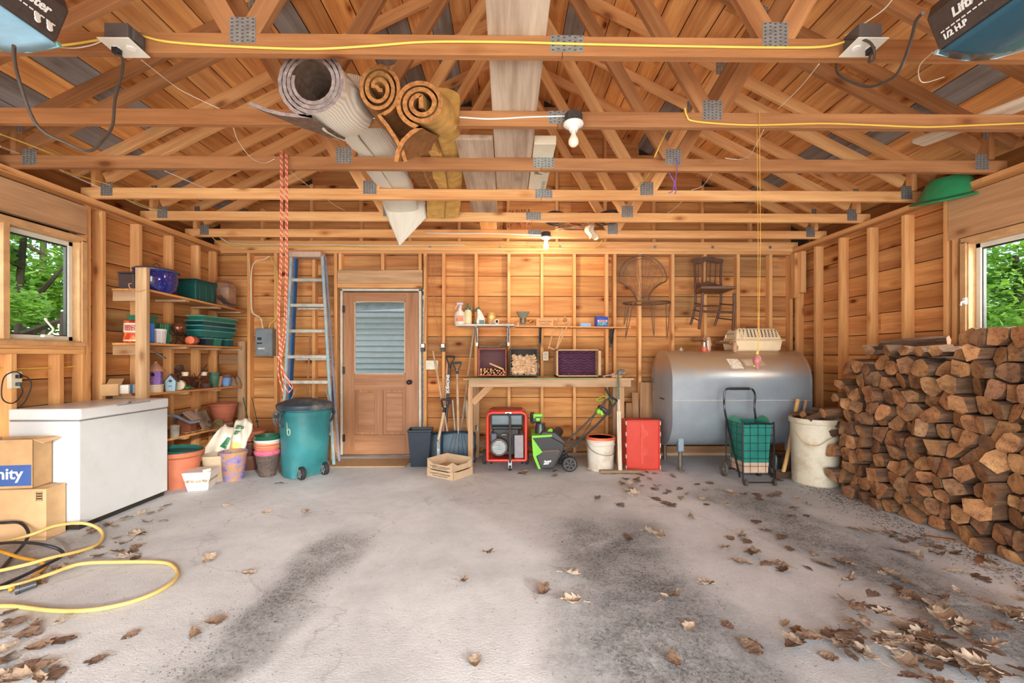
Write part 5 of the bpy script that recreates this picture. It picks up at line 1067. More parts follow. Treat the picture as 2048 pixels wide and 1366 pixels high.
for py in (556, 607, 659, 711, 762, 815, 866):
    t = (py - 512) / (900 - 512); y = 5.36 + (5.05 - 5.36) * t
    p = at(0, py, y); xl = tl.x + (bl_.x - tl.x) * t + .01; xr = tr_.x + (br.x - tr_.x) * t - .01
    G().b2((xl - L.x, y - L.y - .0, p.z - .03), (xr - L.x, y - L.y + .075, p.z)).b2((xl - L.x, y - L.y - .004, p.z - .034), (xr - L.x, y - L.y, p.z + .003)).o('step', LAL, lad, bev=.002)
    if py in (607, 711, 815): G().b2((xl + .04 - L.x, y - L.y + .11, p.z - .055), (xr + .02 - L.x, y - L.y + .14, p.z - .035)).o('rear_brace', LAL, lad)
for s_, p in ((1, bl_), (-1, br)):
    G().bar(V((p.x + s_ * .03, 5.06, .62)) - L, V((p.x + s_ * .13, 5.14, .86)) - L, .004, .022, up=(0, 1, 0)).o('brace', LAL, lad)
G().b2((at(581, 0, 5.36).x - L.x, 5.30 - L.y, at(0, 514, 5.36).z), (at(645, 0, 5.36).x - L.x, 5.45 - L.y, at(0, 503, 5.36).z)).o('top_cap', M(206, 178, 156, .6, var=.12, dirt=(168, 90, 66)), lad, bev=.006)
# trash can
tc = T('trash_can', 'teal green wheeled trash can with black lid by the ladder', 'trash can', (at(610, 0, 4.66).x, 4.66, 0), R(-38)); tc.scale = (1.03, 1.03, 1.06)
TG = M(44, 116, 122, .5, var=.15, sc=4, dirt=(66, 122, 122), name='faded_teal_plastic'); TGD = M(46, 62, 74, .45, var=.2, dirt=(140, 128, 116))
g = G(); n = 44; secs = [(.01, .86), (.03, .87), (.10, .885), (.3, .92), (.5, .96), (.60, .985), (.602, 1.03), (.64, 1.04), (.645, 1.0), (.66, 1.0)]
def sup(a, A_, B_, e=2.6): c_, s_ = cos(a), sin(a); return (A_ * abs(c_) ** (2 / e) * (1 if c_ > 0 else -1), B_ * abs(s_) ** (2 / e) * (1 if s_ > 0 else -1))
vs = []
for z, s_ in secs:
    for k in range(n):
        x, y = sup(2 * pi * k / n, .235 * s_, .225 * s_)
        if z < .12 and x > .10: x = .10 + (x - .10) * (.15 if z < .05 else .55)        # wheel recess
        vs.append((x, y, z))
fs = [(i * n + k, i * n + (k + 1) % n, (i + 1) * n + (k + 1) % n, (i + 1) * n + k) for i in range(len(secs) - 1) for k in range(n)] + [tuple(range(n - 1, -1, -1)), tuple((len(secs) - 1) * n + k for k in range(n))]
G().add(vs, fs).o('bin_body', TG, tc, smooth=True)
vs = []; secs = [(.655, 1.06), (.685, 1.09), (.70, 1.08), (.715, .98), (.73, .78), (.738, .55), (.742, .3), (.744, .02)]
for z, s_ in secs:
    for k in range(n): x, y = sup(2 * pi * k / n, .24 * s_, .235 * s_, 2.3); vs.append((x, y, z + (.012 * cos(6 * pi * k / n * 0 + y * 9) if .2 < s_ < .9 else 0)))
fs = [(i * n + k, i * n + (k + 1) % n, (i + 1) * n + (k + 1) % n, (i + 1) * n + k) for i in range(len(secs) - 1) for k in range(n)] + [tuple(range(n - 1, -1, -1)), tuple((len(secs) - 1) * n + k for k in range(n))]
G().add(vs, fs).o('lid', TGD, tc, smooth=True)
for s_ in (-1, 1):
    g = G(); y = s_ * .235; g.tube(smooth_path([(-.06, y * .98, .64), (-.065, y * 1.12, .635), (-.06, y * 1.2, .60), (-.04, y * 1.14, .52), (-.03, y * 1.0, .50)], 4), .011, 8).tube(smooth_path([(.06, y * .98, .64), (.065, y * 1.12, .635), (.06, y * 1.2, .60), (.04, y * 1.14, .52), (.03, y * 1.0, .50)], 4), .011, 8).bar((-.07, y * 1.2, .6), (.07, y * 1.2, .6), .02, .028)
    g.o('handle', TGD, tc, smooth=True)
    wv = T('x', 'x', 'x') if 0 else None
    wh = G().cyl((.165, s_ * .12 - .02, .062), (.165, s_ * .12 + .02, .062), .062, n=24).o('wheel', M(40, 40, 42, .6), tc, smooth=True, bev=.006)
    G().cyl((.165, s_ * .12 - .024, .062), (.165, s_ * .12 + .024, .062), .034, n=20).o('hub', M(92, 92, 92, .5), wh, smooth=True)
    for k in range(6): G().bar((.165 + .012 * cos(k * pi / 3), s_ * .12 - .026, .062 + .012 * sin(k * pi / 3)), (.165 + .045 * cos(k * pi / 3), s_ * .12 - .026, .062 + .045 * sin(k * pi / 3)), .006, .008, up=(0, 1, 0)).o('spoke', M(120, 120, 120, .5), wh)
text('16', .15, .0012, M(190, 196, 170, .7), tc, facing((-.19, -.142, .48), (.64, -.77, 0), (0, 0, 1)), 'painted_number', bold=-.001) if 0 else None
# painted number b: brushed loop
wl_ = at(571, 862, 4.2)
q = [(-.035, .10), (-.030, .05), (-.028, .0), (-.015, -.025), (.005, -.015), (.006, .02), (-.01, .035), (-.026, .015)]
g = G(); cc = Matrix.Rotation(R(38), 4, 'Z')
pts = []
for (dx, dz) in q:
    ang = R(-90 - 18) + R(38) + dx / .215; X_, Y_ = sup(ang, .235 * .955, .225 * .955); pts.append((X_ * 1.006, Y_ * 1.006, .45 + dz))
g.tube(smooth_path(pts, 5), .0035, 5); g.o('painted_number', M(186, 200, 160, .7), tc, smooth=True)
# things behind the ladder
def stick(name, label, cat, p, q, r, mat, r2=None, n=8): p = V(p); return tag(G().cyl((0, 0, 0), V(q) - p, r, r2, n).o(name, mat, smooth=True, loc=p), label, cat)
stick('wooden_pole', 'brown wooden pole leaning inside the stepladder', 'pole', at(611, 868, 5.2), at(620, 672, 5.34), .011, M(164, 112, 76, .7))
stick('dark_pole', 'dark blue pole leaning behind the ladder near the door', 'pole', at(664, 890, 5.35), at(667, 716, 5.42), .011, M(44, 52, 74, .5))
br_ = T('corn_broom', 'old straw broom standing upright between ladder and door', 'broom', (at(661, 0, 5.3).x, 5.33, 0))
G().cyl((0, 0, .28), (.01, .05, 1.15), .010, n=8).o('broom_handle', M(60, 62, 80, .5), br_, smooth=True)
g = G(); rn = random.Random(4)
for k in range(70): a = rn.uniform(-1, 1); b_ = rn.uniform(-.4, .4); g.cyl((a * .055, b_ * .05, .0), (a * .02, b_ * .02, .30), .0035, .003, 4, cap=False)
o_ = g.o('bristles', M(196, 150, 100, .85, var=.2), br_); o_['kind'] = 'stuff'
G().lathe([(.022, .20), (.024, .205), (.022, .31), (.014, .32)], n=10).o('ferrule', M(186, 178, 160, .5), br_, smooth=True)
# mat
a = fl(640, 940); dm = G().b2((-.44, -.19, 0), (.44, .19, .012)).o('door_mat', M(178, 146, 110, .95, var=.12, bs=.8, sc=30), bev=.004, loc=(at(735, 0, 5.1).x + .02, 5.14, 0)); tag(dm, 'flat tan doormat in front of the back door', 'door mat')
# door-side switches
for px, lb in ((846, 'small black and white chime box beside the door frame'), (886, 'small black and white chime box on stud beyond the door')):
    p = at(px, 695, 5.47); r = T('control_box', lb, 'control', p)
    G().box((0, 0, 0), (.052, .03, .10)).o('case', BLACK, r, bev=.003); G().box((0, -.017, .022), (.042, .004, .045)).o('white_face', WHITE, r); G().cyl((0, -.016, -.03), (0, -.02, -.03), .010, n=12).o('button', M(60, 66, 76, .4), r)
p = at(864, 730, 5.47); r = T('switch_plate', 'double beige light switch plate right of the door', 'switch', p)
G().box((0, 0, 0), (.155, .04, .115)).o('plate', M(214, 206, 182, .4), r, bev=.004)
for dx in (-.03, .03): G().box((dx, -.024, 0), (.012, .012, .026), rx=.3).o('toggle', WHITE, r)
# tools right of the door
BN = M(38, 48, 62, .35, var=.12)
bn = T('black_bin', 'tall black plastic wastebasket to the right of the door', 'bin', (at(843, 0, 5.1).x, 5.05, 0), R(4))
g = G(); vs = []
def ring(w_, d_, z): return [(-w_, -d_, z), (w_, -d_, z), (w_, d_, z), (-w_, d_, z)]
R_ = ring(.098, .085, 0) + ring(.128, .115, .39) + ring(.135, .122, .40) + ring(.135, .122, .415) + ring(.124, .111, .415) + ring(.092, .08, .01)
fs = [(0, 1, 2, 3)] + [(i * 4 + k, i * 4 + (k + 1) % 4, (i + 1) * 4 + (k + 1) % 4, (i + 1) * 4 + k) for i in range(5) for k in range(4)] + [(20, 21, 22, 23)]
G().add(R_, fs).o('bin_shell', BN, bn, bev=.008, seg=2)
SHB = M(26, 62, 82, .38, var=.15, name='dark_blue_plastic'); WDH = M(196, 164, 130, .65, var=.15)
def snow_shovel(label, xc, Y, wd, hh, top, topY, hmat, gripm, rz=0, blade=SHB):
    r = T('snow_shovel', label, 'shovel', (xc, Y, 0), rz)
    def f(u, v): x = (u - .5) * wd; return (x, .07 * v - .015 * abs(2 * u - 1), hh * v * (1 - .06 * (2 * u - 1) ** 2))
    G().grid(f, 14, 10).o('blade', blade, r, smooth=True, solid=.006)
    for k in range(5): x = (k - 2) * wd / 6; G().bar((x, -.006, .03), (x * .4, .05, hh * .93), .010, .008, up=(0, 1, 0)).o('rib', blade, r, bev=.002)
    t = V(top) - r.location; t.rotate(Matrix.Rotation(-rz, 3, 'Z')); b = V((0, .045, hh * .5))
    G().cyl(b, t - (t - b).normalized() * .10, .015, n=10).o('shaft', hmat, r, smooth=True)
    d = (t - b).normalized(); s_ = d.cross(V((0, 1, 0))).normalized(); q = t - d * .12
    g = G(); g.tube(smooth_path([q, q + d * .035 + s_ * .022, q + d * .10 + s_ * .05, q + d * .115 + s_ * .045], 4), .009, 7); g.tube(smooth_path([q, q + d * .035 - s_ * .022, q + d * .10 - s_ * .05, q + d * .115 - s_ * .045], 4), .009, 7); g.cyl(q + d * .112 + s_ * .05, q + d * .112 - s_ * .05, .012, n=10).cyl(q - d * .03, q + d * .01, .018, n=10)
    g.o('d_grip', gripm, r, smooth=True); return r
s1 = snow_shovel('black snow shovel with blue shaft sticker left of the others', at(888, 0, 5.2).x, 5.22, .42, .34, at(901, 712, 5.44), 0, M(58, 58, 66, .4), BLACK)
s2 = snow_shovel('blue snow shovel with pale wooden shaft and green grip', at(912, 0, 5.2).x + .03, 5.16, .40, .36, at(914, 724, 5.40), 0, WDH, M(30, 66, 72, .4))
text('SNOWJOE', .048, .001, WHITE, s1, facing(at(895.5, 768, 5.335) - s1.location, (-.02, .0, -1), (1, 0, 0)), bold=.0015)
sp = T('garden_spade', 'digging fork with black D-handle standing in front of shovels', 'spade', (at(876, 0, 4.95).x, 4.98, 0))
t = at(893, 798, 5.12) - sp.location; b = V((0, 0, .30)); d = (t - b).normalized(); s_ = V((1, 0, 0))
G().cyl(b, t - d * .09, .016, n=10).o('shaft', M(206, 178, 144, .7), sp, smooth=True)
g = G(); q = t - d * .11; g.tube(smooth_path([q, q + d * .03 + s_ * .03, q + d * .10 + s_ * .055], 4), .010, 7); g.tube(smooth_path([q, q + d * .03 - s_ * .03, q + d * .10 - s_ * .055], 4), .010, 7); g.cyl(q + d * .105 + s_ * .058, q + d * .105 - s_ * .058, .012, n=10).cyl(q - d * .05, q + d * .01, .018, n=10).o('d_grip', BLACK, sp, smooth=True)
G().bar((0, 0, .0), (0, .0, .28), .03, .006, up=(0, 1, 0)).cyl((0, 0, .2), b + d * .03, .012, .018, n=8).o('socket', STEEL, sp)
for (p, Y1, q, Y2, r_, mt, lb) in (((866, 702), 5.44, (898, 880), 5.25, .012, WDH, 'pale wooden tool handle crossing left of the shovels'), ((895, 716), 5.45, (886, 890), 5.3, .014, M(178, 134, 104, .6), 'tan tool handle leaning steeply behind the fork'),
    ((950, 640), 5.46, (926, 830), 5.38, .012, M(172, 150, 122, .8), 'weathered stick leaning against the stud beside the red crate'), ((905, 800), 5.44, (912, 885), 5.35, .010, M(206, 196, 178, .7), 'short pale stick between the two shovels'), ((933, 792), 5.46, (916, 890), 5.32, .012, M(176, 156, 136, .8), 'grey stick leaning right of the shovels'),
    ((932, 800), 5.44, (938, 870), 5.42, .018, M(190, 172, 146, .8), 'short thick stick beside bench leg')):
    stick('tool_handle', lb, 'tool handle', at(p[0], p[1], Y1), at(q[0], q[1], Y2), r_, mt)
# nested cardboard trays
KB = M(200, 172, 140, .8, var=.08)
def tray(label, c, rz, w_, d_, h0, h1, txt):
    r = T('cardboard_tray', label, 'box', c, rz); a, b_ = w_ / 2, d_ / 2; t = .004
    for (nm, pl, ax, p0, p1) in (('front_wall', [(-a, 0), (a, 0), (a, h1), (a * .55, h0), (-a * .55, h0), (-a, h1)], 'y', -b_, -b_ + t), ('rear_wall', [(-a, 0), (a, 0), (a, h1), (-a, h1)], 'y', b_ - t, b_), ('side_wall', [(-b_, 0), (b_, 0), (b_, h1), (-b_, h1)], 'x', -a, -a + t), ('side_wall', [(-b_, 0), (b_, 0), (b_, h1), (b_ * .5, h0), (-b_ * .5, h0), (-b_, h1)], 'x', a - t, a)):
        G().prism(pl, p0, p1, ax).o(nm, KB, r)
    G().box((0, 0, .003), (w_ - .01, d_ - .01, .004)).o('bottom', M(184, 148, 108, .8, dirt=(110, 84, 60)), r)
    for z, s_, tt in ((h0 * .62, .026, "Longfellow's Greenhouses"), (h0 * .30, .015, 'Manchester, Maine 207-622-5965')): text(tt, s_, .0006, M(58, 48, 40, .7), r, facing((0, -b_ - .0008, z), (1, 0, 0), (0, 0, 1)))
    return r
pc = at(898, 0, 4.55); tray('lower cardboard plant tray with printed lettering', (pc.x, 4.63, 0), R(-34), .36, .31, .07, .085, 1); tray('upper cardboard plant tray nested skewed on the lower one', (pc.x - .005, 4.64, .078), R(-35), .35, .30, .055, .10, 1)
# ---------------------------------------------------------------- workbench
wbk = T('workbench', 'long workbench of worn boards against back wall', 'workbench', (at(1095, 0, 5.2).x, 5.2, 0)); L = wbk.location
BY = 4.98; zt_ = at(0, 757, BY).z
bx0, bx1 = at(934, 0, BY).x, at(1264, 0, BY).x
beam('bench_top', (bx0 - .04, 5.22, zt_ - .011), (bx1 + .02, 5.22, zt_ - .011), .50, .02, W_OLD, wbk, color=(1.05, 1.0, .92))
G().b2((bx0 + .02 - L.x, BY - .012 - L.y, zt_ - .012), (at(1200, 0, BY).x - L.x, BY - .006 - L.y, zt_ - .004)).o('green_edge', M(70, 150, 110, .5), wbk)
za, zb_ = at(0, 758, BY).z - .012, at(0, 775, BY).z
beam('front_apron', (bx0 + .02, BY + .02, (za + zb_) / 2), (bx1 - .01, BY + .02, (za + zb_) / 2), .038, za - zb_, W_OLD, wbk)
beam('back_apron', (bx0 + .02, 5.47, (za + zb_) / 2), (bx1 - .01, 5.47, (za + zb_) / 2), .038, za - zb_, W_OLD, wbk)
for px in (939.5, 1242):
    x = at(px, 0, BY).x + .005; beam('leg', (x, BY + .06, 0), (x, BY + .06, zb_), .038, .085 if px > 1000 else .055, W_OLD, wbk, up=(0, 1, 0) if 0 else (1, 0, 0), color=(1.08, 1.02, .94))
    beam('leg', (x + .04, 5.43, 0), (x + .04, 5.43, zb_), .038, .07, W_OLD, wbk, up=(1, 0, 0))
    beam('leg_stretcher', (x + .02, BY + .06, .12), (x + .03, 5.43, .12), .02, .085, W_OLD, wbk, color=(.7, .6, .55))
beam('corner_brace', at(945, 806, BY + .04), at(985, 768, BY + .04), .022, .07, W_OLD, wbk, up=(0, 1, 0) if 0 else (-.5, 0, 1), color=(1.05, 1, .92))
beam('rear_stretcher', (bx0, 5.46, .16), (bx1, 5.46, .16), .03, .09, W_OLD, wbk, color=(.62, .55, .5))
G().box((0, 0, 0), (.012, .09, .055), rz=.3).o('bracket_plate', GALV, wbk, loc=(at(950, 0, BY).x - L.x, .03, at(0, 865, BY).z))
# crates
def crate(label, a, b_, Y, dep, mat, wall_wires=True, rim=.012):
    p, q = at(a[0], a[1], Y), at(b_[0], b_[1], Y); w_ = q.x - p.x; h_ = p.z - q.z
    r = T('milk_crate', label, 'crate', ((p.x + q.x) / 2, Y + dep / 2, q.z)); a_, d_ = w_ / 2, dep / 2
    g = G()
    for y in (-d_, d_):
        g = G(); g.b2((-a_, y - rim * .4, 0), (a_, y + rim * .4, rim)).b2((-a_, y - rim * .4, h_ - rim), (a_, y + rim * .4, h_)).b2((-a_, y - rim * .4, 0), (-a_ + rim, y + rim * .4, h_)).b2((a_ - rim, y - rim * .4, 0), (a_, y + rim * .4, h_))
        g.o('rim', mat, r, bev=.003)
    g = G()
    for k in range(10): x = -a_ + (k + .5) * w_ / 10; g.b2((x - .002, d_ - .004, 0), (x + .002, d_, h_))
    for k in range(10): z = (k + .5) * h_ / 10; g.b2((-a_, d_ - .004, z - .002), (a_, d_, z + .002))
    o_ = g.o('back_grid', mat, r)
    for s_ in (-1, 1):
        g = G(); x = s_ * (a_ - .004)
        for k in range(9): y = -d_ + (k + .5) * dep / 9; g.b2((x - .002, y - .002, 0), (x + .002, y + .002, h_))
        for k in range(9): z = (k + .5) * h_ / 9; g.b2((x - .002, -d_, z - .002), (x + .002, d_, z + .002))
        g.o('side_grid', mat, r)
    for z in (.003, h_ - .003): G().b2((-a_, -d_, z - .003), (a_, d_, z + .003)).o('panel', mat, r)
    return r, w_, h_, dep
RC = M(150, 66, 58, .45); KC = M(66, 60, 56, .5)
r, w_, h_, dp = crate('red milk crate lying on its side full of kindling', (956, 697), (1013, 752), 5.12, .30, RC)
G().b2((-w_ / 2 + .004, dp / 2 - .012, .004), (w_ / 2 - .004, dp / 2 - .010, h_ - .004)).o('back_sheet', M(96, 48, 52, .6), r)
rn = random.Random(6); KIN = [M(214, 172, 122, .8), M(196, 146, 96, .8), M(182, 128, 84, .8)]; c = r.location
for k in range(30):
    row = k // 8; x = c.x + (-.135 + (k % 8) * .037 + rn.uniform(-.008, .008) + .012 * (row % 2)); z = c.z + .016 + row * .021 + rn.uniform(-.002, .002); y0 = 5.115 + rn.uniform(-.01, .05)
    if row == 3 and k % 8 > 4: continue
    x = min(max(x, c.x - w_ / 2 + .025), c.x + w_ / 2 - .025)
    pl = [(cos(t) * .015 * rn.uniform(.7, 1.1), sin(t) * .0115 * rn.uniform(.7, 1.1)) for t in [rn.uniform(-.3, .3) + j * 2 * pi / 5 for j in range(5)]]
    o_ = G().prism(pl, 0, .22 + rn.uniform(-.03, .02), 'y').o('kindling_stick', KIN[k % 3], loc=(x, y0, z)); tag(o_, 'split kindling stick in the red milk crate', 'kindling', 'kindling sticks in red crate')
stick('kindling_stick', 'long kindling stick slanting across top of the kindling', 'kindling', (c.x + .13, 5.125, c.z + .075), (c.x - .03, 5.15, c.z + .145), .010, KIN[0], n=5)
r, w_, h_, dp = crate('grey milk crate stuffed with crumpled brown paper', (1020, 697), (1077, 752), 5.12, .30, KC)
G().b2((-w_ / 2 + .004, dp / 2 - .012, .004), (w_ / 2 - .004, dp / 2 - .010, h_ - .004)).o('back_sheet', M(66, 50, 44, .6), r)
def crumple(c, s_, seed, mat, label):
    rn = random.Random(seed); g = G(); n_, m_ = 14, 10; vs = []
    for j in range(m_ + 1):
        for i in range(n_):
            a = 2 * pi * i / n_; p_ = pi * j / m_; k_ = rn.uniform(.35, 1.35); vs.append((s_[0] * sin(p_) * cos(a) * k_, s_[1] * sin(p_) * sin(a) * k_, s_[2] * cos(p_) * k_))
    fs = [(j * n_ + i, j * n_ + (i + 1) % n_, (j + 1) * n_ + (i + 1) % n_, (j + 1) * n_ + i) for j in range(m_) for i in range(n_)]
    g.add(vs, fs); return tag(g.o('paper_wad', mat, loc=c), label, 'paper', 'crumpled paper in the grey crate')
PAP = M(214, 178, 140, .8, var=.1); c = r.location
for k in range(12):
    row, cc = divmod(k, 4); crumple((c.x + (-.105 + cc * .07 + (row % 2) * .02), 5.185 + rn.uniform(-.01, .02), c.z + .055 + row * .066), (.052, .05, .052), k, PAP, 'crumpled wad of brown packing paper in grey crate')
# mauve lined wooden box
p, q = at(1113, 699, 5.1), at(1202, 753, 5.1); r = T('lined_box', 'wooden box with purple egg-crate lining open toward the room', 'box', ((p.x + q.x) / 2, 5.25, q.z)); a_ = (q.x - p.x) / 2; h_ = p.z - q.z
for A0, A1 in (((-a_, -.15, 0), (a_, .15, .012)), ((-a_, -.15, h_ - .012), (a_, .15, h_)), ((-a_, -.15, 0), (-a_ + .018, .15, h_)), ((a_ - .03, -.15, 0), (a_, .15, h_))): G().b2(A0, A1).o('side', M(196, 160, 122, .7), r)
G().grid(lambda u, v: (-a_ + .02 + (2 * a_ - .05) * u, .03 + .020 * sin(2 * pi * 4.5 * (v + .028 * sin(u * 2 * pi * 6))), .012 + (h_ - .024) * v), 70, 40).o('foam_lining', M(96, 58, 84, .6, var=.12), r, smooth=True)
# black tray on top of the crate
g = G(); g.box((0, 0, .01), (.27, .22, .012)).bar((-.13, -.1, .014), (.13, -.1, .03), .012, .03).bar((.02, -.09, .02), (.12, .06, .075), .012, .02)
tag(G().grid(lambda u, v: (-.15 + .3 * u, -.13 + .24 * v, .012 + .035 * abs(u - .5) * (1 + v) + (.05 * max(0, u - .72) * 4 * (1 - abs(u - .86) * 5) if u > .66 else 0)), 14, 8).o('black_tray', M(38, 40, 46, .35), smooth=False, solid=.008, loc=(at(985, 0, 5.12).x, 5.26, at(0, 697, 5.12).z + .003)), 'black plastic tray lying on top of the red crate', 'tray')
# wall shelves
def shelf(label, a, b_, Y, mat, dep=.2, brk=(), bm=STEEL, thick=.022, col=(1, 1, 1)):
    p, q = at(a[0], a[1], Y), at(b_[0], b_[1], Y); r = T('wall_shelf', label, 'shelf', ((p.x + q.x) / 2, 5.5, p.z))
    beam('shelf_board', (p.x, Y + dep / 2, p.z - thick / 2), (q.x, Y + dep / 2, q.z - thick / 2), dep, thick, mat, r, color=col)
    for px, pyb in brk:
        x = at(px, 0, Y).x - r.location.x; z = at(0, pyb, 5.45).z - r.location.z
        G().b2((x - .015, -.012, z), (x + .015, 0, -thick)).b2((x - .012, -.18, -thick - .01), (x + .012, 0, -thick)).bar((x, -.006, z + .04), (x, -.16, -thick - .006), .016, .006, up=(0, 1, 0)).o('bracket', bm, r, bev=.002)
    return r
PLW = M(206, 204, 196, .5, var=.08, dirt=(170, 140, 110)); 
shelf('short painted white wall shelf on metal brackets', (911, 648), (1028, 648), 5.25, PLW, .24, ((951, 692), (1017, 692)), GALV)
shelf('long thin plywood wall shelf on black brackets', (1030, 651), (1262, 654), 5.27, W_STUD, .22, ((1083, 693), (1231, 694)), M(60, 60, 60, .5, .5), .014)
zA, zB = at(0, 648, 5.3).z, at(0, 652, 5.3).z
# spray bottle
def X_(px, Y=5.34): return at(px, 0, Y).x
r = T('spray_bottle', 'white spray bottle with purple trigger at left end of shelf', 'bottle', (X_(920), 5.34, zA + .001))
G().lathe([(.001, 0), (.06, 0), (.066, .01), (.066, .11), (.058, .145), (.03, .165), (.018, .18), (.016, .2), (.001, .2)], n=24, sy=.6).o('bottle_body', M(226, 220, 212, .35), r, smooth=True)
G().box((0, -.0405, .07), (.09, .002, .07)).box((-.01, -.0415, .05), (.06, .002, .025)).o('label', M(206, 128, 92, .5, var=.4), r)
G().box((.008, 0, .215), (.03, .03, .035)).box((-.0, 0, .25), (.075, .028, .028)).bar((-.03, 0, .24), (-.06, 0, .19), .014, .012, up=(1, 0, 0)).o('spray_head', M(196, 192, 206, .4), r, bev=.004)
r = T('pump_sprayer', 'cream pump sprayer with green top on white shelf', 'bottle', (X_(936), 5.34, zA + .001))
G().lathe([(.001, 0), (.042, 0), (.046, .01), (.046, .15), (.036, .175), (.02, .18), (.001, .18)], n=20).o('tank', M(226, 206, 160, .4), r, smooth=True)
G().lathe([(.026, .176), (.03, .18), (.03, .205), (.014, .215), (.01, .225), (.01, .245), (.016, .25), (.001, .255)], n=16).box((-.03, 0, .205), (.03, .014, .014)).box((.045, -.02, .19), (.014, .014, .05)).o('pump_top', M(84, 112, 86, .45), r, smooth=True)
r = T('handled_jug', 'white jug with dark green cap and slanted neck on shelf', 'jug', (X_(960), 5.35, zA + .001))
G().prism([(-.04, 0), (.055, 0), (.06, .07), (.02, .15), (-.01, .19), (-.035, .18), (-.03, .1), (-.045, .04)], -.028, .028, 'y').o('jug_body', M(226, 220, 210, .4), r, bev=.010, seg=2)
G().box((.02, -.03, .03), (.06, .002, .045)).o('label', M(90, 128, 120, .5, var=.3), r); G().box((-.02, 0, .195), (.04, .035, .03), ry=-.5).box((-.05, 0, .17), (.03, .02, .03), ry=-.5).o('cap', M(60, 96, 72, .45), r, bev=.004)
r = T('golden_can', 'golden brown tin behind the white jug', 'tin', (X_(983), 5.40, zA + .001))
G().lathe([(.001, 0), (.055, 0), (.055, .135), (.057, .138), (.057, .144), (.001, .142)], n=24).o('tin_body', M(212, 160, 92, .4, .3), r, smooth=True); G().cyl((0, -.056, .09), (0, -.058, .09), .025, n=20).o('emblem', M(236, 206, 130, .5), r)
r = T('tape_roll', 'roll of clear tape on its side with end trailing off', 'tape', (X_(990), 5.30, zA + .032), R(-60))
Tm = Matrix.Rotation(R(90), 4, 'Y')
G().lathe([(.019, -.05), (.031, -.05), (.031, .05), (.019, .05)], n=24, T=Tm, closed=True).o('tape_body', M(226, 196, 170, .25), r, smooth=True); G().lathe([(.016, -.051), (.0195, -.051), (.0195, .051), (.016, .051)], n=20, T=Tm, closed=True).o('core', M(150, 110, 80, .8), r, smooth=True)
b = at(1003, 645, 5.3); P_ = [(0, 0, .004), (.04, 0, .012), (.08, 0, .028), (.13, 0, .03), (.15, 0, .035)]
tag(G().grid(lambda u, v: (.15 * u, -.012 + .024 * v, .004 + .03 * u + .006 * sin(u * 12)), 16, 1).o('tape_strip', M(226, 190, 170, .4), solid=.002, loc=(b.x, 5.3, zA + .001)), 'pale curled strip lying beside the tape roll', 'strip')
r = T('hand_mill', 'grey metal hand mill with square hopper at junction of shelves', 'hand mill', (X_(1046), 5.36, zB + .0))
g = G(); vs = ring(.035, .03, .10) + ring(.078, .06, .175) + ring(.083, .065, .18) + ring(.068, .05, .178) + ring(.028, .022, .11)
g.add(vs, [(0, 1, 2, 3)] + [(i * 4 + k, i * 4 + (k + 1) % 4, (i + 1) * 4 + (k + 1) % 4, (i + 1) * 4 + k) for i in range(4) for k in range(4)] + [(16, 17, 18, 19)]).o('hopper', M(122, 122, 104, .45, .3), r, bev=.005)
G().cyl((0, 0, .04), (0, 0, .11), .034, .04, n=16).cyl((0, -.04, .06), (0, .03, .06), .02, n=12).b2((-.04, -.02, 0), (.04, .02, .02)).b2((-.012, -.03, 0), (.012, -.02, .07)).o('housing', M(112, 100, 88, .45, .4), r, smooth=True, bev=.002)
G().tube([(.03, -.01, .05), (.07, -.02, .05), (.09, -.02, .07)], .006, 6).sph((.095, -.02, .07), .012, n=8, m=6).o('crank', M(206, 150, 80, .4, .4), r, smooth=True)
for dx in (-.035, .0, .035): G().cyl((dx - .06, -.03, .0), (dx - .06, -.03, .05 - abs(dx)), .01, n=10).o('screw_jar', M(200, 178, 160, .3), r, smooth=True)
r = T('cardboard_carton', 'long brown carton with handwriting on the plywood shelf', 'box', (X_(1089, 5.38), 5.40, zB), 0)
G().b2((-.105, -.06, 0), (.105, .06, .10)).o('carton', M(206, 156, 108, .8), r, bev=.003)
text('Outdoor Lights', .026, .0006, M(80, 54, 36, .7), r, facing((0, -.0608, .062), (1, 0, 0), (0, 0, 1)), 'handwriting', shear=.3); text('Xmas Tree', .026, .0006, M(80, 54, 36, .7), r, facing((-.005, -.0608, .030), (1, 0, 0), (0, 0, 1)), 'handwriting', shear=.3)
r = T('wooden_bracket', 'pale wooden bracket frames hanging over the plywood shelf', 'wooden bracket', (X_(1118), 5.3, zB))
for a, b_ in (((1107, 658), (1097, 698)), ((1124, 656), (1112, 700)), ((1135, 652), (1113, 698)), ((1117, 635), (1112, 656)), ((1143, 636), (1136, 654)), ((1096, 694), (1115, 702)), ((1111, 648), (1140, 646))):
    beam('slat', at(a[0], a[1], 5.27 + .01 * (a[0] % 3)), at(b_[0], b_[1], 5.27 + .01 * (a[0] % 3)), .014, .018, W_OLD, r, up=(0, 1, 0), color=(1.15, 1.1, 1.0))
G().sph(at(1130, 640, 5.34) - r.location, .026, 1, 12, 8).cyl(at(1130, 636, 5.34) - r.location, at(1130, 632, 5.34) - r.location, .014, n=10).o('knob', M(180, 130, 86, .7), r, smooth=True)
tag(G().box((0, 0, .022), (.13, .07, .044)).box((0, 0, .0445), (.10, .05, .002)).o('blue_package', M(126, 170, 214, .4, var=.2), bev=.012, seg=2, loc=(X_(1170), 5.34, zB - .003)), 'light blue soft package lying on the plywood shelf', 'package')
r = T('blue_box', 'bright blue box with picture label on the plywood shelf', 'box', (X_(1203), 5.36, zB - .006), R(6))
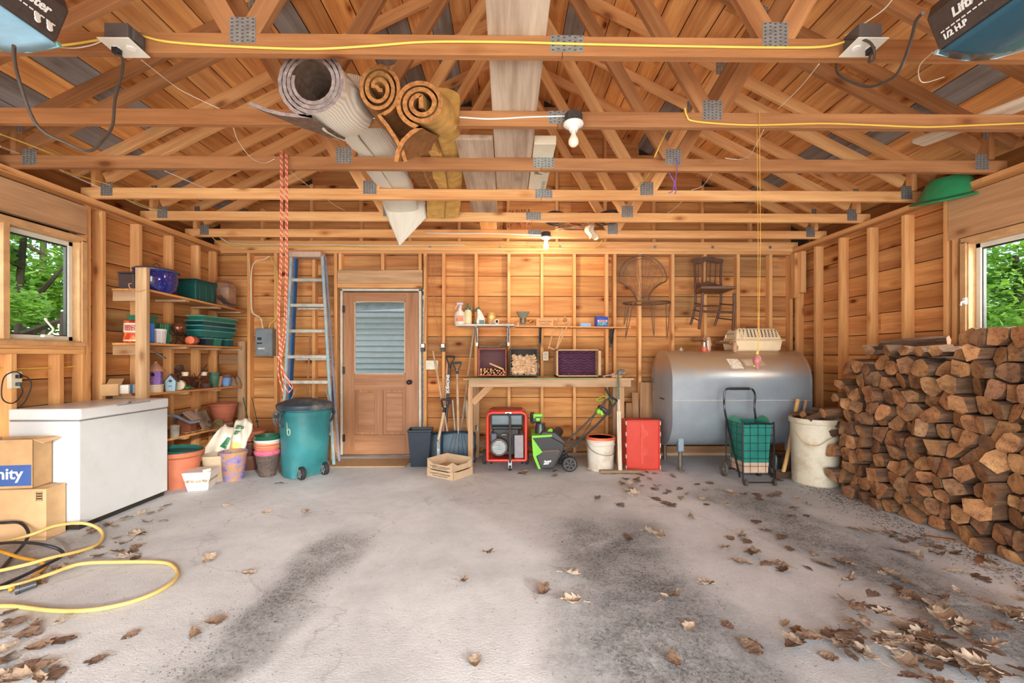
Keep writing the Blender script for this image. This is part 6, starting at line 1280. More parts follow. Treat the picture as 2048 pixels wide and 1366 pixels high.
G().b2((-.07, -.05, 0), (.07, .05, .125)).o('carton', M(34, 74, 178, .4), r, bev=.003); G().b2((-.06, -.0512, .018), (.06, -.05, .06)).o('picture', M(100, 150, 180, .5, var=.6, sc=30), r); G().b2((-.06, -.0514, .062), (.06, -.05, .085)).o('title_band', M(226, 196, 180, .5), r)
G().b2((-.045, -.0518, .068), (.045, -.051, .079)).o('title_lettering', M(160, 60, 60, .5), r)
# outlets behind bench
p = at(1091, 712, 5.48); r = T('outlet_box', 'white double outlet on the back wall above the bench', 'outlet', p)
G().box((0, 0, 0), (.072, .03, .115)).o('cover_plate', M(226, 206, 176, .4), r, bev=.003)
for z in (.024, -.024): G().box((0, -.018, z), (.03, .006, .026)).o('socket', M(206, 186, 160, .4), r, bev=.003)
wire('electric_cable', 'thin cable up the stud from the bench outlet', 'cable', [(1088, 700), (1086, 690), (1089, 680)], .003, M(200, 150, 96, .5), 5.47)
# firewood offcut and square on bench right end
p = at(1232, 752, 5.15)
tag(G().prism([(-.06, 0), (.06, 0), (.055, .05), (-.01, .065), (-.055, .045)], -.04, .06, 'y').prism([(.03, .05), (.065, .05), (.05, .10)], -.03, .04, 'y').o('wood_chunk', M(214, 160, 108, .8, var=.2), loc=(p.x, 5.15, zt_)), 'split wood chunk lying at right end of workbench', 'wood chunk')
tag(G().bar((-.12, 0, .02), (.13, -.02, .06), .03, .008).bar((-.10, 0, .0), (-.12, 0, .02), .03, .01).o('pry_bar', M(120, 110, 104, .4, .5), loc=(p.x - .05, 5.06, zt_)), 'flat grey pry bar leaning on the wood chunk', 'tool')
# ---------------------------------------------------------------- under the bench
# generator
gn = T('generator', 'portable generator in a red tubular frame under the bench', 'generator', (at(1012, 0, 4.9).x, 4.93, 0)); L = gn.location
RED = M(206, 60, 44, .35, var=.06, name='red_frame_paint')
x0, x1 = at(975, 0, 4.8).x - L.x, at(1052, 0, 4.8).x - L.x; z0_, z1_ = at(0, 924, 4.8).z, at(0, 827, 4.8).z
def fr_(y): return [(x0, y, z0_), (x0, y, z1_ - .04), (x0 + .015, y, z1_ - .012), (x0 + .05, y, z1_), (x1 - .05, y, z1_), (x1 - .015, y, z1_ - .012), (x1, y, z1_ - .04), (x1, y, z0_ + .01), (x1 - .01, y, z0_), (x0 + .01, y, z0_)]
for y in (-.13, .22): G().tube(fr_(y), .016, 10, closed=True).o('frame', RED, gn, smooth=True)
G().b2((x0, -.14, z0_ - .014), (x1, .24, z0_ + .014)).o('base_rail', RED, gn, bev=.006); G().b2((x0 + .03, -.12, z1_ + .0), (x1 - .03, .22, z1_ + .022)).o('tank_cover', M(180, 52, 42, .4), gn, bev=.008)
G().b2((x0 + .05, -.02, z0_ + .03), (x1 - .07, .18, z1_ - .18)).o('engine_block', M(60, 58, 56, .5, .4), gn, bev=.015)
G().b2((x0 + .03, -.10, z1_ - .15), (x1 - .03, .2, z1_ - .02)).o('fuel_tank', M(86, 94, 98, .25, .5), gn, bev=.02, seg=3)
G().b2((x0 + .04, -.09, z1_ - .19), (x1 - .04, .2, z1_ - .15)).o('tank_tray', BLACK, gn, bev=.01)
cx, cz = at(998, 0, 4.8).x - L.x, at(0, 898, 4.8).z
G().cyl((cx, -.12, cz), (cx, .02, cz), .098, n=30).o('engine_shroud', M(84, 84, 84, .4, .5), gn, smooth=True, bev=.008)
g = G()
for k in range(9): z = -.064 + k * .016; hw = sqrt(max(.072 ** 2 - z * z, 0)); g.b2((cx - hw, -.128, cz + z - .0035), (cx + hw, -.121, cz + z + .0035))
o_ = g.o('grille', M(196, 196, 190, .4, .5), gn); 
G().cyl((cx, -.131, cz), (cx, -.12, cz), .022, n=16).o('starter_cap', M(130, 150, 165, .4, .3), gn, smooth=True)
for k in range(10): a = k * 2 * pi / 10; G().bar((cx + .074 * cos(a), -.125, cz + .074 * sin(a)), (cx + .096 * cos(a), -.11, cz + .096 * sin(a)), .012, .006, up=(0, 1, 0)).o('cooling_fin', M(150, 150, 146, .4, .6), gn)
G().b2((x0 + .035, -.1, cz + .05), (x0 + .10, .1, cz + .15)).o('air_filter', M(84, 90, 104, .4), gn, bev=.01)
G().tube(smooth_path([(cx + .0, -.06, cz + .08), (cx + .03, -.08, cz + .13), (cx + .10, -.07, cz + .12), (cx + .13, -.04, cz + .03), (cx + .10, -.02, cz - .06)], 5), .012, 8).o('exhaust_pipe', M(110, 104, 96, .4, .7), gn, smooth=True)
xa, xb = at(1029, 0, 4.8).x - L.x, at(1047, 0, 4.8).x - L.x
G().b2((xa, -.11, z0_ + .02), (xb, .18, cz + .13)).o('control_panel', M(150, 146, 150, .5), gn, bev=.004)
mx = at(1020, 0, 4.8).x - L.x
G().tube([(mx - .035, -.145, z1_ - .006), (mx - .01, -.15, z1_ - .01), (mx + .0, -.152, z1_ - .06), (mx, -.152, z0_ + .03), (mx - .0, -.15, z0_ - .02)], .012, 8).o('pull_handle', M(70, 66, 66, .4), gn, smooth=True)
G().b2((mx - .055, -.155, z1_ - .012), (mx + .02, -.125, z1_ + .012)).o('handle_clamp', STEEL, gn, bev=.004)
for s_, x, y, r_ in ((0, mx + .0, -.14, .03), ):
    G().cyl((x - .012, y, .03), (x + .012, y, .03), .03, n=16).o('caster', BLACK, gn, smooth=True); G().b2((x - .02, y - .01, .03), (x + .02, y + .01, z0_)).o('caster_fork', STEEL, gn)
for x in (x0 - .045, x1 + .02):
    G().cyl((x - .022, .16, .085), (x + .022, .16, .085), .085, n=24).o('wheel', M(62, 62, 60, .7), gn, smooth=True, bev=.012)
for x in (x0 + .03, x1 - .03): G().cyl((x, .18, 0), (x, .18, z0_), .012, n=8).o('foot', BLACK, gn)
# snow thrower
st_ = T('snow_thrower', 'green and black electric snow thrower marked 20 inch under bench', 'snow thrower', (at(1100, 0, 4.85).x, 4.85, 0)); L = st_.location
GR = M(122, 200, 50, .4, var=.05, name='lime_plastic'); KP = M(62, 58, 58, .4, var=.12); KD = M(44, 44, 46, .45)
def lp_(px, py, Y=4.72): p = at(px, py, Y); return (p.x - L.x, p.z)
side = [lp_(1064, 874), lp_(1100, 872), lp_(1128, 888), (lp_(1127, 0)[0], lp_(0, 905)[1]), lp_(1108, 938), lp_(1080, 938), lp_(1068, 914)]
G().prism(side, 4.72 - L.y, 5.12 - L.y, 'y').o('auger_housing', KD, st_, bev=.008)
G().prism([lp_(1063, 873, 4.715), lp_(1085, 904, 4.715), lp_(1072, 912, 4.715), lp_(1082, 938, 4.715), lp_(1076, 937, 4.715), lp_(1066, 912, 4.715)], 4.70 - L.y, 4.722 - L.y, 'y').o('green_panel', GR, st_, bev=.002)
G().prism([lp_(1063, 876, 4.715), lp_(1064, 871, 4.715), lp_(1104, 869, 4.715), lp_(1104, 873, 4.715)], 4.70 - L.y, 5.12 - L.y, 'y').o('green_trim', GR, st_, bev=.002)
G().prism([lp_(1072, 907, 4.71), lp_(1086, 903, 4.71), lp_(1120, 901, 4.71), lp_(1118, 910, 4.71), lp_(1104, 936, 4.71), lp_(1083, 936, 4.71)], 4.705 - L.y, 4.72 - L.y, 'y').o('side_plate', KP, st_, bev=.003)
g = G(); ln = [lp_(1072, 910, 4.7), lp_(1086, 903, 4.7), lp_(1116, 901, 4.7), lp_(1119, 904, 4.7)]; g.tube([(a, 4.703 - L.y, b_) for a, b_ in ln], .0025, 5); g.o('trim_line', M(206, 150, 120, .5), st_)
text('20"', .055, .001, WHITE, st_, facing((lp_(1094, 0, 4.7)[0], 4.703 - L.y, lp_(0, 929, 4.7)[1]), (1, 0, 0), (0, 0, 1)), 'size_lettering', bold=.0025, shear=.2)
G().prism([lp_(1078, 872), lp_(1086, 864), lp_(1112, 866), lp_(1132, 885), lp_(1128, 890), lp_(1100, 874)], 4.74 - L.y, 5.08 - L.y, 'y').o('top_cowl', KP, st_, bev=.008)
G().lathe([(.001, 0), (.062, 0), (.055, .09), (.048, .12), (.05, .13), (.001, .13)], n=20).o('discharge_chute', M(54, 60, 64, .25), st_, smooth=True, loc=(lp_(1081, 0, 4.85)[0], 4.86 - L.y, at(0, 872, 4.85).z))
G().box((0, 0, .05), (.10, .09, .09), ry=.15).box((-.04, .03, .05), (.05, .09, .12)).o('chute_hood', KD, st_, bev=.012, loc=(lp_(1073, 0, 4.85)[0], 4.87 - L.y, at(0, 848, 4.85).z))
G().box((0, 0, .0), (.105, .03, .052)).box((0, 0, -.035), (.05, .03, .04)).o('chute_deflector', GR, st_, bev=.008, loc=(lp_(1076, 0, 4.8)[0], 4.80 - L.y, at(0, 834, 4.8).z))
G().box((0, 0, 0), (.08, .035, .010)).o('deflector_slot', KD, st_, loc=(lp_(1077, 0, 4.8)[0], 4.788 - L.y, at(0, 836, 4.8).z))
g = G(); c = (lp_(1098, 0, 4.78)[0], 4.78 - L.y, at(0, 868, 4.78).z)
for k in range(5): g.tube([(c[0] - .02 + .008 * k, c[1], c[2] - .04), (c[0] + .01 + .006 * k, c[1], c[2] + .03)], .004, 5)
g.tube(smooth_path([(c[0] - .04, c[1], c[2] - .045), (c[0] + .0, c[1], c[2] + .03), (c[0] + .03, c[1], c[2] + .035), (c[0] + .03, c[1], c[2] + .0), (c[0] + .02, c[1], c[2] - .045)], 4), .007, 6); g.o('green_guard', GR, st_, smooth=True)
G().cyl((lp_(1110, 0)[0], 4.8 - L.y, at(0, 872, 4.85).z), (lp_(1116, 0)[0] + .04, 5.0 - L.y, at(0, 868, 4.9).z), .055, n=18).o('motor_cover', KD, st_, smooth=True, bev=.01)
wc = (lp_(1139, 0, 4.75)[0], at(0, 923, 4.75).z)
for y in (4.74, 5.08):
    wz = .083; wx = wc[0] + (.0 if y < 5 else -.05)
    w_ = G().cyl((wx, y - L.y - .02, wz), (wx, y - L.y + .02, wz), .083, n=28).o('wheel', M(40, 40, 42, .6), st_, smooth=True, bev=.008)
    G().lathe([(.058, -.024), (.064, -.024), (.064, .024), (.058, .024)], n=28, T=Matrix.Translation((wx, y - L.y, wz)) @ Matrix.Rotation(pi / 2, 4, 'X'), closed=True).o('wheel_rim', M(112, 110, 108, .5), w_, smooth=True)
    for k in range(6): a = k * pi / 3 + .3; G().bar((wx + .01 * cos(a), y - L.y - .023, wz + .01 * sin(a)), (wx + .06 * cos(a), y - L.y - .023, wz + .06 * sin(a)), .006, .016, up=(0, 1, 0)).o('spoke', M(112, 110, 108, .5), w_)
g = G(); B_ = []
for y in (4.80, 5.04):
    pts = [at(1115, 912, y), at(1130, 905, y), at(1165, 876, y), at(1205, 838, y), at(1226, 812, y), at(1233, 802, y)]
    g.tube(smooth_path([p - L for p in pts], 4), .011, 8)
    pts = [at(1135, 882, y), at(1160, 858, y), at(1190, 828, y), at(1213, 800, y), at(1224, 795, y)]
    if y < 5: g.tube(smooth_path([p - L for p in pts], 4), .010, 8)
g.o('handle_tube', KD, st_, smooth=True)
G().tube(smooth_path([p - L for p in (at(1211, 776, 4.9), at(1217, 788, 4.9), at(1226, 796, 4.9), at(1236, 802, 4.9))], 4), .012, 7, rs=None).tube([at(1211, 776, 4.9) - L, at(1222, 796, 4.9) - L, at(1222, 812, 4.9) - L], .009, 7).o('hand_grip', KD, st_, smooth=True)
G().box((0, 0, 0), (.12, .2, .05), ry=.6).o('control_head', KD, st_, bev=.014, seg=2, loc=at(1208, 820, 4.9) - L); G().box((0, 0, 0), (.045, .12, .05), ry=.6).o('green_control', GR, st_, bev=.008, loc=at(1196, 822, 4.84) - L)
G().box((0, 0, 0), (.03, .03, .05), ry=-.3).o('lever', GR, st_, bev=.006, loc=at(1203, 826, 4.79) - L)
wire_ = smooth_path([p - L for p in (at(1226, 808, 4.9), at(1218, 795, 4.88), at(1205, 793, 4.87), at(1193, 800, 4.88), at(1200, 802, 4.89), at(1210, 798, 4.9))], 5); G().tube(wire_, .004, 6).o('green_bail', GR, st_, smooth=True)
G().tube(smooth_path([p - L for p in (at(1188, 832, 4.82), at(1172, 860, 4.8), at(1150, 886, 4.8), at(1124, 892, 4.8))], 6), .0035, 6).tube(smooth_path([p - L for p in (at(1182, 846, 4.78), at(1160, 880, 4.78), at(1153, 903, 4.78), at(1133, 908, 4.78))], 6), .0035, 6).o('control_cable', KD, st_, smooth=True)
# bucket
bk = T('plastic_bucket', 'white five gallon bucket with orange lid under bench', 'bucket', (at(1201, 0, 4.85).x, 4.85, 0))
G().lathe([(.001, 0), (.132, 0), (.135, .006), (.148, .27), (.157, .275), (.157, .283), (.149, .285), (.15, .31), (.158, .312), (.158, .32), (.151, .322), (.152, .345), (.001, .345)], n=40).o('bucket_body', M(222, 214, 200, .4, var=.05, dirt=(186, 160, 128)), bk, smooth=True)
G().lathe([(.001, .352), (.13, .352), (.135, .36), (.152, .362), (.16, .355), (.162, .335), (.155, .333), (.001, .335)], n=40).o('lid', M(224, 104, 62, .4), bk, smooth=True)
G().lathe([(.001, .3535), (.126, .3535)], n=30).o('lid_top', M(120, 110, 100, .5), bk)
G().tube(smooth_path([(-.155, -.02, .29), (-.13, -.10, .24), (-.06, -.165, .20), (.04, -.18, .185), (.11, -.14, .20), (.15, -.06, .26), (.157, 0, .29)], 5), .0035, 6).o('bail', M(130, 120, 110, .4, .6), bk, smooth=True)
# push broom
pb_ = T('push_broom', 'wide push broom standing in front of the bench right leg', 'broom', (at(1243, 0, 4.62).x, 4.66, 0))
L = pb_.location
G().b2((-.22, -.02, .006), (.22, .03, .035)).o('broom_block', M(150, 122, 92, .8), pb_, bev=.004); g = G(); rn = random.Random(3)
for k in range(90): x = rn.uniform(-.215, .215); g.cyl((x + rn.uniform(-.006, .006), rn.uniform(-.03, .02), 0), (x, rn.uniform(-.012, .012), .012), .002, n=3, cap=False)
o_ = g.o('bristles', M(90, 80, 66, .9), pb_); o_['kind'] = 'stuff'
t = at(1236, 745, 4.95) - L; G().cyl((.0, 0, .03), t * .72 + V((0, 0, 0)), .011, n=10).o('shaft', M(216, 206, 186, .4), pb_, smooth=True); G().cyl(t * .72, t, .0115, n=10).o('upper_shaft', M(80, 108, 92, .4), pb_, smooth=True)
G().cyl((-.013, .01, .03), t * .60 + V((-.018, .0, 0)), .007, n=8).cyl((.013, .01, .03), t * .60 + V((.012, .0, 0)), .007, n=8).o('brace_rod', M(226, 216, 196, .4), pb_, smooth=True)
G().box((0, 0, 0), (.05, .05, .06), ry=.2).box((.03, 0, .02), (.04, .03, .03)).o('grip_hook', M(90, 92, 92, .4), pb_, bev=.008, loc=t + V((.02, 0, 0)))
# boards stored at right end of the bench
for a, b_, w__, lb in (((1292, 931), (1292, 765), .15, 'tall dark board leaning behind the red tote'), ((1272, 931), (1270, 785), .08, 'narrow board standing between bench and the red tote'), ((1258, 925), (1258, 806), .08, 'pale panel edge standing behind the push broom')):
    tag(beam('loose_board', at(a[0], a[1], 5.3) * 1, at(b_[0], b_[1], 5.42), w__, .02, W_OLD, None, up=(0, 1, 0) if 0 else (0, -1, 0), color=(.85, .72, .62)), lb, 'board')
# red tote
rt = T('red_tote', 'red plastic tote standing on its end facing the room', 'tote', (at(1291.5, 0, 4.75).x, 4.80, 0)); L = rt.location
x0, x1 = at(1257, 0, 4.7).x - L.x, at(1326, 0, 4.7).x - L.x; z1_ = at(0, 845, 4.7).z
TR = M(206, 66, 50, .45, var=.05)
G().b2((x0 + .01, .03, .01), (x1 - .01, .26, z1_ - .01)).o('tub', TR, rt, bev=.01)
g = G(); g.b2((x0, -.02, 0), (x1, .03, .012)).b2((x0, -.02, z1_ - .012), (x1, .03, z1_)).b2((x0, -.02, 0), (x0 + .012, .03, z1_)).b2((x1 - .012, -.02, 0), (x1, .03, z1_)); g.o('rim', TR, rt, bev=.003)
G().b2((x0 + .004, .0, .004), (x1 - .004, .02, z1_ - .004)).o('lid_panel', TR, rt)
zz_ = lambda py: at(0, py, 4.72).z; xx_ = lambda px: at(px, 0, 4.72).x - L.x
pl = [(1277, 848), (1290, 848), (1290, 856), (1296, 862), (1296, 870), (1288, 878), (1288, 888), (1297, 896), (1297, 905), (1288, 912), (1288, 922), (1294, 926), (1294, 930), (1287, 934), (1277, 934)]
G().prism([(xx_(a), zz_(b_)) for a, b_ in [(1285, 848), (1293, 855), (1293, 862), (1302, 868), (1302, 878), (1292, 884), (1292, 898), (1302, 904), (1302, 914), (1292, 920), (1292, 935), (1285, 938)]], -.006, .002, 'y').o('interlock_panel', M(216, 78, 60, .45), rt, bev=.002)
for k in range(9):
    z = z1_ * (k + .5) / 9; G().b2((x1 - .002, -.022, z - .022), (x1 + .004, .02, z + .022)).o('rim_notch', M(232, 216, 206, .5), rt) if k % 2 == 0 else None
    G().b2((x0 - .004, -.022, z - .02), (x0 + .002, .02, z + .02)).o('rim_notch', M(226, 206, 196, .5), rt) if k % 2 == 0 else None
# ================================================================ RIGHT SIDE
# oil tank
TX0, TX1, TYC, TR_, TZ0, TZ1 = 1.77, 3.28, 5.045, .34, .225, 1.305
tk = T('oil_tank', 'large grey steel heating oil tank on pipe legs', 'tank', ((TX0 + TX1) / 2, TYC, 0)); L = tk.location
def tankmat():
    m, nt, b = newmat('tank_paint'); v = coords(nt, rnd=False); n = noise(nt, v, 3.2, 6, .65); sx = nt.nodes.new('ShaderNodeSeparateXYZ'); nt.links.new(v, sx.inputs[0])
    c = ramp(nt, n, [(.2, srgb(140, 148, 158)), (.8, srgb(166, 178, 186))]).outputs[0]
    gm = nt.nodes.new('ShaderNodeNewGeometry'); s2 = nt.nodes.new('ShaderNodeSeparateXYZ'); nt.links.new(gm.outputs['Normal'], s2.inputs[0])
    du = mix(nt, c, srgb(176, 146, 116), ramp(nt, mix(nt, sx.outputs[2], n, .25), [(.86, (0, 0, 0)), (1.0, (1, 1, 1))]).outputs[0])
    nt.links.new(du, b.inputs['Base Color']); b.inputs['Metallic'].default_value = .3; nt.links.new(ramp(nt, n, [(.3, (.27,) * 3), (.7, (.32,) * 3)]).outputs[0], b.inputs['Roughness']); return m
TM = tankmat()
def obr(k, r=TR_, zc0=TZ0 + TR_, zc1=TZ1 - TR_, n=48):
    out = []
    for i in range(n):
        a = 2 * pi * i / n; zc = zc1 if sin(a) >= 0 else zc0; out.append((cos(a) * r, zc + sin(a) * r))
    return out
n = 48; secs = [(TX0 - .02, .02), (TX0 - .02, .45), (TX0 - .012, .80), (TX0 + .0, .955), (TX0 + .002, 1.0), (TX0 + .018, 1.0), (TX0 + .02, .985), ((TX0 + TX1) / 2, .985), (TX1 - .02, .985), (TX1 - .018, 1.0), (TX1 - .002, 1.0), (TX1, .955), (TX1 + .05, .80), (TX1 + .07, .4), (TX1 + .07, .02)]
vs = []; zc = (TZ0 + TZ1) / 2
for x, s_ in secs:
    dd = (1 - s_) * TR_
    for (y, z) in obr(0, r=TR_): 
        k = max(s_, .02); 
        if s_ >= .95: ny, nz = y * k, zc + (z - zc) * (1 - (1 - k) * .63)
        else: ny, nz = y * k, zc + (z - zc) * (1 - (1 - k) * (TR_ / ((TZ1 - TZ0) / 2)) ** (.3)) 
        vs.append((x - L.x, ny, nz))
fs = [(i * n + k, i * n + (k + 1) % n, (i + 1) * n + (k + 1) % n, (i + 1) * n + k) for i in range(len(secs) - 1) for k in range(n)] + [tuple(range(n)), tuple((len(secs) - 1) * n + k for k in range(n))]
G().add(vs, fs).o('tank_shell', TM, tk, smooth=True, ang=60)
G().tube([(TX0 - L.x + .02, -TR_ * .985, .765), (TX1 - L.x - .02, -TR_ * .985, .765)], .004, 6).o('weld_seam', M(206, 196, 186, .5), tk, smooth=True)
G().b2((TX0 - L.x - .026, -.16, .755), (TX0 - L.x - .018, -.02, .770)).o('end_mark', M(90, 70, 60, .7), tk)
for x, y in ((1.90, -.22), (3.1, -.22), (1.90, .25), (3.1, .25)):
    lg = G().cyl((x - L.x, y, 0), (x - L.x, y, .26), .022, n=14).o('leg', M(120, 108, 96, .5, .4), tk, smooth=True)
    G().b2((x - L.x - .03, y - .03, .20), (x - L.x + .03, y + .03, .34)).b2((x - L.x - .045, y - .035, .20), (x - L.x + .035, y + .035, .206)).o('leg_bracket', M(140, 158, 172, .45, .3), lg, bev=.003)
pm = M(186, 146, 116, .6, .2, .15, name='painted_pipe')
for px, Y, lb in ((1417, 5.03, 0), (1470, 4.97, 1)):
    x = at(px, 0, Y).x - L.x; z = 1.40 if lb else 1.44
    G().tube(smooth_path([(x, Y - L.y, TZ1 - .03), (x, Y - L.y, z - .04), (x, Y - L.y + .01, z - .01), (x + .0, Y - L.y + .05, z), (x + (.03 if lb == 0 else .05), .46, z + .005)], 4), .027, 12).o('fill_pipe' if lb else 'vent_pipe', pm, tk, smooth=True)
    G().cyl((x, Y - L.y, z - .085), (x, Y - L.y, z - .045), .036, n=12).cyl((x, Y - L.y + .045, z), (x, Y - L.y + .085, z), .036, n=12).o('pipe_collar', pm, tk, smooth=True)
x = at(1411, 0, 4.97).x - L.x
G().cyl((x + .0, -.04, TZ1 - .03), (x, -.04, TZ1 + .04), .038, n=18).o('red_cap', M(190, 84, 60, .4), tk, smooth=True); G().cyl((x, -.04, TZ1 + .04), (x, -.04, TZ1 + .09), .02, n=14).o('gauge_stem', STEEL, tk, smooth=True)
G().b2((x + .03, -.05, TZ1 + .01), (x + .045, -.045, TZ1 + .11)).o('gauge_tube', M(206, 206, 200, .3), tk)
for px in (1364, 1522): x = at(px, 0, 5.02).x - L.x; G().cyl((x, 0, TZ1 - .02), (x, 0, TZ1 + .018), .030, n=8).cyl((x, 0, TZ1), (x, 0, TZ1 + .032), .016, n=6).o('bung_plug', M(150, 130, 110, .5, .4), tk)
# paper labels on the upper curve
def curved_label(px0, px1, a0, a1, mt):
    xa, xb = at(px0, 0, 4.75).x - L.x, at(px1, 0, 4.75).x - L.x; zc1 = TZ1 - TR_
    def f(u, v): a = a0 + (a1 - a0) * v; return (xa + (xb - xa) * u + .03 * (1 - v), -cos(a) * (TR_ * .985 + .003), zc1 + sin(a) * (TR_ * .99 + .003))
    G().grid(f, 4, 6).o('paper_label', mt, tk, smooth=True)
curved_label(1457, 1481, R(24), R(46), M(216, 200, 180, .6, var=.3, sc=60)); curved_label(1487, 1527, R(30), R(45), M(186, 160, 136, .6, var=.1))
for px, a in ((1415, 0), (1330, 0)): pass
# timbers under the tank
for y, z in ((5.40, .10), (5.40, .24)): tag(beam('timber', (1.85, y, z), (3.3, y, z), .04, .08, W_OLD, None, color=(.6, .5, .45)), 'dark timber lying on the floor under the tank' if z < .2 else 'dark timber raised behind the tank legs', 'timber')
# pet carrier
pc = T('pet_carrier', 'beige plastic pet carrier sitting on top of the oil tank', 'pet carrier', (2.84, 5.10, TZ1 - .012)); CRM = M(232, 208, 172, .45, var=.04, name='beige_plastic')
g = G(); vs = []
def ring3(w_, d_, z): return [(-w_, -d_, z), (w_, -d_, z), (w_, d_, z), (-w_, d_, z)]
def shell(rs): return G().add([p for r_ in rs for p in ring3(*r_)], [(0, 1, 2, 3)] + [(i * 4 + k, i * 4 + (k + 1) % 4, (i + 1) * 4 + (k + 1) % 4, (i + 1) * 4 + k) for i in range(len(rs) - 1) for k in range(4)] + [tuple((len(rs) - 1) * 4 + k for k in range(4))])
shell([(.235, .13, 0), (.25, .15, .02), (.262, .165, .12)]).o('lower_shell', CRM, pc, bev=.012, seg=3)
shell([(.285, .185, .118), (.285, .185, .13)]).o('flange', CRM, pc, bev=.004)
shell([(.262, .165, .13), (.255, .155, .15), (.225, .11, .255), (.20, .08, .265)]).o('upper_shell', CRM, pc, bev=.018, seg=3)
g = G(); nv = V((0, -.105, .045)).normalized()
for j in range(5):
    for i in range(11):
        u = (i - 5) / 5; v = (j + .7) / 5.2; x = u * (.20 - .0 * v); z = .155 + .092 * v; y = -.155 + .045 * (z - .15) / .105 - .004
        a = atan2(.10 * v + .02, u * .2); a_ = pi / 2 - (pi / 2 - a) * .85
        g.bar((x - cos(a_) * .012, y - .003, z - sin(a_) * .010), (x + cos(a_) * .012, y + .003, z + sin(a_) * .010), .008, .004, up=(0, 1, 0))
o_ = g.o('vent_slots', M(60, 46, 36, .8), pc); o_['kind'] = 'stuff'
for x in (-.225, -.18): G().tube([(x, -.16, .13), (x + .02, -.15, .17), (x + .035, -.10, .255)], .012, 6).o('corner_rib', CRM, pc, smooth=True)
G().tube([(-.262, -.12, .03), (-.262, -.12, .2), (-.25, .1, .2), (-.25, .1, .03)], .004, 5).o('wire_door', STEEL, pc)
G().box((0, 0, .275), (.12, .03, .02)).o('carry_handle', M(90, 80, 76, .5), pc, bev=.006)

# fan back wire chair hung on the wall
ch = T('garden_chair', 'rusty wire chair with round fan back hung on the wall', 'chair', (at(1286, 0, 5.3).x, 5.40, at(0, 606, 5.3).z)); L = ch.location; RI = M(120, 92, 74, .5, .5, .2, name='rusty_iron')
YBk = 5.40
out = [(1274, 603), (1270, 592), (1262, 580), (1250, 570), (1238, 563), (1237, 552), (1241, 538), (1250, 525), (1264, 516), (1284, 511), (1303, 515), (1318, 525), (1328, 538), (1333, 552), (1332, 562), (1320, 568), (1308, 577), (1300, 588), (1296, 603)]
P_ = smooth_path([at(x, y, YBk) - L for x, y in out], 4); G().tube(P_, .009, 7).o('back_frame', RI, ch, smooth=True)
inn = [(1246, 552), (1250, 538), (1262, 524), (1284, 518), (1306, 524), (1320, 538), (1325, 552)]
G().tube(smooth_path([at(x, y, YBk) - L for x, y in inn], 4), .0035, 5).o('inner_hoop', RI, ch, smooth=True)
hub = at(1285, 598, YBk) - L; g = G()
for (x, y) in ((1246, 562), (1240, 545), (1250, 528), (1264, 519), (1284, 514), (1304, 519), (1318, 528), (1329, 545), (1324, 562), (1274, 515), (1294, 515)): g.tube([hub + V(((x - 1285) * .0005, 0, 0)), at(x, y, YBk) - L], .0022, 4)
g.o('fan_wire', RI, ch); ch.children[-1]['kind'] = 'stuff'
g = G()
for rr in (.35, .55, .75, .9):
    g.tube(smooth_path([hub.lerp(at(x, y, YBk) - L, rr) for x, y in ((1246, 562), (1240, 545), (1252, 527), (1284, 514), (1316, 527), (1329, 545), (1324, 562))], 3), .0018, 4)
o_ = g.o('cross_wire', RI, ch); o_['kind'] = 'stuff'
def meshmat():
    m, nt, b = newmat('expanded_metal'); v = coords(nt, rnd=False); wv = nt.nodes.new('ShaderNodeTexWave'); wv.bands_direction = 'DIAGONAL'; wv.inputs['Scale'].default_value = 26; nt.links.new(v, wv.inputs[0])
    b.inputs['Base Color'].default_value = (*srgb(112, 88, 72), 1); b.inputs['Roughness'].default_value = .6; rr = ramp(nt, wv.outputs[0], [(.86, (0, 0, 0)), (.97, (.8, .8, .8))]); nt.links.new(rr.outputs[0], b.inputs['Alpha']); return m
EXM = meshmat(); P2 = smooth_path([at(x, y, YBk) - L for x, y in out], 1); g = G(); g.add([tuple(p + V((0, .002, 0))) for p in P2] + [tuple(hub + V((0, .002, 0)))], [(i, i + 1, len(P2)) for i in range(len(P2) - 1)]); g.o('back_mesh', EXM, ch)
sc_ = (at(1293, 606, 5.12) - L); G().tube([sc_ + V((.27 * cos(a), .20 * sin(a), .0)) for a in [k * 2 * pi / 28 for k in range(28)]], .009, 7, closed=True).o('seat_ring', RI, ch, smooth=True)
G().lathe([(.001, .004), (.262, .006)], (0, 0, 0), 28, sx=1, sy=.76).o('seat_mesh', EXM, ch, loc=sc_)
for (a, b_, y0, y1) in (((1262, 609), (1251, 677), 4.98, 4.98), ((1305, 609), (1308, 673), 5.22, 5.28), ((1336, 611), (1334, 679), 5.0, 4.98), ((1255, 608), (1248, 650), 5.22, 5.28)):
    p0, p1 = at(a[0], a[1], y0) - L, at(b_[0], b_[1], y1) - L
    G().tube(smooth_path([p0 + V((.035, 0, .015)), p0 + V((.02, 0, -.01)), p1, p0 + V((-.022, 0, -.01)), p0 + V((-.035, 0, .015))], 5), .0055, 6).o('leg', RI, ch, smooth=True)
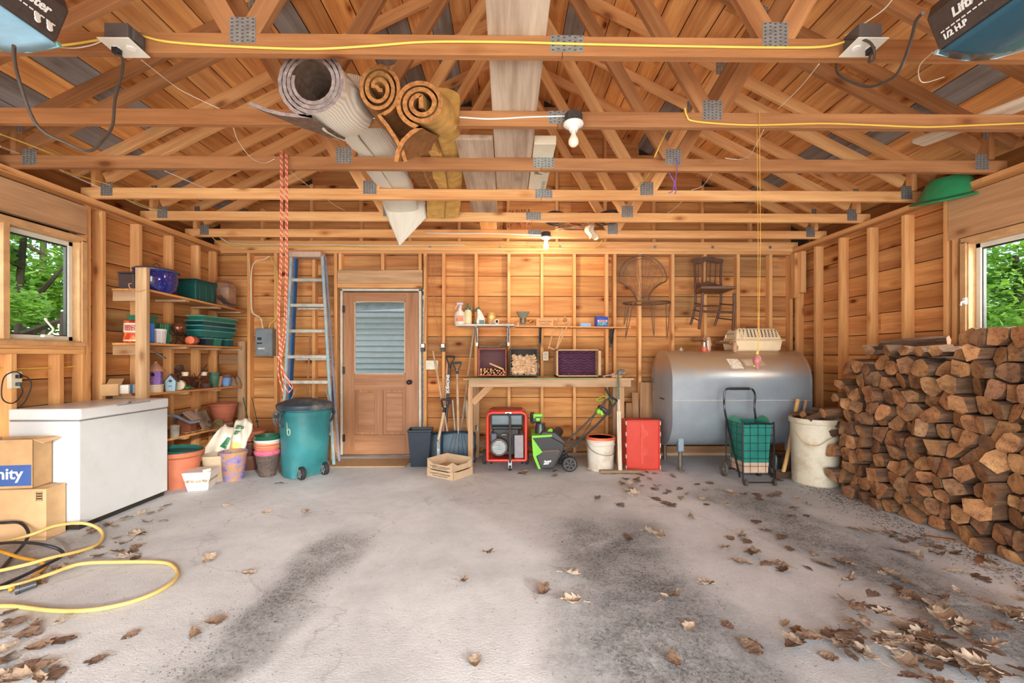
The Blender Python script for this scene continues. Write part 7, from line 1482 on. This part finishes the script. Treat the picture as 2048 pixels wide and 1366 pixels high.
# wooden chair
w2c = T('wooden_chair', 'old brown wooden chair with spindle back hung on wall', 'chair', (at(1425, 0, 5.3).x, 5.40, at(0, 586, 5.3).z)); L = w2c.location; BR = M(96, 68, 54, .55, var=.2, name='dark_chair_wood')
def cp(px, py, Y): return at(px, py, Y) - L
for nm, pts, r_ in (('rear_leg', [cp(1388, 519, 5.44), cp(1390, 550, 5.42), cp(1391, 585, 5.40), cp(1390, 615, 5.41), cp(1381, 650, 5.46)], .015), ('rear_leg', [cp(1443, 520, 5.44), cp(1441, 550, 5.42), cp(1442, 585, 5.40), cp(1440, 615, 5.41), cp(1429, 652, 5.46)], .015),
                    ('front_leg', [cp(1406, 586, 5.02), cp(1403, 615, 5.02), cp(1398, 658, 5.0)], .017), ('front_leg', [cp(1468, 586, 5.02), cp(1468, 615, 5.02), cp(1466, 661, 5.0)], .017)):
    G().tube(smooth_path(pts, 4), r_, 8).o(nm, BR, w2c, smooth=True)
G().prism([tuple((cp(x, y, 5.44).x, cp(x, y, 5.44).z)) for x, y in ((1386, 520), (1390, 516), (1400, 517), (1408, 514), (1416, 513), (1426, 515), (1436, 518), (1445, 519), (1445, 525), (1434, 528), (1426, 524), (1410, 523), (1400, 528), (1388, 529))], .02, .045, 'y').o('crest_rail', BR, w2c, bev=.004)
G().prism([tuple((cp(x, y, 5.42).x, cp(x, y, 5.42).z)) for x, y in ((1390, 568), (1405, 566), (1416, 563), (1430, 567), (1442, 572), (1442, 581), (1425, 575), (1408, 574), (1390, 574))], .005, .028, 'y').o('lower_rail', BR, w2c, bev=.004)
for px in (1397, 1405, 1413, 1421, 1431): G().cyl(cp(px, 524, 5.43), cp(px - 1, 569, 5.43), .0065, n=8).o('spindle', BR, w2c, smooth=True)
g = G(); c = [cp(1390, 583, 5.42), cp(1444, 583, 5.42), cp(1473, 586, 4.99), cp(1402, 586, 4.99)]
zt_ = c[0].z; G().add([(p.x, p.y, zt_) for p in c] + [(p.x, p.y, zt_ - .03) for p in c], [(0, 1, 2, 3), (4, 5, 6, 7), (0, 1, 5, 4), (1, 2, 6, 5), (2, 3, 7, 6), (3, 0, 4, 7)]).o('seat', M(118, 90, 72, .5, var=.2), w2c, bev=.006)
for a, b_, r_ in ((cp(1404, 623, 5.02), cp(1467, 625, 5.02), .014), (cp(1390, 607, 5.41), cp(1404, 609, 5.02), .008), (cp(1388, 620, 5.42), cp(1403, 624, 5.02), .008), (cp(1386, 636, 5.43), cp(1401, 642, 5.01), .008), (cp(1440, 608, 5.41), cp(1467, 610, 5.02), .008), (cp(1435, 636, 5.44), cp(1467, 640, 5.01), .008), (cp(1390, 612, 5.41), cp(1440, 612, 5.41), .008)):
    G().cyl(a, b_, r_, n=8).o('rung', BR, w2c, smooth=True)

# folding shopping cart with green tub
cx0, cx1, cy0, cy1 = 2.275, 2.575, 4.24, 4.56
ct_ = T('shopping_cart', 'two-wheeled black wire cart holding a green tub', 'cart', ((cx0 + cx1) / 2, (cy0 + cy1) / 2, 0)); L = ct_.location; KW = M(50, 46, 46, .4, .5)
xm, ym = .15, .16; zb_ = .10; zt_ = .585
g = G(); wz = lambda z: z
for k in range(5): x = -xm + k * 2 * xm / 4; g.tube([(x, -ym, zb_), (x, -ym, zt_)], .0022, 4)
for k in range(7): z = zb_ + k * (zt_ - zb_) / 6.5; g.tube([(-xm, -ym, z), (xm, -ym, z)], .0022, 4)
for s_ in (-1, 1):
    for k in range(7): z = zb_ + k * (zt_ - zb_) / 6.5; g.tube([(s_ * xm, -ym, z), (s_ * xm, ym, z)], .0022, 4)
    for k in range(4): y = -ym + k * 2 * ym / 3; g.tube([(s_ * xm, y, zb_), (s_ * xm, y, zt_)], .0022, 4)
for k in range(6): y = -ym + k * 2 * ym / 5; g.tube([(-xm, y, zb_), (xm, y, zb_)], .0022, 4)
o_ = g.o('wire_basket', KW, ct_); o_['kind'] = 'stuff'
G().tube(smooth_path([(-xm, -ym - .005, .03), (-xm, -ym - .005, zt_ - .03), (-xm + .03, -ym - .005, zt_), (xm - .03, -ym - .005, zt_), (xm, -ym - .005, zt_ - .03), (xm, -ym - .005, .03)], 4), .008, 8).o('front_frame', KW, ct_, smooth=True)
hz = .90
G().tube(smooth_path([(-xm - .005, ym - .28, .0 + .06), (-xm - .005, ym, .62), (-xm - .012, ym + .02, .80), (-xm + .0, ym + .02, hz - .02), (-xm + .05, ym + .02, hz), (xm - .05, ym + .02, hz), (xm + .0, ym + .02, hz - .03), (xm + .012, ym + .02, .80), (xm + .005, ym, .62), (xm + .005, ym - .28, .06)], 5), .010, 8).o('handle', M(60, 62, 66, .25, .7), ct_, smooth=True)
G().cyl((-xm + .05, ym + .02, hz), (xm - .05, ym + .02, hz), .013, n=10).o('grip', BLACK, ct_, smooth=True)
for s_ in (-1, 1):
    G().tube([(s_ * xm, ym, .62), (s_ * (xm + .002), ym - .0, .07)], .007, 7).o('rear_strut', KW, ct_, smooth=True)
    Tm = Matrix.Translation((s_ * (xm + .03), ym - .01, .075)) @ Matrix.Rotation(pi / 2, 4, 'Y')
    wh = G().lathe([(.060, -.010), (.075, -.012), (.078, 0), (.075, .012), (.060, .010)], n=28, T=Tm, closed=True).o('wheel', M(96, 84, 74, .6), ct_, smooth=True)
    G().cyl((s_ * (xm + .012), ym - .01, .075), (s_ * (xm + .048), ym - .01, .075), .012, n=10).o('hub', STEEL, wh, smooth=True)
    for k in range(8): a = k * pi / 4; G().tube([(s_ * (xm + .03), ym - .01, .075), (s_ * (xm + .03), ym - .01 + .062 * cos(a), .075 + .062 * sin(a))], .002, 4).o('spoke', STEEL, wh)
    G().cyl((s_ * (xm - .01) - .012, -ym - .03, .03), (s_ * (xm - .01) + .012, -ym - .03, .03), .030, n=18).o('caster', M(80, 72, 66, .6), ct_, smooth=True)
G().cyl((-xm, -ym - .03, .03), (xm, -ym - .03, .03), .006, n=8).cyl((-xm - .03, ym - .01, .075), (xm + .03, ym - .01, .075), .006, n=8).o('axle', KW, ct_, smooth=True)
tb = T('green_tub', 'teal green plastic tub with pale lower band inside the cart', 'tub', ((cx0 + cx1) / 2, (cy0 + cy1) / 2, zb_ + .004))
R_ = [ring(.108, .118, 0), ring(.118, .128, .12)]
def shell2(rs, cap0=True): return G().add([p for r_ in rs for p in r_], ([(0, 1, 2, 3)] if cap0 else []) + [(i * 4 + k, i * 4 + (k + 1) % 4, (i + 1) * 4 + (k + 1) % 4, (i + 1) * 4 + k) for i in range(len(rs) - 1) for k in range(4)])
shell2([ring(.116, .124, 0), ring(.123, .131, .10), ring(.121, .129, .101), ring(.114, .12, .004)]).o('pale_band', M(206, 176, 150, .6), tb, bev=.004)
TG2 = M(40, 128, 116, .4, var=.1)
shell2([ring(.122, .130, .101), ring(.139, .148, .47), ring(.146, .154, .475), ring(.146, .154, .485), ring(.134, .143, .485), ring(.117, .125, .104)], False).o('tub_wall', TG2, tb, bev=.004)
for s_ in (-1, 1): G().prism([(-.13, .48), (.13, .48), (.07, .53), (0, .545), (-.07, .53)], s_ * .142 - .002, s_ * .142 + .002, 'x').o('side_flap', M(70, 146, 118, .4), tb)

# maul and axe
def axe(label, top, tY, bot, bY, rr, mt, big):
    p, q = at(top[0], top[1], tY), at(bot[0], bot[1], bY); q.z = max(q.z, .05)
    r = T('splitting_maul' if big else 'axe', label, 'axe', (q.x, q.y, 0)); a, b_ = p - r.location, q - r.location; d = (a - b_)
    G().tube(smooth_path([b_ - d * .02, b_ + d * .3 + V((.008, 0, 0)), b_ + d * .7, b_ + d * .96, a], 4), rr, 10, rs=None).o('handle', mt, r, smooth=True)
    g = G(); s_ = 1 if big else .8
    g.prism([(-.09 * s_, .0), (-.035, .012), (.05, .012), (.07, .02), (.075, .055), (.065, .085), (.04, .078), (-.035, .07), (-.09 * s_, .095)], -.028 * s_, .028 * s_, 'y')
    g.o('axe_head', M(96, 72, 58, .5, .5, .25), r, bev=.006); return r
axe('splitting maul with yellowish handle leaning against oil tank', (1596, 799), 4.60, (1567, 942), 4.44, .019, M(206, 160, 100, .6, var=.12), True)
axe('axe with grey handle leaning beside the maul', (1612, 801), 4.62, (1588, 940), 4.60, .016, M(176, 146, 124, .7, var=.12), False)
tag(G().cyl((0, 0, 0), (.0, .0, .13), .055, .05, 16).cyl((0, 0, .13), (0, 0, .15), .035, n=12).o('metal_pot', M(130, 140, 136, .25, .8, .3), smooth=True, loc=(2.98, 4.86, 0)), 'small dented metal can behind the axes', 'can')
# barrel of kindling
br_ = T('barrel', 'large whitish plastic barrel filled with firewood pieces', 'barrel', (3.02, 4.30, 0)); WB = M(212, 202, 180, .5, var=.06, dirt=(176, 146, 112))
G().lathe([(.001, 0), (.185, 0), (.195, .012), (.208, .55), (.207, .585), (.218, .59), (.222, .60), (.220, .635), (.212, .64), (.2, .63), (.196, .55), (.18, .03), (.001, .02)], n=48).o('barrel_body', WB, br_, smooth=True)
G().tube(smooth_path([(-.21, -.02, .52), (-.20, -.12, .42), (-.12, -.20, .40), (-.02, -.235, .47), (.08, -.225, .50)], 5), .0035, 5).o('rope_handle', M(190, 160, 120, .7), br_, smooth=True)

# ---------------------------------------------------------------- firewood
def endmat():
    m, nt, b = newmat('log_end_grain'); v = coords(nt, (1, 1, 1)); n = noise(nt, v, 9, 5, .6, .3)
    tc = nt.nodes.new('ShaderNodeTexCoord'); oi = nt.nodes.new('ShaderNodeObjectInfo')
    wv = nt.nodes.new('ShaderNodeTexWave'); wv.wave_type = 'RINGS'; wv.rings_direction = 'X'; wv.inputs['Scale'].default_value = 24; wv.inputs['Distortion'].default_value = 2; mp = nt.nodes.new('ShaderNodeMapping'); mp.inputs['Location'].default_value = (0, .05, .04); nt.links.new(tc.outputs['Object'], mp.inputs[0]); nt.links.new(mp.outputs[0], wv.inputs[0])
    c = ramp(nt, n, [(.3, srgb(122, 86, 58)), (.55, srgb(178, 132, 90)), (.75, srgb(206, 164, 118))]).outputs[0]
    c = mix(nt, c, ramp(nt, wv.outputs[0], [(0, (.72, .66, .6)), (.6, (1, 1, 1))]).outputs[0], .35, 'MULTIPLY')
    n2 = noise(nt, v, 26, 5, .8); c = mix(nt, c, ramp(nt, n2, [(.50, (1, 1, 1)), (.64, (.36, .28, .22))]).outputs[0], .8, 'MULTIPLY')
    c = mix(nt, c, oi.outputs['Color'], 1.0, 'MULTIPLY'); nt.links.new(c, b.inputs['Base Color']); b.inputs['Roughness'].default_value = .85; bump(nt, b, n2, .8, .006); return m
def barkmat():
    m, nt, b = newmat('bark_and_split_side'); v = coords(nt, (.8, 6, 6)); n = noise(nt, v, 3, 7, .75, .4); v2 = coords(nt, (6, 30, 30)); n2 = noise(nt, v2, 1.2, 5, .8)
    c = ramp(nt, n, [(.3, srgb(72, 52, 40)), (.5, srgb(122, 92, 68)), (.7, srgb(160, 126, 94))]).outputs[0]; c = mix(nt, c, ramp(nt, n2, [(.4, (.5, .45, .42)), (.62, (1, 1, 1))]).outputs[0], .7, 'MULTIPLY')
    oi = nt.nodes.new('ShaderNodeObjectInfo'); c = mix(nt, c, oi.outputs['Color'], .8, 'MULTIPLY')
    nt.links.new(c, b.inputs['Base Color']); b.inputs['Roughness'].default_value = .9; bump(nt, b, n2, 1, .012); return m
ENDM, BARK = endmat(), barkmat()
def log_mesh(poly, x0, x1, rn, name='firewood_log', tilt=.22, loc=None, rot=None, rings=4):
    """poly (y, z) around the log's own centre; x0 is the end that shows"""
    n = len(poly); g = G(); vs = []; ty, tz = rn.uniform(-tilt, tilt), rn.uniform(-tilt, tilt)
    for j in range(rings):
        t = j / (rings - 1); k = 1 if j == 0 else rn.uniform(.92, 1.04)
        for i, (y, z) in enumerate(poly):
            q = rn.uniform(.94, 1.05) if j else 1
            vs.append((x0 + (x1 - x0) * t + ((y * ty + z * tz) * 2 if j == 0 else 0), y * k * q, z * k * q))
    fs = [(j * n + i, j * n + (i + 1) % n, (j + 1) * n + (i + 1) % n, (j + 1) * n + i) for j in range(rings - 1) for i in range(n)]
    g.add(vs, fs); c = len(g.v); xm = x0 + rn.uniform(-.004, .004); g.v.append((xm, 0, 0)); g.cur = 1
    for i in range(n): g.f.append((i, (i + 1) % n, c)); g.m.append(1)
    c2 = len(g.v); g.v.append((x1, 0, 0))
    for i in range(n): g.f.append(((rings - 1) * n + i, (rings - 1) * n + (i + 1) % n, c2)); g.m.append(1)
    k = rn.uniform(.72, 1.12); w_ = rn.uniform(.9, 1.05); grey = rn.random() < .22
    col = (k * (.78 if grey else 1), k * w_ * (.78 if grey else .95), k * w_ * (.85 if grey else .87)); log_mesh.grey = grey
    return g.o(name, [BARK, ENDM], loc=loc, rot=rot, color=col)
rn = random.Random(11)
def ztop(y): return 1.36 if y < 2.98 else (1.19 if y < 3.6 else (1.20 if y < 3.86 else max(0, 1.2 - (y - 3.86) * 4)))
def yend(z): return 4.05 if z < .9 else 4.05 - (z - .9) * .6
pts = []; z = .045; row = 0
while z < 1.75:
    y = 2.0 + (row % 2) * .055 + rn.uniform(-.03, .03)
    while y < 4.5:
        pts.append((y + rn.uniform(-.032, .032), z + rn.uniform(-.03, .03))); y += rn.uniform(.078, .14)
    z += .110; row += 1
def clip(poly, nx, ny, c):
    out = []
    for i in range(len(poly)):
        a, b = poly[i], poly[(i + 1) % len(poly)]; da, db = a[0] * nx + a[1] * ny - c, b[0] * nx + b[1] * ny - c
        if da <= 0: out.append(a)
        if da * db < 0: t = da / (da - db); out.append((a[0] + (b[0] - a[0]) * t, a[1] + (b[1] - a[1]) * t))
    return out
tops = []
for (y, z) in pts:
    if y < 2.28 or y > yend(z) - .02 or z > ztop(y): continue
    poly = [(y - .2, max(z - .2, .002)), (y + .2, max(z - .2, .002)), (y + .2, z + .2), (y - .2, z + .2)]
    for (a, b_) in pts:
        dx, dz = a - y, b_ - z
        if (dx or dz) and abs(dx) < .4 and abs(dz) < .4: poly = clip(poly, dx, dz, dx * (a + y) / 2 + dz * (b_ + z) / 2)
        if len(poly) < 3: break
    if len(poly) < 3: continue
    cy = sum(p[0] for p in poly) / len(poly); cz = sum(p[1] for p in poly) / len(poly)
    mode = rn.random(); q = [(p[0] - cy, p[1] - cz) for p in poly]
    q = [p for i, p in enumerate(q) if (V(p) - V(q[i - 1])).length > .014]
    if len(q) < 3: continue
    if mode < .5:                                                # bark side rounded
        o2 = []
        for i in range(len(q)):
            a, b_ = q[i], q[(i + 1) % len(q)]; o2 += [(a[0] * .8 + b_[0] * .2, a[1] * .8 + b_[1] * .2), (a[0] * .2 + b_[0] * .8, a[1] * .2 + b_[1] * .8)]
        q = o2
    s_ = rn.uniform(.87, .95); q = [(p[0] * s_ + rn.uniform(-.003, .003), p[1] * s_ + rn.uniform(-.003, .003)) for p in q]
    off = rn.uniform(-.05, .06); o_ = log_mesh(q, 0, 3.50 - (3.02 + off), rn, loc=(3.02 + off, cy, cz))
    o_.rotation_euler = (0, rn.uniform(-.02, .02), rn.uniform(-.05, .05))
    if cz > ztop(cy) - .12: tops.append(o_)
    hb = ['lowest layer', 'lower rows', 'middle rows', 'upper rows', 'top rows'][min(4, int(cz / .27))]; yb = 'barrel end' if cy > 3.75 else ('far half' if cy > 3.4 else ('centre' if cy > 3.05 else ('near part' if cy > 2.7 else 'nearest end')))
    span = max(p[0] for p in q) - min(p[0] for p in q); tall = max(p[1] for p in q) - min(p[1] for p in q)
    tag(o_, '%s %s%s log in the %s of stack, %s' % ('thick' if span * tall > .0135 else 'thin', 'greyed ' if log_mesh.grey else '', 'rounded' if mode < .5 else 'sharp-edged split', hb, yb), 'firewood', 'logs stacked against the right wall')
# backing logs seen through the gaps are the same logs; loose ones on top
def wedge(r_, rn, n=5): return [(cos(a) * r_ * rn.uniform(.75, 1.15), sin(a) * r_ * rn.uniform(.7, 1.05)) for a in [2 * pi * (k + rn.uniform(-.2, .2)) / n for k in range(n)]]
loose = [((1746, 700), 3.68, .055, .1, 'sunlit log at the far end on top of the stack'), ((1790, 694), 3.50, .055, -.2, 'pale dusty log on top of the stack, second from far end'), ((1835, 692), 3.34, .05, .3, 'split log tilted on the very top of the stack'),
         ((1874, 700), 3.22, .045, -.1, 'round log lying near the middle on the stack top'), ((1905, 702), 3.10, .05, .15, 'large half-round log on top under the window corner')]
for (pp, y, r_, rz, lb) in loose:
    z = ztop(y) + .05 + r_ * .75; o_ = log_mesh(wedge(r_, rn, 6), 0, .44, rn, loc=(3.03, y, z)); o_.rotation_euler = (0, 0, rz); tag(o_, lb, 'firewood')
o_ = log_mesh(wedge(.045, rn, 5), 0, .42, rn, loc=(3.10, 3.62, 1.33)); o_.rotation_euler = (.1, -.06, -1.15); tag(o_, 'long log lying crosswise over the top of the stack', 'firewood')
for k, (y, z, x, rz, ry, r_, ln, lb) in enumerate(((4.14, .70, 2.98, .9, -.12, .05, .42, 'bark-covered log slanting over the barrel from stack'), (4.12, .52, 3.02, 1.1, 0, .045, .40, 'light split log laid crosswise at the stack end beside barrel'), (4.10, .60, 3.08, .7, .1, .04, .36, 'dark log laid across the stack end above the light one'),
        (4.10, .40, 3.06, 1.3, 0, .045, .36, 'weathered plank-like log sticking out at the stack end'), (4.08, .85, 3.05, .9, -.2, .05, .36, 'mossy log at the far shoulder of the stack'), (4.02, .98, 3.05, .5, -.1, .05, .38, 'grey log above the shoulder of the stack'))):
    o_ = log_mesh(wedge(r_, rn, 6), 0, ln, rn, loc=(x, y, z)); o_.rotation_euler = (0, ry, -rz * .35); tag(o_, lb, 'firewood')
for k in range(9):
    a = k * 2.4; rr = .05 + .015 * k; o_ = log_mesh(wedge(.036, rn, 5), -.11, .11, rn, name='firewood_piece', loc=(3.02 + cos(a) * rr * .9, 4.30 + sin(a) * rr * .9, .62 + .02 * (k % 3) + (.03 if k > 5 else 0)))
    o_.rotation_euler = (rn.uniform(-.3, .3), rn.uniform(-.35, .35), rn.uniform(0, 3)); tag(o_, 'short firewood piece heaped in the whitish barrel', 'firewood', 'firewood pieces in the barrel')
for k, (px, py) in enumerate(((1960, 1120), (1700, 992), (1880, 1078))):
    p = fl(px, py); tag(G().box((0, 0, .006), (.16, .03, .008), rz=.7 + k).o('bark_strip', M(140, 100, 70, .9, var=.3), loc=p), ['bark strip on floor at right under the stack', 'thin bark sliver on floor at the far end of stack', 'bark strip on the floor at middle of stack foot'][k], 'bark')

# ---------------------------------------------------------------- dry leaves
def leafmesh(seed):
    rn = random.Random(seed); n = 12; vs = []; c1, c2, c3 = rn.uniform(-2, 6), rn.uniform(-1.5, 2.5), rn.uniform(-.25, .25)
    Lh = .055
    for i in range(n + 1):
        t = i / n; x = (t - .5) * 2 * Lh; lobe = .55 + .45 * abs(sin(t * pi * 3.5 + .3)); w_ = .040 * sin(pi * min(1, t * 1.02)) ** .6 * lobe + .001
        for s_ in (-1, -.5, 0, .5, 1):
            y = s_ * w_ * rn.uniform(.85, 1.15) if s_ else 0
            xx = x + abs(s_) * .012 * (1 if lobe > .8 else -.3)
            vs.append((xx, y, .004 + c1 * y * y * 2.2 + c2 * x * x * 2 + c3 * y + rn.uniform(0, .004)))
    zmin = min(v[2] for v in vs); vs = [(x, y, z - zmin + .001) for x, y, z in vs]
    fs = [(i * 5 + j, i * 5 + j + 1, (i + 1) * 5 + j + 1, (i + 1) * 5 + j) for i in range(n) for j in range(4)]
    g = G().add(vs, fs).tube([(-Lh, 0, .006), (-Lh - .02, .004, .004), (-Lh - .035, .0, .003)], .0012, 3); g.add([], []); return g
LFM = [M(138, 118, 100, .85, var=.25, sc=20), M(116, 92, 74, .85, var=.25, sc=20), M(168, 148, 128, .8, var=.2, sc=20), M(106, 84, 70, .85, var=.3, sc=20)]
protos = []
for k in range(10):
    me = leafmesh(k).o('dry_leaf', LFM[k % 4], smooth=False); protos.append(me.data); bpy.data.objects.remove(me)
rn = random.Random(21); NL = [0]
def leaf(px, py, s_=1, z=0, label='', group=None):
    if py < 935: return
    p = fl(px, py)
    if p.x > 3.0 or p.x < -3.4 or (2.25 < p.x < 2.7 and 4.15 < p.y < 4.8): return
    if p.x < -2.95 and 3.15 < p.y < 4.05: return
    o = bpy.data.objects.new('dry_leaf', protos[rn.randrange(10)]); COL.objects.link(o); o.location = (p.x, p.y, z); k = s_ * rn.uniform(.55, 1.0); o.scale = (k, k * rn.uniform(.8, 1.1), k * rn.uniform(.8, 2.4))
    o.rotation_euler = (rn.uniform(-.12, .12), rn.uniform(-.12, .12), rn.uniform(0, 6.28)); tag(o, label, 'leaf', group); NL[0] += 1
single = [((535, 1027), 'star-shaped oak leaf lying left of middle floor'), ((613, 1026), 'pale oak leaf to the right of the star-shaped one'), ((420, 1119), 'curled leaf between the cord loop and grit track'), ((497, 1150), 'small leaf at left edge of the left grit track'), ((260, 1272), 'long curled leaf below the large yellow cord loop'),
          ((430, 1246), 'pair-like crumpled leaf near bottom left of middle'), ((195, 1323), 'dark curled leaf at bottom left'), ((388, 1273), 'tiny dark leaf right of the long curled one'), ((950, 1328), 'crumpled leaf at bottom middle of floor'), ((975, 1108), 'tiny leaf at the centre of the floor'), ((925, 1165), 'small dark leaf in the middle of floor'),
          ((1085, 1184), 'pale crumpled leaf at left of right grit track'), ((1143, 1151), 'upright folded leaf beside the right grit track'), ((1145, 1206), 'flat leaf below the pale crumpled one'), ((1255, 1077), 'leaf alone at the upper right grit track'), ((1195, 998), 'orange-brown leaf alone in front of the snow thrower'), ((1340, 1013), 'leaf just behind the grit track in front of red tote'),
          ((1300, 1068), 'lighter leaf in a row at top of grit track'), ((1320, 1075), 'second leaf in the row at top of grit track'), ((1383, 1038), 'tiny leaf alone beyond the right grit track'), ((1565, 1132), 'pale leaf in the bright middle strip at right'), ((1570, 1250), 'bright crumpled leaf standing alone at lower right'), ((1350, 1330), 'large ragged leaf at bottom right of middle'),
          ((1380, 1256), 'dark curled leaf on the right grit track'), ((1340, 1200), 'flat leaf on the tyre marks'), ((1415, 1167), 'leaf at right edge of the grit track'), ((1410, 1170), 'brown leaf overlapping grit track edge'), ((1455, 1253), 'small curled leaf right of grit track'), ((1505, 1290), 'long leaf near bottom, left of the leaf heap'), ((1500, 1300), 'pale curled leaf next to heap'),
          ((560, 968), 'leaf near the trash can wheel'), ((452, 1014), 'small leaf in front of freezer and pots')]
for (x, y), lb in single: leaf(x, y, 1.05, 0, lb)
def scatter(n, f, s_, lb, gp, zf=0):
    for _ in range(n):
        x, y = f(); leaf(x, y, s_, rn.uniform(0, zf), lb, gp)
scatter(88, lambda: (rn.gauss(1885, 125), rn.gauss(1292, 44)), 1.15, 'dry oak leaf in the thick heap at lower right corner', 'leaves heaped at lower right', .05)
scatter(14, lambda: (rn.gauss(1660, 40), rn.gauss(1290, 25)), 1.05, 'dry oak leaf in the small clump left of the big heap', 'leaves clumped left of the heap', .02)
scatter(46, lambda: (rn.uniform(1230, 1570), rn.gauss(980, 16)), .95, 'dry leaf scattered on the floor in front of tank and cart', 'leaves before the tank', .0)
scatter(26, lambda: (lambda t: (1560 + 400 * t + rn.uniform(-30, 50), 985 + 150 * t + rn.uniform(-12, 40)))(rn.random()), .95, 'dry leaf strewn along the foot of the firewood stack', 'leaves along the firewood stack')
scatter(26, lambda: (lambda t: (1440 + 420 * t + rn.gauss(0, 40), 1080 + 110 * t + rn.gauss(0, 22)))(rn.random()), 1, 'dry leaf lying on the grit band right of middle', 'leaves on right grit band')
scatter(22, lambda: (lambda t: (330 - 330 * t + rn.gauss(0, 30), 1065 + 120 * t + rn.gauss(0, 18)))(rn.random()), .95, 'dry leaf among the yellow and black cords', 'leaves among the cords')
scatter(20, lambda: (rn.uniform(-20, 130), rn.uniform(1225, 1366)), 1.1, 'dry leaf at the lower left corner of the floor', 'leaves at lower left')
scatter(10, lambda: (lambda t: (170 + 180 * t, 1065 - 65 * t + rn.uniform(0, 14)))(rn.random()), .9, 'dry leaf lying at the foot of the freezer front', 'leaves along the freezer')
scatter(12, lambda: (rn.uniform(1040, 1330), rn.uniform(938, 962)), .8, 'dry leaf near the snow thrower and push broom', 'leaves before the bench')

# grit and crumbs of bark on the slab: far too many to count
rn = random.Random(77); g = G()
def crumb(x, y, s_):
    k = len(g.v); a = rn.uniform(0, 6.28); l = rn.uniform(1, 3.5)
    g.v += [(x + cos(a) * s_ * l, y + sin(a) * s_ * l, .0006), (x - sin(a) * s_, y + cos(a) * s_, .0006), (x - cos(a) * s_ * l, y - sin(a) * s_ * l, .0006), (x, y, s_ * rn.uniform(.5, 1.2))]
    g.f += [(k, k + 1, k + 3), (k + 1, k + 2, k + 3), (k, k + 3, k + 2)]; g.m += [0, 0, 0]
for x0, sl, hw, y1, y2, n in ((-1.42, .12, .20, .9, 3.1, 2600), (.62, .02, .42, .9, 3.4, 4200), (2.45, -.10, .33, 1.6, 4.2, 2200), (-2.75, -.1, .40, 1.5, 3.0, 900)):
    for _ in range(n):
        y = rn.uniform(y1, y2); x = x0 + sl * y + rn.gauss(0, hw * .55); 
        if -3.0 < x < 2.95: crumb(x, y, rn.uniform(.0010, .0028))
for _ in range(3500):
    y = rn.uniform(.9, 4.6); x = rn.uniform(-2.8, 2.9); crumb(x, y, rn.uniform(.0008, .0026))
for _ in range(1600):
    y = rn.uniform(2.3, 4.2); x = 3.0 - abs(rn.gauss(0, .16)); crumb(x, y, rn.uniform(.002, .005))
o_ = g.o('floor_grit', M(92, 80, 68, .9, var=.3)); tag(o_, 'dark grit and bark crumbs strewn over the concrete floor', 'grit'); o_['kind'] = 'stuff'
